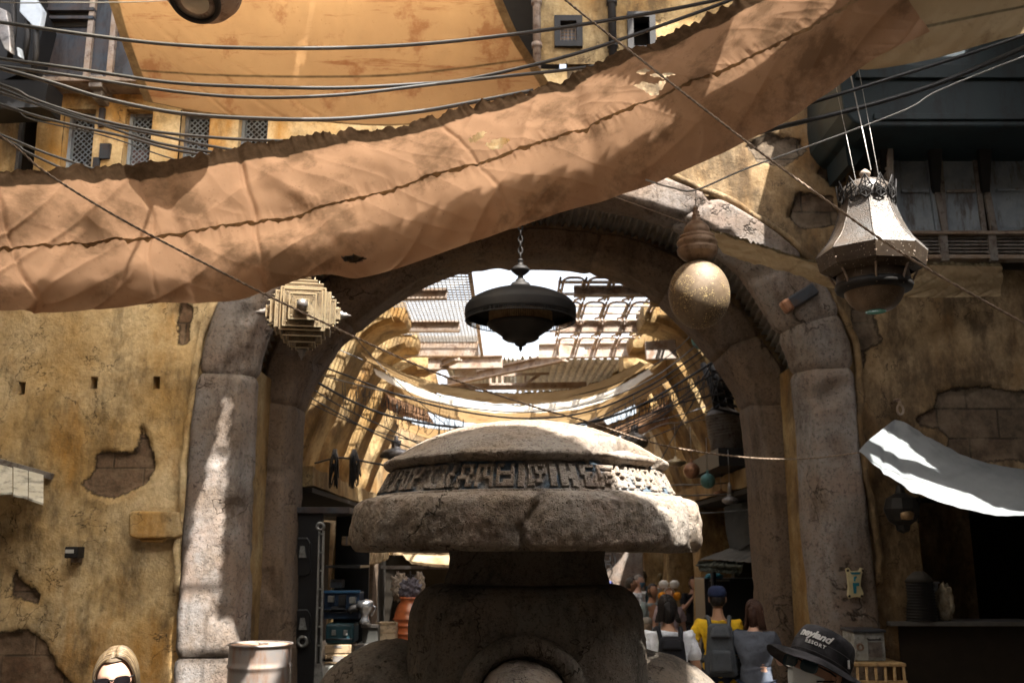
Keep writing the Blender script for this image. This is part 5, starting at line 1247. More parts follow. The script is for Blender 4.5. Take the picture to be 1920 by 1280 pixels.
beam((840, 716), (1060, 668), 14, 'slanting rusty truss beam in the middle of the roof gap', extra=[[(971, 664), (1007, 664), (1007, 690), (971, 690)]])
beam((790, 700), (860, 668), 12, 'short diagonal brace under the left beams')
beam((700, 728), (1100, 722), 9, 'thin rusty rail across the roof gap just above the cloth swags')
beam((1085, 745), (1235, 700), 12, 'dark rail rising to the right behind the cloth swags')
# pierced bracket
Yk = Yr_(712); t = empty('pierced_bracket', P(950, 712, Yk), 'rusty bracket plate with round and oval holes above the cloth swags', 'bracket')
mb = MB(); ol = [(918, 702), (1030, 692), (1030, 702), (1002, 722), (985, 722), (995, 716), (918, 718)]
mb.bar(P(918, 704, Yk), P(1030, 700, Yk), .04, .05); mb.bar(P(918, 720, Yk), P(985, 720, Yk), .04, .04)
for x in (920, 932, 942, 985): mb.bar(P(x, 703, Yk), P(x, 720, Yk), .04, .05, up=(0, 1, 0))
mb.bar(P(975, 726, Yk), P(1012, 702, Yk), .05, .10, up=(0, 1, 0)); mb.build('plate', M['rust'], t)
# right square head plate
Yk = 14.0; MBp = MB(); MBp.prism([P(a, b, Yk) for a, b in ((1210, 640), (1266, 636), (1270, 672), (1212, 674))], (0, .08, 0))
o = MBp.build('steel_plate', M['rust_pale'], fix=True, bevel=.01); tag(o, 'pale square steel plate bolted to the right rib heads', 'plate')
# wire mesh panel
t = empty('wire_mesh_panel', (-1.5, 12.2, 5.85), 'fine grey wire mesh panel roofing the left half of the alley', 'mesh panel')
mb = MB(); xa, xb, ya, yb, zz = -2.9, -.53, 12.05, 17.4, 5.62
k = 0; x = xa
while x < xb: mb.bar((x, ya, zz), (x + .20 * (0), yb, zz), .010, .010, up=(0, 0, 1)); x += .055
y = ya
while y < yb: mb.bar((xa, y, zz + .011), (xb, y, zz + .014), .012, .018); y += .13
mb.build('wire_grid', M['wire'], t)
for p, q in (((xa, ya), (xb, ya)), ((xb, ya), (xb, yb)), ((xa, yb), (xb, yb))): MB().bar((p[0], p[1], zz), (q[0], q[1], zz), .05).build('edge_bar', M['rust'], t)
# looped gratings
ri = 0
for r_, (y0, y1) in enumerate(((12.15, 13.3), (13.4, 14.4), (14.5, 15.6), (15.7, 16.9))):
    t = empty('looped_grating', (1.5, y0, 5.6), ('looped steel grating over the right of the alley, nearest the arch', 'looped steel grating over the right of the alley, second from the arch', 'looped steel grating over the right of the alley, third from the arch', 'looped steel grating over the right of the alley, farthest from the arch')[r_], 'grating', 'looped steel gratings roofing the alley')
    mb = MB(); x = .66 + .04 * r_; zz = 5.58
    while x < 3.2:
        w_ = .26; pts = [(x, y1), (x, y0 + .12), (x + .04, y0 + .03), (x + .08, y0), (x + w_ - .08, y0), (x + w_ - .04, y0 + .03), (x + w_, y0 + .12), (x + w_, y1 - .1), (x + w_ - .06, y1)]
        mb.tube([(a, b, zz) for a, b in pts], .019, 4); mb.tube([(x - .045, y0, zz), (x - .045, y1, zz)], .017, 4)
        for s in (.2, .55, .85): mb.box((x - .022, y0 + (y1 - y0) * s, zz), (.06, .05, .03))
        x += .33
    mb.build('loop_bars', M['wire'] if 0 else weathered('galvanised bar', (.30, .29, .28), (.36, .24, .16), None, 6, .6, .3, .1), t)
    for yy in (y0 + .35, y1 - .2): MB().b2(.6, 3.3, yy - .03, yy + .03, zz + .02, zz + .05).build('cross_rail', M['rust_pale'], t)
# far corrugated roof sheets
for k, (xa, xb, y0, y1, z0, lab) in enumerate(((.1, 2.9, 18.2, 23.5, 5.75, 'white ribbed roof sheet behind the looped gratings'), (-1.4, 0.3, 19.5, 24, 6.0, 'small grey ribbed roof sheet in the middle distance'))):
    rows = []; nxx = 160
    for yy in (y0, y1):
        rows.append([Vector((xa + (xb - xa) * i / nxx, yy, z0 + .03 * (1 if (i // 4) % 2 else -1) + .04 * (yy - y0))) for i in range(nxx + 1)])
    o = MB().grid(rows, smooth=False).build('roof_sheet', weathered('white roof sheet', (.75, .75, .73), (.6, .6, .58), None, 3)); tag(o, lab, 'roof sheet'); sm = o.modifiers.new('s', 'SOLIDIFY'); sm.thickness = .01
M['white_cloth'] = cloth_mat('white sun bleached cloth', (.82, .76, .66), (.76, .68, .56), (.5, .4, .28), .45)
# ---- swagged cloths
def swag(top, bot, Y0, Y1, label, mat='canvas_alley', seed=0):
    mid = [((a[0] + b[0]) / 2, (a[1] + b[1]) / 2 + 4, (Y0 + Y1) / 2) for a, b in zip(resample(top, 24), resample(bot, 24))]
    return cloth('swag_cloth', [[(a, b, Y0) for a, b in resample(top, 24)], mid, [(a, b, Y1) for a, b in resample(bot, 24)]], 260, 36, M[mat], label, 'swag cloth', amp=.03, seed=seed, scallop=.02, gather=60,
                 group='golden cloths swagged across the alley', hem=lambda u, v: 1. if v < .06 or v > .95 else 0.)
swag([(676, 657), (760, 698), (850, 726), (960, 738), (1060, 732), (1130, 712), (1200, 676)], [(690, 672), (760, 716), (860, 748), (960, 757), (1080, 750), (1150, 728), (1224, 680)], 13.2, 14.2, 'nearest golden cloth swag with a bright sunlit band across the alley', seed=31)
swag([(735, 700), (790, 742), (870, 760), (980, 768), (1100, 752), (1180, 716), (1248, 672)], [(742, 740), (800, 772), (880, 792), (1000, 800), (1120, 786), (1200, 752), (1262, 704)], 15.6, 16.8, 'second golden cloth swag, hanging lower just over the statue', seed=37)
swag([(1150, 800), (1220, 770), (1290, 725)], [(1180, 820), (1250, 796), (1300, 760)], 17.5, 18.5, 'dark brown cloth swag at the right behind the golden ones', 'canvas', seed=41)
swag([(700, 720), (740, 745), (800, 765)], [(715, 760), (755, 782), (815, 795)], 17.5, 18.4, 'small brown cloth swag at the left behind the golden ones', 'canvas', seed=43)
swag([(700, 690), (770, 722), (860, 750), (960, 760), (1070, 752), (1140, 732), (1216, 690)], [(706, 702), (776, 736), (862, 764), (960, 774), (1080, 765), (1160, 742), (1226, 700)], 14.6, 15.2, 'narrow white cloth swag showing between the two golden ones', 'white_cloth', seed=33)
swag([(740, 775), (800, 800), (900, 812), (1000, 812), (1120, 800), (1200, 772), (1262, 740)], [(748, 800), (810, 822), (900, 834), (1000, 836), (1130, 824), (1215, 800), (1280, 772)], 19.0, 20.0, 'farthest golden cloth swag, mostly behind the statue dome', seed=47)
# ---- cable bundles across the alley
CG = 'tangled cables across the alley'
CB = [([(548, 668), (640, 700), (740, 738), (850, 768), (980, 784), (1100, 772), (1220, 722), (1340, 640)], 12.2, .012, 'upper black cable bundle dipping across the alley from the left arch leg'),
      ([(560, 690), (650, 716), (760, 742), (880, 765), (1000, 772), (1120, 752), (1230, 705), (1335, 622)], 12.3, .009, 'thin silver wrapped cable just above the upper black bundle'),
      ([(566, 700), (660, 752), (740, 782), (850, 800), (960, 802), (1080, 795), (1200, 760), (1350, 670)], 12.1, .016, 'thickest black cable bundle touching the top of the statue dome'),
      ([(566, 716), (640, 762), (720, 800), (800, 838), (870, 860)], 12.2, .009, 'black cable sloping to the left edge of the statue dome, upper of two'),
      ([(560, 732), (640, 778), (720, 820), (800, 850), (860, 870)], 12.2, .010, 'black cable sloping to the left edge of the statue dome, lower of two'),
      ([(1050, 830), (1150, 800), (1260, 760), (1360, 735)], 12.4, .009, 'cable rising to the right behind the statue dome, lower of two'),
      ([(1000, 815), (1120, 790), (1240, 745), (1340, 700), (1420, 640)], 12.4, .011, 'cable rising to the right behind the statue dome, upper of two'),
      ([(1060, 845), (1170, 800), (1270, 750), (1330, 690), (1352, 600)], 12.5, .010, 'steep cable climbing to the teal pipe'),
      ([(590, 868), (640, 858), (700, 868), (760, 880)], 13.2, .014, 'short black cable run above the stall on the left'),
      ([(1150, 815), (1230, 790), (1300, 770), (1380, 740)], 15.5, .010, 'far cable under the brown swag on the right'),
      ([(1160, 850), (1230, 800), (1290, 790), (1390, 778)], 14.5, .008, 'far pale cable over the hanging ornaments')]
CB += [([(560, 745), (680, 800), (800, 830), (920, 838), (1060, 830), (1180, 800), (1300, 740)], 13.0, .008, 'faint far cable dipping behind the crown of the statue dome'),
       ([(600, 640), (720, 690), (860, 735), (1000, 748), (1130, 728), (1240, 676), (1300, 625)], 13.6, .007, 'thin cable following the lower edge of the nearest golden swag'),
       ([(1090, 800), (1200, 742), (1290, 690), (1350, 640), (1390, 600)], 12.9, .008, 'cable running up to the right between the golden swag and the ribs'),
       ([(1120, 830), (1220, 792), (1300, 738), (1370, 700)], 13.2, .008, 'cable sagging under the swag on the right, upper faint one'),
       ([(1150, 842), (1240, 812), (1330, 770), (1400, 720)], 13.4, .008, 'cable sagging under the swag on the right, lower faint one'),
       ([(1235, 870), (1262, 820), (1290, 770), (1330, 700)], 13.0, .007, 'nearly upright cable beside the golden saucer ornament'),
       ([(640, 600), (690, 660), (760, 730), (840, 800)], 13.0, .006, 'thin cable running steeply down across the left ribs')]
for p, Y, r, l in CB: cable(p, Y, r, l, 'wire' if 'silver' in l or 'pale' in l else 'cable', group=CG)
for k, (y0, x0, x1, Y, lab) in enumerate(((905, 1265, 1400, 13.5, 'upper'), (925, 1270, 1410, 13.2, 'middle'), (958, 1290, 1400, 13.0, 'lowest'))):
    cable([(x0 - 60, y0 + 10), (x0, y0 + 4), ((x0 + x1) / 2, y0 + 2), (x1 + 60, y0 - 8)], Y, .010, 'pale cord beside the hanging ornaments right of the statue, ' + lab + ' of three', 'wire', group='pale cords by the ornaments')
# drooping loops of thin wire
mb = MB(); random.seed(12)
for k in range(40):
    x = random.uniform(640, 860); Y = 12.2 + random.uniform(-.1, .5); y0 = 715 + (x - 640) * .34 + random.uniform(-8, 8); dp = random.uniform(15, 70); wd = random.uniform(5, 24)
    mb.tube(rail([P(x, y0, Y), P(x + 2, y0 + dp * .6, Y), P(x + wd * .4, y0 + dp, Y), P(x + wd, y0 + dp * .7, Y), P(x + wd + 4, y0 + 8, Y)], n=5), .0035, 4)
for k in range(44):
    x = random.uniform(1140, 1330); Y = 12.5 + random.uniform(-.1, .5); y0 = 770 - (x - 1140) * .35 + random.uniform(-8, 8); dp = random.uniform(10, 60); wd = random.uniform(5, 24)
    mb.tube(rail([P(x, y0, Y), P(x + 2, y0 + dp * .6, Y), P(x + wd * .4, y0 + dp, Y), P(x + wd, y0 + dp * .7, Y), P(x + wd + 4, y0 - 4, Y)], n=5), .0035, 4)
tag(mb.build('dangling_wires', M['cable']), 'thin dangling wire loops under the cable bundles', 'wires', kind='stuff')
for cx_, cy_, lab in ((628, 868, 'left'), (664, 868, 'right')):
    mb = MB()
    for k in range(16):
        a = random.uniform(0, 6.28); x = cx_ + random.uniform(-9, 9); mb.tube(rail([P(cx_ + random.uniform(-3, 3), cy_ - 26, 13.1), P(x, cy_ - 5, 13.0 + random.uniform(-.05, .05)), P(x + random.uniform(-5, 5), cy_ + random.uniform(15, 48), 13.1), P(cx_ + random.uniform(-6, 6), cy_, 13.1)], n=5), .008, 4)
    tag(mb.build('cable_coil', M['cable']), 'black coil of spare cable on the yellow wall, %s' % ('nearer the arch leg' if lab == 'left' else 'nearer the statue'), 'cable coil', 'cable coils')
# ---- pipes and machine at right
for (a, b, c, d, lab) in ((1345, 668, 1395, 618, 'short teal pipe end poking from the right wall, lower one'), (1312, 640, 1352, 606, 'short teal pipe end poking out behind the round lantern')):
    t = MB(); t.tube([P(a, b, 12.9), P(c, d, 13.3)], .10, 16); t.tube([P(a - 1, b + 1, 12.88), P(a + 3, b - 3, 12.92)], .115, 16); tag(t.build('pipe_end', M['teal']), lab, 'pipe')
Ym = 13.6; c = P(1357, 800, Ym); u = Ym / FPX
t = empty('ribbed_canister', (c.x, Ym, P(1357, 855, Ym).z), 'dark ribbed canister with pipes fixed high on the right wall of the alley', 'machine')
pf = [(0, -55 * u), (30 * u, -55 * u), (30 * u, -20 * u)]
for k in range(8): pf += [(31 * u, (-18 + k * 5.5) * u), (33 * u, (-16 + k * 5.5) * u), (30 * u, (-14 + k * 5.5) * u)]
pf += [(26 * u, 30 * u), (14 * u, 42 * u), (14 * u, 80 * u), (0, 80 * u)]
MB().lathe(pf, tuple(c), 32, R=Matrix.Rotation(-.10, 3, 'Y')).build('body', M['shutter_frame'], t)
for dx in (-14, 0, 14): MB().tube([c + Vector((dx * u, -.1, 25 * u)), c + Vector(((dx - 8) * u, -.15, 70 * u)), c + Vector(((dx - 22) * u, -.05, 120 * u))], .045, 10).build('pipe', M['dark_metal'], t)
for k in range(6): MB().bar(c + Vector((-26 * u, -.28, (30 + k * 14) * u)), c + Vector((22 * u, -.28, (18 + k * 14) * u)), .03).build('cage_bar', M['dark_metal'], t)
MB().b2(P(1322, 870, 13.5).x, 4.2, 12.6, 14.6, PZ(884, 13.5), PZ(852, 13.5)).build('slab', M['black'], t)
# ---- small hanging ornaments
def ornament(px, py, rpx, Y, prof, mat, label, stem_h=60, seg=28, k=1.0, gr='small lanterns hanging in the alley'):
    c = P(px, py, Y); u = rpx / FPX * Y; t = empty('small_lantern', (c.x, Y, c.z - u), label, 'lantern', gr)
    MB().lathe([(r * u, z * u) for r, z in prof], tuple(c), seg).build('body', M[mat], t)
    MB().tube([c + Vector((0, 0, prof[-1][1] * u)), c + Vector((0, 0, prof[-1][1] * u + stem_h / FPX * Y))], .004, 4).build('cord', M['wire'], t)
    return t, c, u
ball = [(sin(pi * i / 16), -cos(pi * i / 16)) for i in range(15)] + [(.2, 1.0), (.15, 1.2), (.22, 1.3), (0, 1.45)]
ornament(1297, 882, 15, 12.6, ball, 'copper', 'copper ball ornament just right of the statue')
ornament(1327, 901, 14, 12.8, ball, 'teal', 'teal ball ornament between the copper one and the silver one')
saucer = [(0, -.35), (.5, -.32), (.95, -.08), (1, 0), (.9, .12), (.4, .32), (.15, .4), (.12, .6), (0, .65)]
ornament(1267, 867, 20, 13.2, saucer, 'brass_edge', 'golden saucer shaped ornament at the statue cap')
ornament(1352, 924, 14, 13.6, saucer, 'copper', 'pale pink saucer ornament behind the silver turban one')
ornament(1369, 938, 15, 12.4, [(0, -.5), (.6, -.45), (1, -.1), (.95, .2), (.55, .38), (.3, .5), (.26, .9), (.32, 1.0), (.24, 1.5), (.3, 1.6), (.1, 2.2), (0, 2.3)], 'pewter', 'silver turban shaped ornament with tall spire, lowest of the group')
t_, c, u = ornament(742, 853, 30, 12.6, [(0, -.5), (.45, -.48), (.5, -.2), (1, -.15), (.95, .1), (.7, .32), (.3, .42), (.28, .6), (.35, .9), (.15, .95), (.1, 1.2), (0, 1.25)], 'pewter', 'white domed lantern half hidden by the left side of the statue cap')
ornament(823, 830, 14, 13.6, [(0, -.6), (.7, -.6), (.9, -.5), (.6, .0), (.3, .5), (.2, 1.2), (.12, 1.3), (.1, 2.2), (0, 2.3)], 'pewter', 'pale bell shaped lantern above the left slope of the statue dome')
ornament(1190, 828, 26, 13.4, [(0, -.6), (.5, -.55), (.9, -.3), (1, 0), (.92, .3), (.6, .5), (.3, .6), (.3, .8), (.25, 1.2), (0, 1.2)], 'pewter', 'striped round lantern behind the right slope of the statue dome')
ornament(1118, 795, 22, 15.5, [(0, -.5), (.6, -.45), (.9, 0), (.7, .3), (.2, .5), (0, .6)], 'rust', 'dull red brown lantern behind the statue dome crown')
ornament(690, 668, 12, 12.4, ball, 'pewter', 'tiny white lamp by the left end of the nearest swag', 10) if 0 else None
# ------------------------------------------------------------------ stall goods on the left of the alley
def bx(name, px0, py0, px1, py1, Y, d, mat, label, cat, parts=(), bevel=.012, group=None, z0=None):
    a, b = P(px0, py1, Y), P(px1, py0, Y); zl = a.z if z0 is None else z0
    t = empty(name, ((a.x + b.x) / 2, Y, zl), label, cat, group)
    MB().b2(a.x, b.x, Y, Y + d, zl, b.z).build('body', mat, t, bevel=bevel)
    for nm, x0, y0, x1, y1, m, dp in parts:
        p, q = P(x0, y1, Y), P(x1, y0, Y); MB().b2(p.x, q.x, Y - dp, Y - .002, p.z, q.z).build(nm, m, t, bevel=.004)
    return t
Yk = 11.75
dk = plain('black lacquer board', (.009, .010, .012), .35, 0, .5)
cb = empty('display_rack', (P(600, 1200, Yk).x, Yk, 0), 'tall black display rack with curved plates behind the inner arch leg', 'rack')
x0, x1 = P(548, 1100, Yk).x, P(600, 1100, Yk).x; zt = PZ(962, Yk)
MB().b2(x0 - .3, x1, Yk, Yk + .08, 0, zt).build('side_panel', dk, cb)
MB().b2(x0 - .3, P(652, 1100, Yk).x, Yk - .05, Yk + 1.1, zt, zt + .07).build('top_board', M['blue_rust'], cb, bevel=.006)
for zz in (.35, .95, 1.5, 2.0): MB().b2(x1, P(668, 1100, Yk).x, Yk + .25, Yk + 1.0, zz, zz + .03).build('shelf', dk, cb)
MB().b2(x1 - .02, P(690, 1100, Yk + 1).x, Yk + 1.05, Yk + 1.1, 0, zt).build('back_board', dk, cb)
gm2 = weathered('worn grey alloy', (.26, .27, .27), (.18, .18, .17), None, 6, .45, .5)
for cy in (1200, 1065):
    pl = MB(); q = [(553, cy - 50), (558, cy - 58), (576, cy - 58), (582, cy - 48), (582, cy + 8), (574, cy + 14), (560, cy + 14), (553, cy + 6)]
    po = pl.prism([P(a, b, Yk - .03) for a, b in q], (0, .03, 0)).build('mount_plate', dk, cb, bevel=.01, fix=True)
    MB().prism([P(a, b, Yk - .06) for a, b in ((563, cy - 42), (570, cy - 42), (574, cy - 20), (560, cy - 20))], (0, .03, 0)).build('wedge', gm2, po, fix=True)
    if cy == 1200:
        c = P(567, cy + 2, Yk - .05); mb = MB(); mb.tube([c + Vector((.05 * cos(a), 0, .05 * sin(a))) for a in [2 * pi * i / 20 for i in range(21)]], .018, 8, caps=False); mb.build('ring', gm2, po)
# long strut
Yz = 11.4; t = empty('landing_strut', P(598, 1280, Yz), 'tall grey metal strut with a round eye at its top', 'strut')
c = P(601, 986, Yz); mb = MB(); mb.lathe([(.025, -.03), (.05, -.03), (.05, .03), (.025, .03), (.025, -.03)], tuple(c), 20, R=Matrix.Rotation(pi / 2, 3, 'X'), cap=False); mb.build('eye', gm2, t)
b0, b1 = P(597, 1245, Yz), P(603, 994, Yz)
for dx in (-.028, .028): MB().bar(b0 + Vector((dx, 0, 0)), b1 + Vector((dx * .8, 0, 0)), .018, .05, up=(0, 1, 0)).build('rail', gm2, t)
for k in range(8): p = b0.lerp(b1, k / 7.2); MB().box(p, (.06, .03, .015)).build('rung', gm2, t)
MB().bar(b0 + Vector((0, .02, 0)), b1 + Vector((0, .02, 0)), .045, .012, up=(0, 1, 0)).build('web', M['dark_metal'], t)
p = P(597, 1245, Yz); MB().prism([P(590, 1245, Yz), P(604, 1245, Yz), P(612, 1400, Yz), P(582, 1400, Yz)], (0, .06, 0)).build('foot', gm2, t, fix=True)
Yg2 = 12.0
bx('hard_case', 609, 1168, 664, 1206, Yg2, .4, plain('deep teal case', (.02, .055, .07), .4), 'deep teal hard case on top of the cardboard boxes', 'case', (('latch', 622, 1180, 630, 1190, gm2, .02), ('latch', 644, 1180, 652, 1190, gm2, .02), ('rib', 611, 1196, 662, 1199, dk, .01)), .03)
cdm = weathered('cardboard', (.36, .26, .16), (.28, .20, .12), None, 6, .85)
bx('cardboard_box', 608, 1208, 659, 1225, Yg2, .4, cdm, 'brown cardboard box directly under the teal case', 'box', (('label', 626, 1209, 641, 1214, M['shutter_frame'], .004),))
bx('cardboard_box', 608, 1226, 659, 1244, Yg2, .4, cdm, 'lower brown cardboard box above the white jug', 'box', (('label', 624, 1229, 644, 1240, M['shutter_frame'], .004),))
bx('white_case', 603, 1246, 641, 1300, Yg2, .35, plain('off white plastic', (.40, .40, .37), .5), 'off white plastic case below the cardboard boxes', 'case', (('groove', 618, 1252, 622, 1290, gm2, .006),), .03)
bx('gas_bottle', 646, 1248, 656, 1300, Yg2 - .1, .09, M['pewter'], 'slim grey canister right of the off white case', 'canister', (('collar', 645, 1248, 657, 1252, gm2, .01),), .02)
bx('footlocker', 664, 1208, 722, 1242, Yg2, .45, gm2, 'dented metal trunk with raised clasps below the wooden box', 'trunk', (('clasp', 674, 1212, 680, 1228, M['pewter'], .03), ('clasp', 706, 1212, 712, 1228, M['pewter'], .03), ('handle', 686, 1224, 700, 1228, M['pewter'], .03), ('rim', 663, 1206, 723, 1211, M['pewter'], .02)))
bx('footlocker', 726, 1204, 744, 1240, Yg2 + .1, .3, gm2, 'narrow metal trunk beside the orange urn', 'trunk', (('clasp', 732, 1212, 737, 1224, M['pewter'], .03),))
bx('wooden_box', 704, 1168, 742, 1204, Yg2 + .2, .35, weathered('pale pine', (.48, .38, .26), (.38, .28, .18), None, 8), 'pale wooden box left of the orange urn', 'box', (('rim', 703, 1166, 743, 1171, M['canvas_pale'] if 0 else cdm, .01), ('strap', 704, 1184, 742, 1187, cdm, .006)))
bx('dark_tin', 679, 1172, 709, 1206, Yg2, .3, plain('dark tin', (.06, .06, .055), .4), 'dark square tin on the metal trunk', 'tin', (('lid', 677, 1170, 711, 1176, M['pewter'], .02),))
bx('tool_bin', 606, 1110, 674, 1160, Yg2 + .05, .35, plain('navy bin', (.02, .04, .08), .4), 'navy blue bin of machine parts tilted on the shelf', 'bin', (('rim', 604, 1106, 676, 1111, plain('blue rail', (.03, .10, .20), .4), .04), ('machine_part', 616, 1116, 628, 1128, gm2, .06), ('machine_part', 636, 1114, 650, 1134, M['black'], .08), ('machine_part', 656, 1118, 668, 1130, gm2, .06), ('machine_part', 622, 1136, 648, 1148, M['blue_rust'], .05)))
bx('small_box', 618, 1086, 642, 1102, Yg2 + .3, .2, M['shutter'], 'pale grey box on the shelf above the navy bin', 'box', (('flap', 619, 1087, 641, 1091, gm2, .01),))
bx('small_box', 640, 1005, 660, 1022, Yg2 + .3, .25, cdm, 'small brown box on the upper shelf of the black rack', 'box', (('tape', 648, 1005, 652, 1022, M['shutter_frame'], .004),))
# chrome horn
c = P(684, 1145, Yg2 - .1); u = Yg2 / FPX; t = empty('chrome_pot', (c.x, c.y, c.z - 22 * u), 'chrome spouted pot with a blue sheen between the navy bin and the dark stall', 'pot')
chm = plain('chrome', (.6, .62, .66), .15, .95)
MB().lathe([(0, -22 * u), (12 * u, -22 * u), (8 * u, -14 * u), (7 * u, -6 * u), (14 * u, 4 * u), (17 * u, 12 * u), (14 * u, 18 * u), (0, 21 * u)], tuple(c), 28).build('body', chm, t)
MB().tube([c + Vector((-10 * u, -.02, 8 * u)), c + Vector((-22 * u, -.02, 6 * u)), c + Vector((-28 * u, -.02, -2 * u))], .035, 12).build('spout', M['dark_metal'], t)
MB().tube([c + Vector((10 * u, 0, 12 * u)), c + Vector((20 * u, 0, 6 * u)), c + Vector((12 * u, 0, -8 * u))], .012, 8).build('handle', chm, t)
# orange urn
Yu = 12.6; c = P(770, 1170, Yu); u = Yu / FPX; zb_u = PZ(1300, Yu)
t = empty('terracotta_urn', (c.x, Yu, 0), 'glossy orange ringed urn beside the statue, piled with cloth bags', 'urn')
zt = PZ(1120, Yu); pf = [(18 * u, 0), (30 * u, .3)]
H = zt
for k, (py, r) in enumerate(((1290, 30), (1240, 29), (1215, 29), (1200, 29), (1187, 29.5), (1172, 30), (1160, 30))):
    zz = PZ(py, Yu); pf += [(r * u, zz - 6 * u), ((r - 1) * u, zz - 1.2 * u), ((r + 1.5) * u, zz), ((r + 1.5) * u, zz + 2 * u), ((r) * u, zz + 3 * u)]
pf += [(29 * u, PZ(1148, Yu)), (24 * u, PZ(1134, Yu)), (19 * u, PZ(1127, Yu)), (20 * u, PZ(1124, Yu)), (20 * u, PZ(1121, Yu)), (17 * u, PZ(1120, Yu)), (0, PZ(1124, Yu))]
tm = weathered('glazed terracotta', (.50, .15, .05), (.38, .10, .035), (.20, .06, .03), 5, .28, 0, .15, .003, 50, spec=.6)
MB().lathe([p for p in pf], (c.x, Yu, 0), 64).build('body', tm, t)
MB().lathe([(17 * u, PZ(1122, Yu)), (21 * u, PZ(1123, Yu)), (21.5 * u, PZ(1120, Yu)), (20 * u, PZ(1118, Yu)), (17 * u, PZ(1119, Yu))], (c.x, Yu, 0), 48, cap=False).build('rim', tm, t)
cs = weathered('cream crumpled cloth', (.46, .38, .30), (.34, .27, .2), None, 14, .9, bump=.8)
soft(P(750, 1100, Yu + .5), (.10, .1, .15), 'cloth_bag', cs, None, 'cream crumpled cloth bag hanging left of the grey one above the urn', 'bag', amp=.5, seed=2, fr_=12)
soft(P(786, 1098, Yu + .5), (.06, .08, .15), 'cloth_bag', cs, None, 'cream crumpled cloth bag hanging right of the grey one above the urn', 'bag', amp=.5, seed=5, fr_=12)
soft(P(769, 1106, Yu), (.12, .1, .12), 'cloth_bag', weathered('grey mauve cloth', (.17, .15, .17), (.11, .10, .12), None, 14, .9, bump=.8), None, 'grey crumpled cloth bag heaped on top of the orange urn', 'bag', amp=.5, seed=9, fr_=12)
mb = MB(); mb.tube([P(769, 1110, Yu + .5), P(769, 1070, Yu + .5)], .012, 6); mb.tube([P(742, 1078, Yu + .5), P(794, 1078, Yu + .5)], .010, 6); tag(mb.build('display_stand', M['dark_metal']), 'thin black display stand over the orange urn', 'stand')
# cloths and canopies of the stalls
cloth('stall_awning', [[(750, 1030, 17.0), (800, 1028, 17.0), (900, 1028, 17.0)], [(762, 1048, 16.4), (810, 1052, 16.4), (900, 1052, 16.4)], [(775, 1058, 16.2), (820, 1063, 16.2), (900, 1064, 16.2)]], 60, 20, M['canvas_pale'], 'beige awning with a ragged hem seen under the left of the stone disc', amp=.02, seed=50)
cloth('stall_awning', [[(655, 1030, 15.2), (700, 1030, 15.2), (730, 1030, 15.2)], [(662, 1045, 15.0), (700, 1048, 15.0), (728, 1042, 15.0)], [(664, 1056, 14.9), (690, 1062, 14.9), (722, 1050, 14.9)]], 60, 20, M['canvas_pale'], 'short fringed tan awning at the left edge of the stone disc', amp=.06, seed=53)
bp_ = empty('plaster_pier', (P(682, 1100, 15.5).x, 15.5, 0), 'tapering brown pier with a small plaque behind the stall goods on the left', 'pier')
q = P(680, 1100, 15.5); mb = MB(); mb.box((q.x, 15.5, 1.4), (.42, .5, 2.8), taper=.9); rough_obj(mb, 'pier', M['stone_in'], bp_, .03, 4, 2, bev=.05)
q = P(683, 1088, 15.2); MB().box((q.x, q.y, q.z), (.08, .03, .22)).build('plaque', M['canvas_pale'] if 0 else cdm, bp_, bevel=.01)
cloth('stall_canopy', [[(1358, 950, 13.4), (1400, 940, 13.2), (1480, 925, 13.0)], [(1362, 1000, 13.3), (1410, 985, 13.1), (1480, 970, 12.9)], [(1372, 1042, 13.2), (1420, 1010, 13.0), (1480, 990, 12.9)]], 60, 40, M['canvas_dark'], 'black cloth side of the stall canopy on the right of the alley', 'canopy', amp=.02, seed=60)
cloth('stall_canopy', [[(1425, 985, 14.2), (1440, 985, 14.0), (1500, 985, 13.8)], [(1385, 1020, 13.4), (1430, 1022, 13.2), (1500, 1024, 13.0)], [(1312, 1048, 12.9), (1400, 1052, 12.7), (1500, 1056, 12.5)]], 80, 40, plain('dusty grey canvas', (.20, .19, .17), .9), 'dusty grey stall canopy sloping down to the left on the right of the alley', 'canopy', amp=.03, seed=63)
cloth('stall_canopy', [[(1306, 1050, 12.9), (1340, 1050, 12.8), (1392, 1052, 12.7)], [(1306, 1060, 12.9), (1340, 1062, 12.8), (1392, 1064, 12.7)], [(1312, 1070, 12.9), (1340, 1072, 12.8), (1385, 1076, 12.7)]], 90, 16, plain('furry grey trim', (.16, .17, .14), .95), 'shaggy grey green valance along the low edge of the dusty canopy', 'valance', amp=.16, seed=66)
t = empty('market_stall', (P(1380, 1130, 13.5).x, 13.5, 0), 'dark market stall counter under the canopies on the right', 'stall')
xa, xb = P(1322, 1130, 13.2).x, 4.6
MB().b2(xa, xb, 13.2, 13.9, 0, PZ(1084, 13.2)).build('counter', dk, t, bevel=.01)
for x in (xa + .1, 3.3): MB().tube([(x, 13.1, 0), (x, 13.1, PZ(1052, 13.1))], .035, 8).build('post', M['dark_metal'], t)
MB().b2(P(1395, 1000, 13.6).x, 5, 14.3, 14.35, 0, 3).build('back_board', M['void'], t)
tt = bx('menu_board', 1330, 1088, 1368, 1110, 13.15, .03, M['black'], 'small black menu board on the dark stall counter', 'board', (('frame', 1330, 1086, 1368, 1089, gm2, .01),))
soft(P(1338, 1080, 13.3), (.11, .05, .035), 'blue_wrap', plain('light blue plastic', (.10, .45, .62), .4), None, 'light blue crumpled wrapper on the dark stall counter', 'wrapper', amp=.5, seed=3)

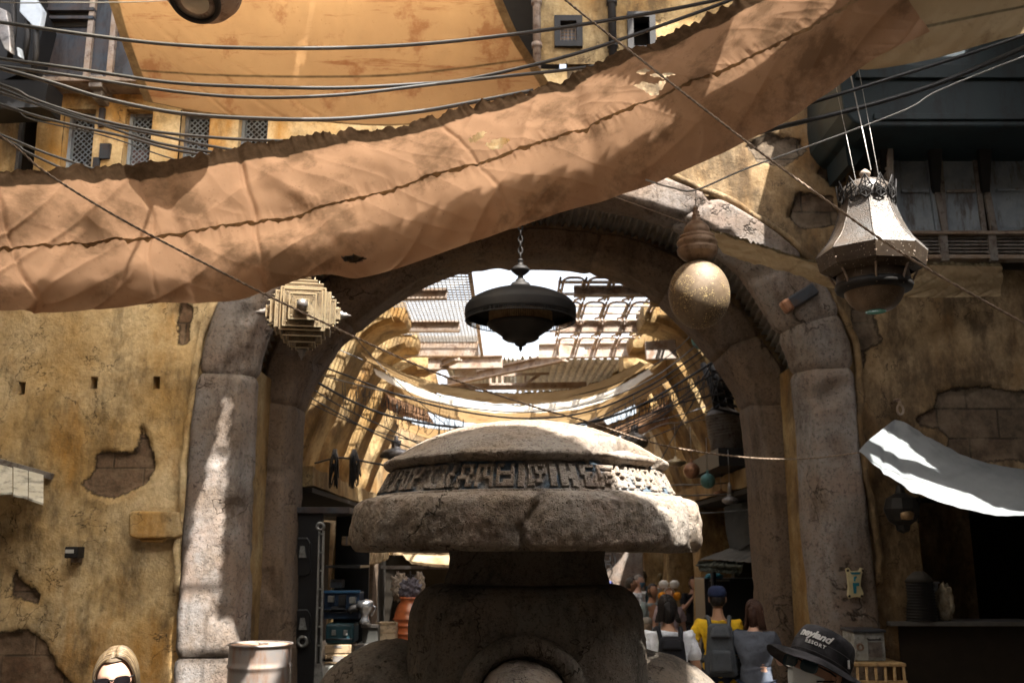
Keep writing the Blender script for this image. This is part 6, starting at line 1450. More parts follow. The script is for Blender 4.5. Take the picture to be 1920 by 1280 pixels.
t = empty('market_stall', (P(790, 1130, 15.9).x, 15.9, 0), 'dark stall recess behind the orange urn on the left of the alley', 'stall')
xa, xb = P(712, 1100, 16.2).x, P(905, 1100, 16.2).x
MB().b2(xa, xb, 16.9, 17.0, 0, PZ(1040, 16.9)).build('back_board', M['void'], t)  # near-black board paints in the shade inside the stall
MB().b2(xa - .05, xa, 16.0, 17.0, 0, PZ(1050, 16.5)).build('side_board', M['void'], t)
MB().b2(xa, xb, 16.2, 16.6, 0, .9).build('counter', dk, t, bevel=.01)
MB().b2(xa, xb, 16.25, 16.35, PZ(1066, 16.3), PZ(1060, 16.3)).build('rail', M['shutter_frame'], t)
# ------------------------------------------------------------------ unseen shade sails added over the square, gaps cut to aim the sun
ZS = 7.5
def at_sail(x, y, z):
    k = (ZS - z) / SUN.z; return (x + SUN.x * k, y + SUN.y * k)
def main_gap():
    A = [at_sail(*P(a, b, 6.02)) for a, b in T2[2:31]]; B_ = [at_sail(*P(a, b, 7.08)) for a, b in B2[2:31]]
    return A + B_[::-1]
GAPS = [  # openings shaped in the added sails so sun reaches these spots
    # right side of the disc, right shoulder, snout, top edge of the dome
    [at_sail(*q) for q in ((.66, 4.36, 2.35), (.80, 4.42, 2.35), (.92, 4.7, 2.35), (1.1, 4.9, 2.35), (1.1, 6.1, 2.4), (-.9, 6.2, 2.7), (-.70, 4.86, 2.70), (-.30, 4.66, 2.80), (.05, 4.56, 2.81), (.30, 4.38, 2.74), (.52, 4.30, 2.6))],
    [at_sail(*q) for q in ((.80, 4.0, 1.6), (1.3, 4.0, 1.6), (1.3, 5.4, 1.6), (.86, 5.4, 1.6))],
    [at_sail(*q) for q in ((-.2, 4.0, 1.6), (.15, 4.0, 1.6), (.15, 4.16, 1.6), (-.2, 4.15, 1.6))],
    # bell lantern, ball lantern, star lantern
    [at_sail(*q) for q in ((2.25, 5.6, 4.6), (3.1, 5.6, 4.6), (3.1, 7.2, 4.6), (2.28, 7.2, 4.6))],
    [at_sail(*q) for q in ((1.0, 6.4, 4.1), (1.75, 6.4, 4.1), (1.75, 7.5, 4.1), (1.0, 7.5, 4.1))],
    [at_sail(*q) for q in ((-2.1, 7.3, 4.2), (-1.3, 7.3, 4.2), (-1.3, 8.6, 4.2), (-2.1, 8.6, 4.2))],
    # wedge on the left leg, drum lid, blonde hair
    [at_sail(*q) for q in ((-2.88, 9.9, 3.95), (-2.84, 9.9, 3.9), (-2.84, 9.9, .3), (-3.2, 9.9, .3), (-3.22, 9.9, 1.6), (-3.12, 9.9, 2.5), (-2.95, 9.9, 3.3))],
    [at_sail(*q) for q in ((-2.75, 9.2, 1.1), (-2.1, 9.2, 1.1), (-2.1, 9.9, 1.1), (-2.75, 9.9, 1.1))],
    [at_sail(*q) for q in ((-1.85, 4.1, 1.65), (-1.6, 4.05, 1.65), (-1.5, 4.7, 1.65), (-1.95, 4.7, 1.65))],
    # grey awning: its corner and front edge
    [at_sail(*q) for q in ((3.0, 8.2, 2.9), (7.0, 8.2, 2.6), (7.0, 8.46, 2.6), (4.35, 8.50, 2.72), (3.95, 8.9, 3.0), (3.6, 9.35, 3.2), (3.2, 9.3, 3.2))],
    main_gap(),
]
GB = [(min(p[0] for p in g), max(p[0] for p in g), min(p[1] for p in g), max(p[1] for p in g)) for g in GAPS]
def sail(x0, x1, y0, y1, z, label, mat='canvas_pale', seed=0):
    nx, ny = int((x1 - x0) / .045), int((y1 - y0) / .045); rows = []
    for j in range(ny + 1):
        row = []
        for i in range(nx + 1):
            u, v = i / nx, j / ny; x = x0 + (x1 - x0) * u; y = y0 + (y1 - y0) * v
            row.append(Vector((x, y, z + .03 * noise.noise(Vector((x, y, seed))))))
        rows.append(row)
    def skip(j, i):
        c = rows[j][i]; k = (ZS - c.z) / SUN.z; p = (c.x + SUN.x * k + .02, c.y + SUN.y * k + .02)
        return any(b[0] < p[0] < b[1] and b[2] < p[1] < b[3] and inside(p, g) for b, g in zip(GB, GAPS))
    mb = MB(); mb.grid(rows, skip=skip if z < 9 else None); return tag(mb.build('added_shade_sail', M[mat]), label, 'shade sail')
M['sail'] = cloth_mat('dense brown sailcloth', (.22, .20, .18), (.19, .17, .15), (.12, .11, .09), .08)
M['sail_thin'] = cloth_mat('thin pale sailcloth', (.92, .86, .74), (.9, .82, .68), (.8, .68, .52), .68)
sail(-9, -4.3, -6.5, 8.75, 7.45, 'unseen brown sail added to shade the left of the square', 'sail', 1)
sail(-4.4, .0, 4.2, 8.98, 7.6, 'unseen thin pale sail added to pass soft light onto the ochre wall', 'sail_thin', 5)
sail(-4.4, .85, -6.5, 4.25, 7.5, 'unseen brown sail added to shade the middle of the square', 'sail', 2)
sail(-.1, .85, 4.2, 8.6, 7.5, 'unseen narrow brown sail added for shade beside the thin pale one', 'sail', 2)
sail(.75, 4.7, -6.5, 8.6, 7.52, 'unseen brown sail added to shade the statue, gaps shaped for sunlight', 'sail', 3)
sail(4.6, 11, -6.5, 9.2, 7.55, 'unseen brown sail added to shade the shop on the right', 'sail', 4)
sail(-8, 2.3, 7.3, 9.85, 11.0, 'unseen high grey sail added to shade the lattice window storey', 'sail', 8)
sail(2.35, 9.0, 8.15, 9.85, 11.6, 'unseen high grey sail added to shade the blue hooded bay', 'sail', 9)
# ------------------------------------------------------------------ the rest of the square: its other three sides, behind and beside the camera
PALE = weathered('pale grey plaster', (.30, .27, .23), (.25, .22, .19), (.18, .155, .13), .6)
for (x0, x1, y0, y1, h, lab) in ((-10.5, 11.5, -9.5, -8.2, 9.0, 'brown plastered building closing the square opposite the arch'),
                                 (-9.6, -8.4, -8.0, 9.9, 9.2, 'brown plastered building along the left side of the square'),
                                 (9.6, 10.8, -8.0, 9.9, 9.2, 'brown plastered building along the right side of the square')):
    t = empty('market_building', ((x0 + x1) / 2, (y0 + y1) / 2, 0), lab, 'building')
    rough_obj(MB().b2(x0, x1, y0, y1, 0, h), 'wall', PALE, t, .05, 3, .8)
    dx, dy = x1 - x0, y1 - y0
    for k in range(5):
        if dx > dy: MB().b2(x0 + 2 + k * 4.2, x0 + 3.4 + k * 4.2, y1 + .02, y1 + .10, 0, 2.4).build('door', M['void'], t)
        else:
            xx = x1 if x0 < 0 else x0; s = 1 if x0 < 0 else -1
            MB().b2(xx + s * .02, xx + s * .1, y0 + 1.2 + k * 3.4, y0 + 2.8 + k * 3.4, 0, 2.4).build('door', M['void'], t)
# ------------------------------------------------------------------ people
def skin_mesh(js, edges, root, sub=2):
    """js: name -> (Vector, rx, ry)"""
    names = list(js); idx = {n_: i for i, n_ in enumerate(names)}
    me = bpy.data.meshes.new('tmp'); me.from_pydata([js[n_][0] for n_ in names], [(idx[a], idx[b]) for a, b in edges], [])
    o = bpy.data.objects.new('tmp', me); COL.objects.link(o)
    o.modifiers.new('s', 'SKIN').use_smooth_shade = True
    sv = me.skin_vertices[0].data
    for n_ in names: sv[idx[n_]].radius = js[n_][1:3]; sv[idx[n_]].use_root = (n_ == root)
    b = o.modifiers.new('b', 'SUBSURF'); b.levels = sub; b.render_levels = sub
    dg = bpy.context.evaluated_depsgraph_get(); dg.update(); r = bpy.data.meshes.new_from_object(o.evaluated_get(dg))
    bpy.data.objects.remove(o); return r
def join_mesh(name, ms):
    bm = bmesh.new()
    for m in ms: bm.from_mesh(m)
    me = bpy.data.meshes.new(name); bm.to_mesh(me); bm.free()
    for p in me.polygons: p.use_smooth = True
    return me
def head_verts(s=1.0, nu=40, nv=32, grow=0.0, hair=None):
    vs = []; keep = []
    for i in range(nv + 1):
        ph = pi * i / nv
        for k in range(nu):
            a = 2 * pi * k / nu; d = Vector((sin(ph) * cos(a), sin(ph) * sin(a), cos(ph)))
            x, y, z = d.x * .076, d.y * .097, d.z * .118
            if d.z < 0: x *= 1 - .34 * (-d.z) ** 1.3; y = y * (1 - .10 * -d.z) - (.012 * -d.z if d.y < 0 else 0)
            if d.y > 0 and d.z < -.2: y *= 1 - .3 * (-d.z - .2)
            if d.y < 0 and not grow:
                y -= .026 * math.exp(-((d.x / .13) ** 2 + ((d.z + .12) / .22) ** 2)); y += .012 * math.exp(-(((abs(d.x) - .36) / .17) ** 2 + ((d.z - .06) / .14) ** 2))
                y -= .008 * math.exp(-((d.x / .26) ** 2 + ((d.z + .47) / .07) ** 2)); y -= .007 * math.exp(-((d.x / .25) ** 2 + ((d.z + .78) / .12) ** 2)); y -= .006 * math.exp(-((d.z - .22) / .08) ** 2) * (abs(d.x) < .6)
            k_ = 1 + grow / .1
            v = Vector((x * k_, y * k_, z * k_))
            if hair:
                back = max(0, d.y * .8 + .35)
                if d.z < .15: v.z -= hair * back * (.15 - d.z); v.y += .02 * back * (.15 - d.z); v.x *= 1 + min(1, hair * 4) * .45 * max(0, .1 - d.z) * back; v.x += .006 * sin(k * 1.9)
            vs.append(v * s); keep.append(d)
    fs = []
    for i in range(nv):
        for k in range(nu):
            k2 = (k + 1) % nu; fs.append((i * nu + k, (i + 1) * nu + k, (i + 1) * nu + k2, i * nu + k2))
    return vs, fs, keep
SKN = {'light': plain('light skin', (.55, .33, .24), .5, var=.12), 'tan': plain('tanned skin', (.38, .21, .13), .5, var=.15), 'dark': plain('dark skin', (.16, .085, .055), .5, var=.15)}
def fabric(name, c): return weathered(name, c, tuple(k * .82 for k in c), tuple(k * .65 for k in c), 9, .85, bump=.5, bdist=.006, fine=120)
def person(px, Y, h, head_deg, label, skin='tan', shirt=None, trousers=(.05, .05, .07), hair=(.03, .02, .015), hair_len=.0, short=False, sleeve='short', arms=('down', 'down'), group=None, tilt=0, pitch=0, lean=0, py=None, cap=None, skirtless=False, xoff=None, mask=None):
    s = h / 1.75; x = P(px, py or 1120, Y).x if xoff is None else xoff
    RZ_ = Matrix.Rotation(radians(head_deg), 3, 'Z'); base = Vector((x, Y, 0))
    RL = Matrix.Rotation(radians(lean), 3, 'X')
    def W(v):
        v = Vector(v)
        if v.z > .95: v = Vector((0, 0, .95)) + RL @ (v - Vector((0, 0, .95)))
        return base + RZ_ @ (v * s)
    t = empty('person', (x, Y, 0), label, 'person', group)
    J = {'pelvis': ((0, 0, .97), .15, .115), 'waist': ((0, .0, 1.12), .125, .095), 'chest': ((0, .005, 1.31), .155, .11), 'neckb': ((0, .015, 1.45), .075, .07), 'neck': ((0, .0, 1.53), .052, .055), 'skull': ((0, -.01, 1.60), .05, .055)}
    E = [('pelvis', 'waist'), ('waist', 'chest'), ('chest', 'neckb'), ('neckb', 'neck'), ('neck', 'skull')]
    HP = {}
    for sd, nm, arm in ((-1, 'L', arms[0]), (1, 'R', arms[1])):
        sh_p = (sd * .185, .01, 1.405)
        if arm == 'down': el_, wr, hd = (sd * .245, .03, 1.13), (sd * .265, -.03, .88), (0, -.1, -1)
        elif arm == 'hip': el_, wr, hd = (sd * .33, .06, 1.15), (sd * .19, -.10, 1.0), (-sd * .8, -.5, -.3)
        elif arm == 'face': el_, wr, hd = (sd * .27, -.16, 1.17), (sd * .08, -.22, 1.42), (-sd * .3, .3, 1)
        elif arm == 'phone': el_, wr, hd = (sd * .24, -.08, 1.14), (sd * .13, -.30, 1.20), (-sd * .3, -.8, .4)
        elif arm == 'strap': el_, wr, hd = (sd * .30, .02, 1.16), (sd * .17, -.16, 1.36), (-sd * .5, .1, .7)
        elif arm == 'reach': el_, wr, hd = (sd * .28, -.22, 1.26), (sd * .26, -.47, 1.40), (0, -1, .35)
        J['sh' + nm] = (sh_p, .062, .062); J['el' + nm] = (el_, .043, .043); J['wr' + nm] = (wr, .028, .024)
        hv = Vector(hd).normalized(); pw = Vector(wr) + hv * .05
        J['pm' + nm] = (tuple(pw), .036, .020)
        E += [('chest', 'sh' + nm), ('sh' + nm, 'el' + nm), ('el' + nm, 'wr' + nm), ('wr' + nm, 'pm' + nm)]
        HP[nm] = (Vector(wr), hv, sd)
        lg = (sd * .09, 0, .90); kn = (sd * .105, -.02, .50); an = (sd * .11, .03, .09); to = (sd * .125, -.13, .035)
        J['hi' + nm] = (lg, .092, .095); J['kn' + nm] = (kn, .056, .058); J['cf' + nm] = ((sd * .108, .02, .36), .054, .056); J['an' + nm] = (an, .036, .04); J['to' + nm] = (to, .04, .028)
        E += [('pelvis', 'hi' + nm), ('hi' + nm, 'kn' + nm), ('kn' + nm, 'cf' + nm), ('cf' + nm, 'an' + nm), ('an' + nm, 'to' + nm)]
    js = {k: (W(v[0]), v[1] * s, v[2] * s) for k, v in J.items()}
    ms = [skin_mesh(js, E, 'pelvis')]
    for nm, (wr, hv, sd) in HP.items():                  # fingers
        side = Vector((0, 1, 0)) if abs(hv.y) < .6 else Vector((1, 0, 0)); side = (side - hv * side.dot(hv)).normalized(); pn = hv.cross(side)
        mbh = MB()
        for f, (o_x, L) in enumerate(((-.028, .066), (-.010, .076), (.009, .072), (.026, .058))):
            r0 = wr + hv * .075 + side * o_x; p1 = r0 + hv * L * .45 + pn * .006; p2 = p1 + hv * L * .3 + pn * .014 * sd; p3 = p2 + hv * L * .2 + pn * .018 * sd
            mbh.tube([W(wr + hv * .04 + side * o_x * .8), W(r0), W(p1), W(p2), W(p3)], .0088 * s, 8, rf=lambda q: (.0095 - .003 * q) * s)
        th = wr + hv * .03 - side * .03
        mbh.tube([W(wr + hv * .02 - side * .01), W(th), W(th + hv * .035 - side * .018), W(th + hv * .06 - side * .018)], .01 * s, 8, rf=lambda q: (.013 - .004 * q) * s)
        ms.append(mbh.mesh('hand'))
    hc = W((0, -.02, 1.655)); RH = RZ_ @ RL @ Matrix.Rotation(radians(tilt), 3, 'Y') @ Matrix.Rotation(radians(-pitch), 3, 'X')
    vs, fs, _d = head_verts(s); mh = MB(); mh.add([hc + RH @ v for v in vs], fs, True)
    for sd in (-1, 1): mh.lathe([(0, -.032 * s), (.011 * s, -.022 * s), (.014 * s, .008 * s), (.012 * s, .026 * s), (0, .034 * s)], tuple(hc + RH @ Vector((sd * .077 * s, .008 * s, -.002))), 10, R=RH, sy=1.6)
    ms.append(mh.mesh('head'))
    link('body', join_mesh('body', ms), SKN[skin], t)
    # hair
    vs, fs, dr = head_verts(s, 56, 40, grow=.006, hair=hair_len)
    ff = []
    for f in fs:
        d = sum((dr[i] for i in f), Vector()) / 4
        if d.z > .62 or (d.y > -.15 and d.z > -.45 + (0 if d.y > .2 else .35)) or (hair_len and d.y > -.25 and d.z > -.99 and (abs(d.x) > .0)): ff.append(f)
    mh = MB(); mh.add([hc + RH @ (v + v.normalized() * (.009 * noise.noise(v * 45) + .004)) for v in vs], ff, True); ho = mh.build('hair', plain('hair', hair, .55, 0, .4, var=.5, scale=40), t)
    if shirt:
        up = {'hem': ((0, 0, .85), .17, .135), 'pelvis': ((0, 0, .95), .172, .136), 'waist': ((0, 0, 1.12), .150, .118), 'chest': ((0, .005, 1.31), .172, .128), 'neckb': ((0, .015, 1.43), .095, .085), 'shL': (J['shL'][0], .078, .078), 'shR': (J['shR'][0], .078, .078)}
        ee = [('hem', 'pelvis'), ('pelvis', 'waist'), ('waist', 'chest'), ('chest', 'neckb'), ('chest', 'shL'), ('chest', 'shR')]
        for nm in 'LR':
            a, b, c = Vector(J['sh' + nm][0]), Vector(J['el' + nm][0]), Vector(J['wr' + nm][0])
            if sleeve == 'short': up['e' + nm] = (tuple(a.lerp(b, .75)), .068, .068); ee.append(('sh' + nm, 'e' + nm))
            elif sleeve == 'long': up['e' + nm] = (tuple(b), .055, .055); up['w' + nm] = (tuple(b.lerp(c, .9)), .04, .04); ee += [('sh' + nm, 'e' + nm), ('e' + nm, 'w' + nm)]
        m_ = skin_mesh({k: (W(v[0]), v[1] * s, v[2] * s) for k, v in up.items()}, ee, 'pelvis', 3)
        for v in m_.vertices: v.co += v.normal * (.016 * noise.noise(v.co * 9) + .012 * (1 - abs(noise.noise(v.co * 7 + Vector((0, 0, v.co.z * 12))))) ** 4)
        link('shirt', join_mesh('shirt', [m_]), fabric('shirt cloth', shirt), t)
    lo_ = {'pelvis': ((0, 0, .99), .155, .12)}; ee = []
    for nm in 'LR':
        a, b, c = Vector(J['hi' + nm][0]), Vector(J['kn' + nm][0]), Vector(J['an' + nm][0])
        lo_['h' + nm] = (tuple(a), .108, .11); ee.append(('pelvis', 'h' + nm))
        if short: lo_['k' + nm] = (tuple(a.lerp(b, .7)), .088, .09); ee.append(('h' + nm, 'k' + nm))
        else: lo_['k' + nm] = (tuple(b), .075, .078); lo_['a' + nm] = (tuple(b.lerp(c, .93)), .058, .06); ee += [('h' + nm, 'k' + nm), ('k' + nm, 'a' + nm)]
    m_ = skin_mesh({k: (W(v[0]), v[1] * s, v[2] * s) for k, v in lo_.items()}, ee, 'pelvis')
    link('shorts' if short else 'trousers', join_mesh('t', [m_]), fabric('trouser cloth', trousers), t)
    for sd in (-1, 1):
        mb = MB(); c = Vector((sd * .118, -.035, .05)); mb.lathe([(0, -.048), (.8, -.048), (1, -.02), (.85, .02), (.45, .055), (0, .06)], (0, 0, 0), 18); 
        vv = [W(c + Vector((v.x * .052, v.y * .135, v.z))) for v in mb.v]; m2 = MB(); m2.add(vv, mb.f, True); m2.build('shoe', M['black'], t)
    if cap:
        mb = MB(); R0 = RH; pr_ = [(.092, .035), (.096, .06), (.088, .10), (.06, .128), (0, .138)]
        mb.lathe([(r * s, z * s) for r, z in pr_], tuple(hc), 32, R=R0, sy=1.15); cp = mb.build('cap', plain('cap cloth', cap, .85), t)
        q = [(-.075, -.085, .045), (-.06, -.15, .035), (0, -.175, .032), (.06, -.15, .035), (.075, -.085, .045)]
        MB().prism([hc + RH @ (Vector(v) * s) for v in q], RH @ Vector((0, 0, .006))).build('peak', plain('cap cloth', cap, .85), cp, fix=True)
    if mask:
        vs, fs, dr = head_verts(s, 40, 32); mb = MB()
        ff = [f for f in fs if (lambda d: d.y < -.45 and -.92 < d.z < -.08)(sum((dr[i] for i in f), Vector()) / 4)]
        mb.add([hc + RH @ (v * 1.07) for v in vs], ff, True); mb.build('face_mask', plain('mask cloth', mask, .8), t)
    return t, W, hc, RH, s
def backpack(W, t_label, col, label, w=.30, h=.44, d=.15, zc=1.20, strap=True):
    c = W((0, .20, zc)); ex = (W((1, 0, 1)) - W((0, 0, 1))).normalized(); ey = (W((0, 1, .9)) - W((0, 0, .9))).normalized(); ez = (W((0, .0, 1.5)) - W((0, 0, 1.1))).normalized(); R = Matrix((ex, ez.cross(ex), ez)).transposed()
    t = empty('backpack', c - ez * h / 2, label, 'backpack'); m_ = fabric('pack cloth', col)
    MB().box(c, (w, d, h), R, taper=.72).build('main_bag', m_, t, bevel=.055, seg=4)
    MB().box(c + R @ Vector((0, d * .55, -h * .18)), (w * .72, d * .4, h * .42), R, taper=.85).build('front_pocket', m_, t, bevel=.03, seg=3)
    MB().box(c + R @ Vector((0, d * .1, h * .36)), (w * .66, d * 1.06, h * .2), R, taper=.7).build('lid_pocket', m_, t, bevel=.03, seg=3)
    for sd in (-1, 1):
        mb = MB(); pts = rail([W((sd * .085, .16, zc + .16)), W((sd * .10, .09, 1.475)), W((sd * .115, -.04, 1.47)), W((sd * .13, -.13, 1.36)), W((sd * .15, -.12, 1.2)), W((sd * .17, .05, 1.06))], n=5)
        mb.tube(pts, .022, 8); mb.build('shoulder_strap', m_, t)
        mb = MB(); q = c + R @ Vector((sd * w * .47, 0, -h * .1)); mb.tube([q, q + R @ Vector((0, 0, -h * .3))], .012, 6); mb.build('side_strap', m_, t)
    return t
def strands(hc, RH, s, n, cols, parent, part=.012, fall=.20, seed=3, up=.012, sr=.0015):
    random.seed(seed); mats = [plain('hair strand', c, .45, 0, .5, var=.3, scale=60) for c in cols]
    mbs = [MB() for _ in cols]
    for k in range(n):
        sd = -1 if random.random() < .5 else 1; y0 = random.uniform(-.068, .09); x0 = random.uniform(.0, .006); pts = []
        g = random.uniform(1.02, 1.09); sp = random.uniform(-.012, .012); ys = -.052 + (y0 + .09) * .75
        for j in range(11):
            t = j / 10; a = t * 1.72; y = y0 + (ys - y0) * t ** 1.4 + sp * t; q_ = math.sqrt(max(.08, 1 - (y / .107) ** 2))
            pts.append(Vector((part * cos(a) * (1 - t) + sd * (x0 + sin(a) * .079 * g * q_), y * g, cos(a) * .120 * g * q_)))
        e = pts[-1]
        for j in range(1, 5): pts.append(e + Vector((sd * .006 * j * random.uniform(.2, 1.4), .002 * j, -fall * j / 4 * random.uniform(.9, 1.05))))
        mbs[random.randrange(len(cols))].tube([hc + RH @ (v * s) for v in pts], sr * s, 4, rf=lambda t: sr * s * (1 - .5 * t))
    for m_, b in zip(mats, mbs): b.build('hair_lock', m_, parent)
G_ = 'visitors strolling in the alley'
# pair seen from behind, nearest
p, W, hc, RH, s = person(1252, 9.5, 1.76, 178, 'person seen from behind in a white shirt with a black backpack, dark hair', 'tan', (.80, .84, .92), (.03, .05, .12), (.010, .008, .008), .05, arms=('down', 'down'), group=G_, py=1140)
bk = backpack(W, '', (.012, .013, .018), 'black backpack worn by the person in the white shirt', .30, .46)
mb = MB()
for k, (dx, dz, w_) in enumerate(((0, .05, .018), (0, .015, .03), (-.006, -.015, .02), (-.01, -.045, .012))): mb.box(W((.0 + dx, .325, 1.19 + dz)), (w_, .006, .022))
mb.build('logo', plain('white print', (.6, .6, .6)), bk)
strands(hc, RH, s, 420, ((.010, .008, .008), (.03, .022, .018)), p, fall=.10, seed=5, sr=.003)
p, W, hc, RH, s = person(1345, 10.7, 1.80, 172, 'person seen from behind in a yellow shirt and dark blue cap with a grey backpack', 'tan', (.80, .50, .02), (.02, .03, .06), (.010, .008, .008), 0, arms=('down', 'strap'), group=G_, py=1130, lean=-5, cap=(.015, .025, .07))
backpack(W, '', (.075, .085, .10), 'dark grey backpack worn by the person in the yellow shirt', .33, .52, .18)
p, W, hc, RH, s = person(1412, 10.4, 1.68, 150, 'person in dark shorts standing in the shade right of the yellow shirt', 'light', (.10, .115, .15), (.015, .02, .04), (.05, .02, .012), .10, short=True, arms=('phone', 'face'), group=G_, py=1120)  # white top coloured dark grey-blue to carry its shade
strands(hc, RH, s, 420, ((.05, .02, .012), (.08, .035, .02)), p, fall=.16, seed=6, sr=.003)
p, W, hc, RH, s = person(1299, 19.5, 1.72, 12, 'person dressed in black facing the camera, hand raised to the face', 'light', (.02, .02, .025), (.012, .012, .014), (.06, .03, .02), .05, arms=('face', 'down'), group=G_, py=1085)
mb = MB(); c = W((.2, .05, 1.55))
for sx in (-1, 1): mb.add([c, c + Vector((sx * .09, 0, .06)), c + Vector((sx * .09, 0, -.06)), c + Vector((0, .02, 0))], [(0, 1, 2), (0, 2, 3), (0, 3, 1), (1, 3, 2)])
mb.build('bow', plain('sky blue bow', (.10, .42, .70)), p)
person(1181, 17.8, 1.74, 100, 'person in a dark grey shirt standing sideways behind the statue shoulder', 'tan', (.16, .19, .24), (.02, .03, .06), (.04, .03, .02), 0, arms=('down', 'down'), group=G_, py=1095)
person(1196, 19.2, 1.76, 60, 'person in a bright white shirt with a blue mask behind the grey shirted one', 'light', (.78, .80, .82), (.10, .10, .12), (.25, .22, .2), 0, arms=('down', 'down'), group=G_, py=1095, mask=(.10, .25, .40))
person(1222, 17.0, 1.66, 35, 'person in a light grey green top with dark hair tied back', 'tan', (.26, .32, .33), (.03, .03, .03), (.025, .016, .012), .03, arms=('down', 'hip'), group=G_, py=1095)
p, W, hc, RH, s = person(1254, 16.2, 1.62, 5, 'person wearing a white bow hair band with two orange puffs', 'light', (.50, .40, .42), (.3, .3, .33), (.25, .12, .05), .04, arms=('down', 'down'), group=G_, py=1110)
for sx in (-1, 1):
    soft(hc + Vector((sx * .085, -.03, .17)), (.075, .03, .06), 'bow_loop', plain('white satin', (.85, .83, .80), .5), p, amp=.1)
    soft(hc + Vector((sx * .12, -.05, -.01)), (.06, .05, .06), 'hair_puff', plain('orange puff', (.75, .30, .02), .8), p, amp=.2)
MB().tube([hc + RH @ Vector((.09 * cos(a), 0, .115 * sin(a))) for a in [pi * i / 14 for i in range(15)]], .012, 6).build('hair_band', plain('white satin', (.85, .83, .80), .5), p)
person(1212, 13.4, 1.33, 170, 'small person in a pale sun hat walking beside the white shirt', 'light', (.34, .24, .20), (.1, .1, .12), (.35, .26, .18), .06, arms=('down', 'down'), group=G_, py=1140, cap=(.42, .38, .32))
person(1140, 18.6, 1.66, 20, 'person with a dark face mask just showing beside the statue neck', 'light', (.12, .10, .14), (.03, .03, .03), (.05, .03, .02), 0, arms=('down', 'down'), group=G_, py=1100, mask=(.02, .02, .025), cap=(.05, .06, .16))
for i_, (px_, Y_, h_, hd_, sk_, c_, tc_, lab_) in enumerate((
    (1166, 21.5, 1.70, 20, 'light', (.45, .10, .10), (.1, .1, .12), 'far person in a red top at the pier with the painted emblem'),
    (1206, 22.5, 1.78, 200, 'tan', (.10, .22, .35), (.2, .2, .2), 'far person in a blue shirt between the white shirt and the green top'),
    (1238, 23.0, 1.72, 160, 'light', (.55, .52, .48), (.05, .05, .07), 'far person in a cream shirt behind the white bow hair band'),
    (1276, 23.5, 1.74, 185, 'dark', (.30, .30, .33), (.04, .04, .05), 'far person in a grey shirt just left of the one dressed in black'),
    (1330, 20.5, 1.70, 170, 'tan', (.50, .30, .16), (.1, .1, .1), 'far person in a tan shirt by the dark stall counter'))):
    person(px_, Y_, h_, hd_, lab_, sk_, c_, tc_, (.04 + .05 * i_, .03 + .03 * i_, .02), .05 * (i_ % 3), arms=('down', 'phone') if i_ % 2 else ('down', 'down'), group=G_, py=1090)
# blonde in the lower left corner
p, W, hc, RH, s = person(222, 4.35, 1.745, 12, 'blonde person with dark sunglasses in the bottom left corner, face half in view', 'light', (.5, .5, .5), (.05, .05, .08), (.12, .08, .042), .13, py=1240, tilt=-6, pitch=-6)
strands(hc, RH, s, 2200, ((.20, .14, .075), (.13, .085, .042), (.27, .20, .12), (.05, .03, .018)), p)
def shades(hc, RH, s, parent, lens=(.012, .010, .012), y=-.104, z=.008):
    m_ = plain('dark lens', lens, .12, 0, .8)
    t_ = MB(); t_.tube([hc + RH @ (Vector(v) * s) for v in ((-.012, y - .002, z + .008), (0, y - .006, z + .010), (.012, y - .002, z + .008))], .003 * s, 6)
    for sd in (-1, 1): t_.tube([hc + RH @ (Vector(v) * s) for v in ((sd * .066, y + .012, z + .008), (sd * .080, -.04, z + .006), (sd * .083, .01, z))], .0032 * s, 6)
    g = t_.build('sunglasses', M['black'], parent)
    for sd in (-1, 1):
        mb = MB(); pts = []
        for k in range(20):
            a = 2 * pi * k / 20; u_ = cos(a) * .031; v_ = sin(a) * .021; uu = abs(cos(a)) ** .7 * (1 if cos(a) > 0 else -1) * .031; vv = abs(sin(a)) ** .7 * (1 if sin(a) > 0 else -1) * .021
            x_ = sd * .038 + uu; pts.append(hc + RH @ (Vector((x_, y + 3.2 * max(0, abs(x_) - .015) ** 2, z - .002 + vv)) * s))
        mb.prism(pts, RH @ Vector((0, .004, 0))); mb.build('lens', m_, g, fix=True)
shades(hc, RH, s, p)
# man in the black bucket hat
p, W, hc, RH, s = person(1536, 3.75, 1.835, -52, 'person in a black printed sun hat, mirrored sunglasses and white mask at the bottom edge', 'light', (.05, .05, .06), (.03, .03, .04), (.03, .02, .015), 0, py=1270, pitch=20, tilt=10)
TGT = P(1510, 1190, 3.95); dz = TGT.z - (hc.z + .135 * s)
hat_m = plain('black washed cotton', (.018, .018, .020), .9, 0, .2, var=.3, scale=30); hat_g = plain('faded grey cotton', (.10, .095, .10), .9, 0, .2, var=.3, scale=30)
hn = N('washed hat cotton'); hcol = hn.mix(hn.ramp(hn.noise(6, 6, .6, off=(1, 2, 4)), [(.42, 0.), (.6, 1.)]), (.016, .016, .018), (.07, .068, .075)); hat_m = hn.done(hcol, .95, 0, hn.bump(hn.math('ADD', hn.noise(16, 5, .6), hn.math('MULTIPLY', hn.noise(300, 2, .5), .3)), .6, .008), .15)
HC = hc + Vector((0, 0, 0)); TB = RH @ Matrix.Rotation(radians(-8), 3, 'X')
def hatd(v, a, r, z): return Vector((v.x, v.y * 1.12, v.z)) * (1 + .012 * noise.noise(v * 30) + .008 * noise.noise(v * 70))
cr = smooth_prof([(.098, .030), (.101, .055), (.099, .085), (.092, .118), (.080, .137), (.05, .146), (.0, .149)], .006)
MB().lathe([(r * s, z * s) for r, z in cr], tuple(HC), 96, R=TB, disp=hatd).build('hat_crown', hat_m, p)
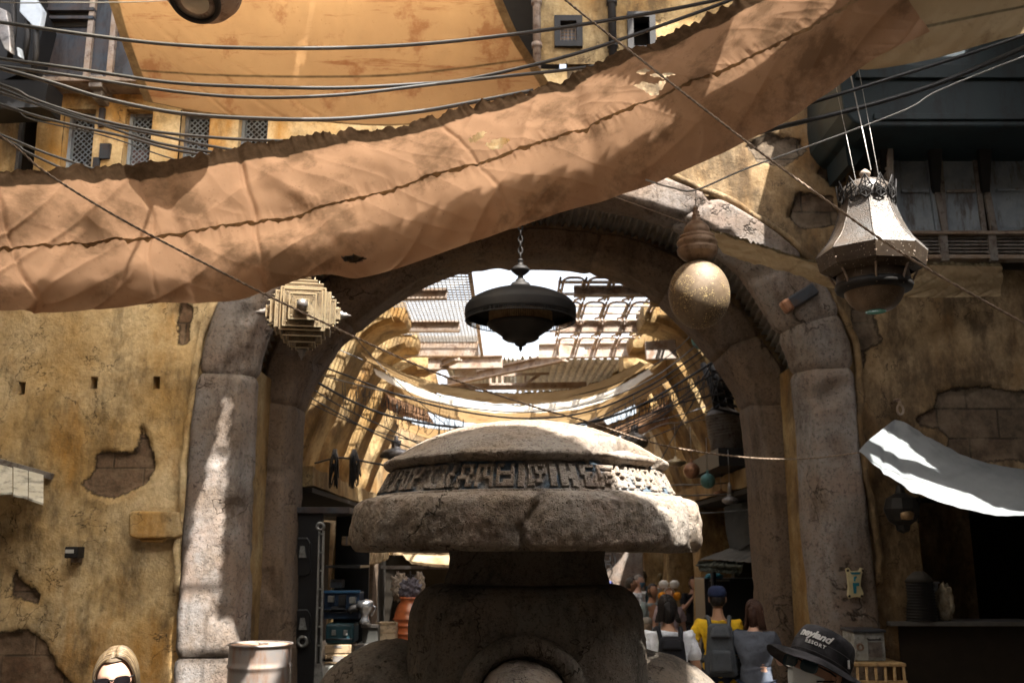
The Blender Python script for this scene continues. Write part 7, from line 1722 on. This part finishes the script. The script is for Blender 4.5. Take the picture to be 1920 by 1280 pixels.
br2 = smooth_prof([(.097, .034), (.115, .030), (.145, .020), (.170, .004), (.171, .000), (.168, .001), (.145, .014), (.115, .024), (.098, .028)], .006)
def brd(v, a, r, z): k = (r - .097 * s) / (.07 * s); return Vector((v.x, v.y * 1.10, v.z + k * (.010 * sin(2 * a + .8) + .004 * sin(5 * a)) * s))
MB().lathe([(r * s, z * s) for r, z in br2], tuple(HC), 96, R=TB, disp=brd, cap=False).build('hat_brim', hat_m, p)
for rr, zz in ((.1005, .044), (.0995, .080)):
    MB().lathe([((rr + .0012) * s, (zz - .0012) * s), ((rr + .002) * s, zz * s), ((rr + .0012) * s, (zz + .0012) * s)], tuple(HC), 80, R=TB, disp=hatd, cap=False).build('stitching', hat_g, p)
def wrap_text(txt, size, a_mid, z_mid, shear, parent, mat, rr=.101, space=1.0, bold=0):
    cu = bpy.data.curves.new('text', 'FONT'); cu.body = txt; cu.size = size; cu.extrude = .0008; cu.shear = shear; cu.align_x = 'CENTER'; cu.align_y = 'CENTER'; cu.space_character = space; cu.offset = bold
    o = bpy.data.objects.new('text', cu); COL.objects.link(o); dg = bpy.context.evaluated_depsgraph_get(); dg.update()
    me = bpy.data.meshes.new_from_object(o.evaluated_get(dg)); bpy.data.objects.remove(o)
    for v in me.vertices:
        a = a_mid + v.co.x / rr; r = rr + .0026 + v.co.z; z = z_mid + v.co.y
        r -= .02 * max(0, z - .08)
        v.co = HC + TB @ (hatd(Vector((cos(a) * r, sin(a) * r, z)) * s, a, r, z))
    link('lettering', me, mat, parent)
wt = plain('white embroidery', (.85, .85, .85), .7)
AM = -pi / 2 + .20
wrap_text('neyland', .035, AM, .098, .35, p, wt, bold=.0012)
wrap_text('RESORT', .0165, AM + .12, .070, .0, p, wt, space=1.25, bold=.0004)
MB().box(HC + TB @ (Vector((cos(AM + 1.35) * .107, sin(AM + 1.35) * .119, .062)) * s), (.006, .010, .028), RZ if 0 else None).build('hat_label', wt, p)
shades(hc, RH, s, p, (.02, .05, .07), -.108)
vs, fs, dr = head_verts(s, 40, 32); mb = MB()
mb.add([hc + RH @ (v * 1.09) for v in vs], [f for f in fs if (lambda d: d.y < -.42 and -.95 < d.z < -.10)(sum((dr[i] for i in f), Vector()) / 4)], True); mk = mb.build('face_mask', plain('white mask cloth', (.74, .78, .82), .8), p)
for sd in (-1, 1): MB().tube([hc + RH @ (Vector(v) * s) for v in ((sd * .062, -.072, -.03), (sd * .078, -.03, -.015), (sd * .084, .008, .0))], .003, 5).build('ear_loop', M['black'], mk)
# someone at the right edge holding out a hand
person(0, 5.0, 1.72, -84, 'person in dark clothing beyond the right edge, reaching a hand into view', 'light', (.02, .02, .022), (.02, .02, .02), (.03, .02, .02), 0, sleeve='short', arms=('down', 'reach'), xoff=3.15)
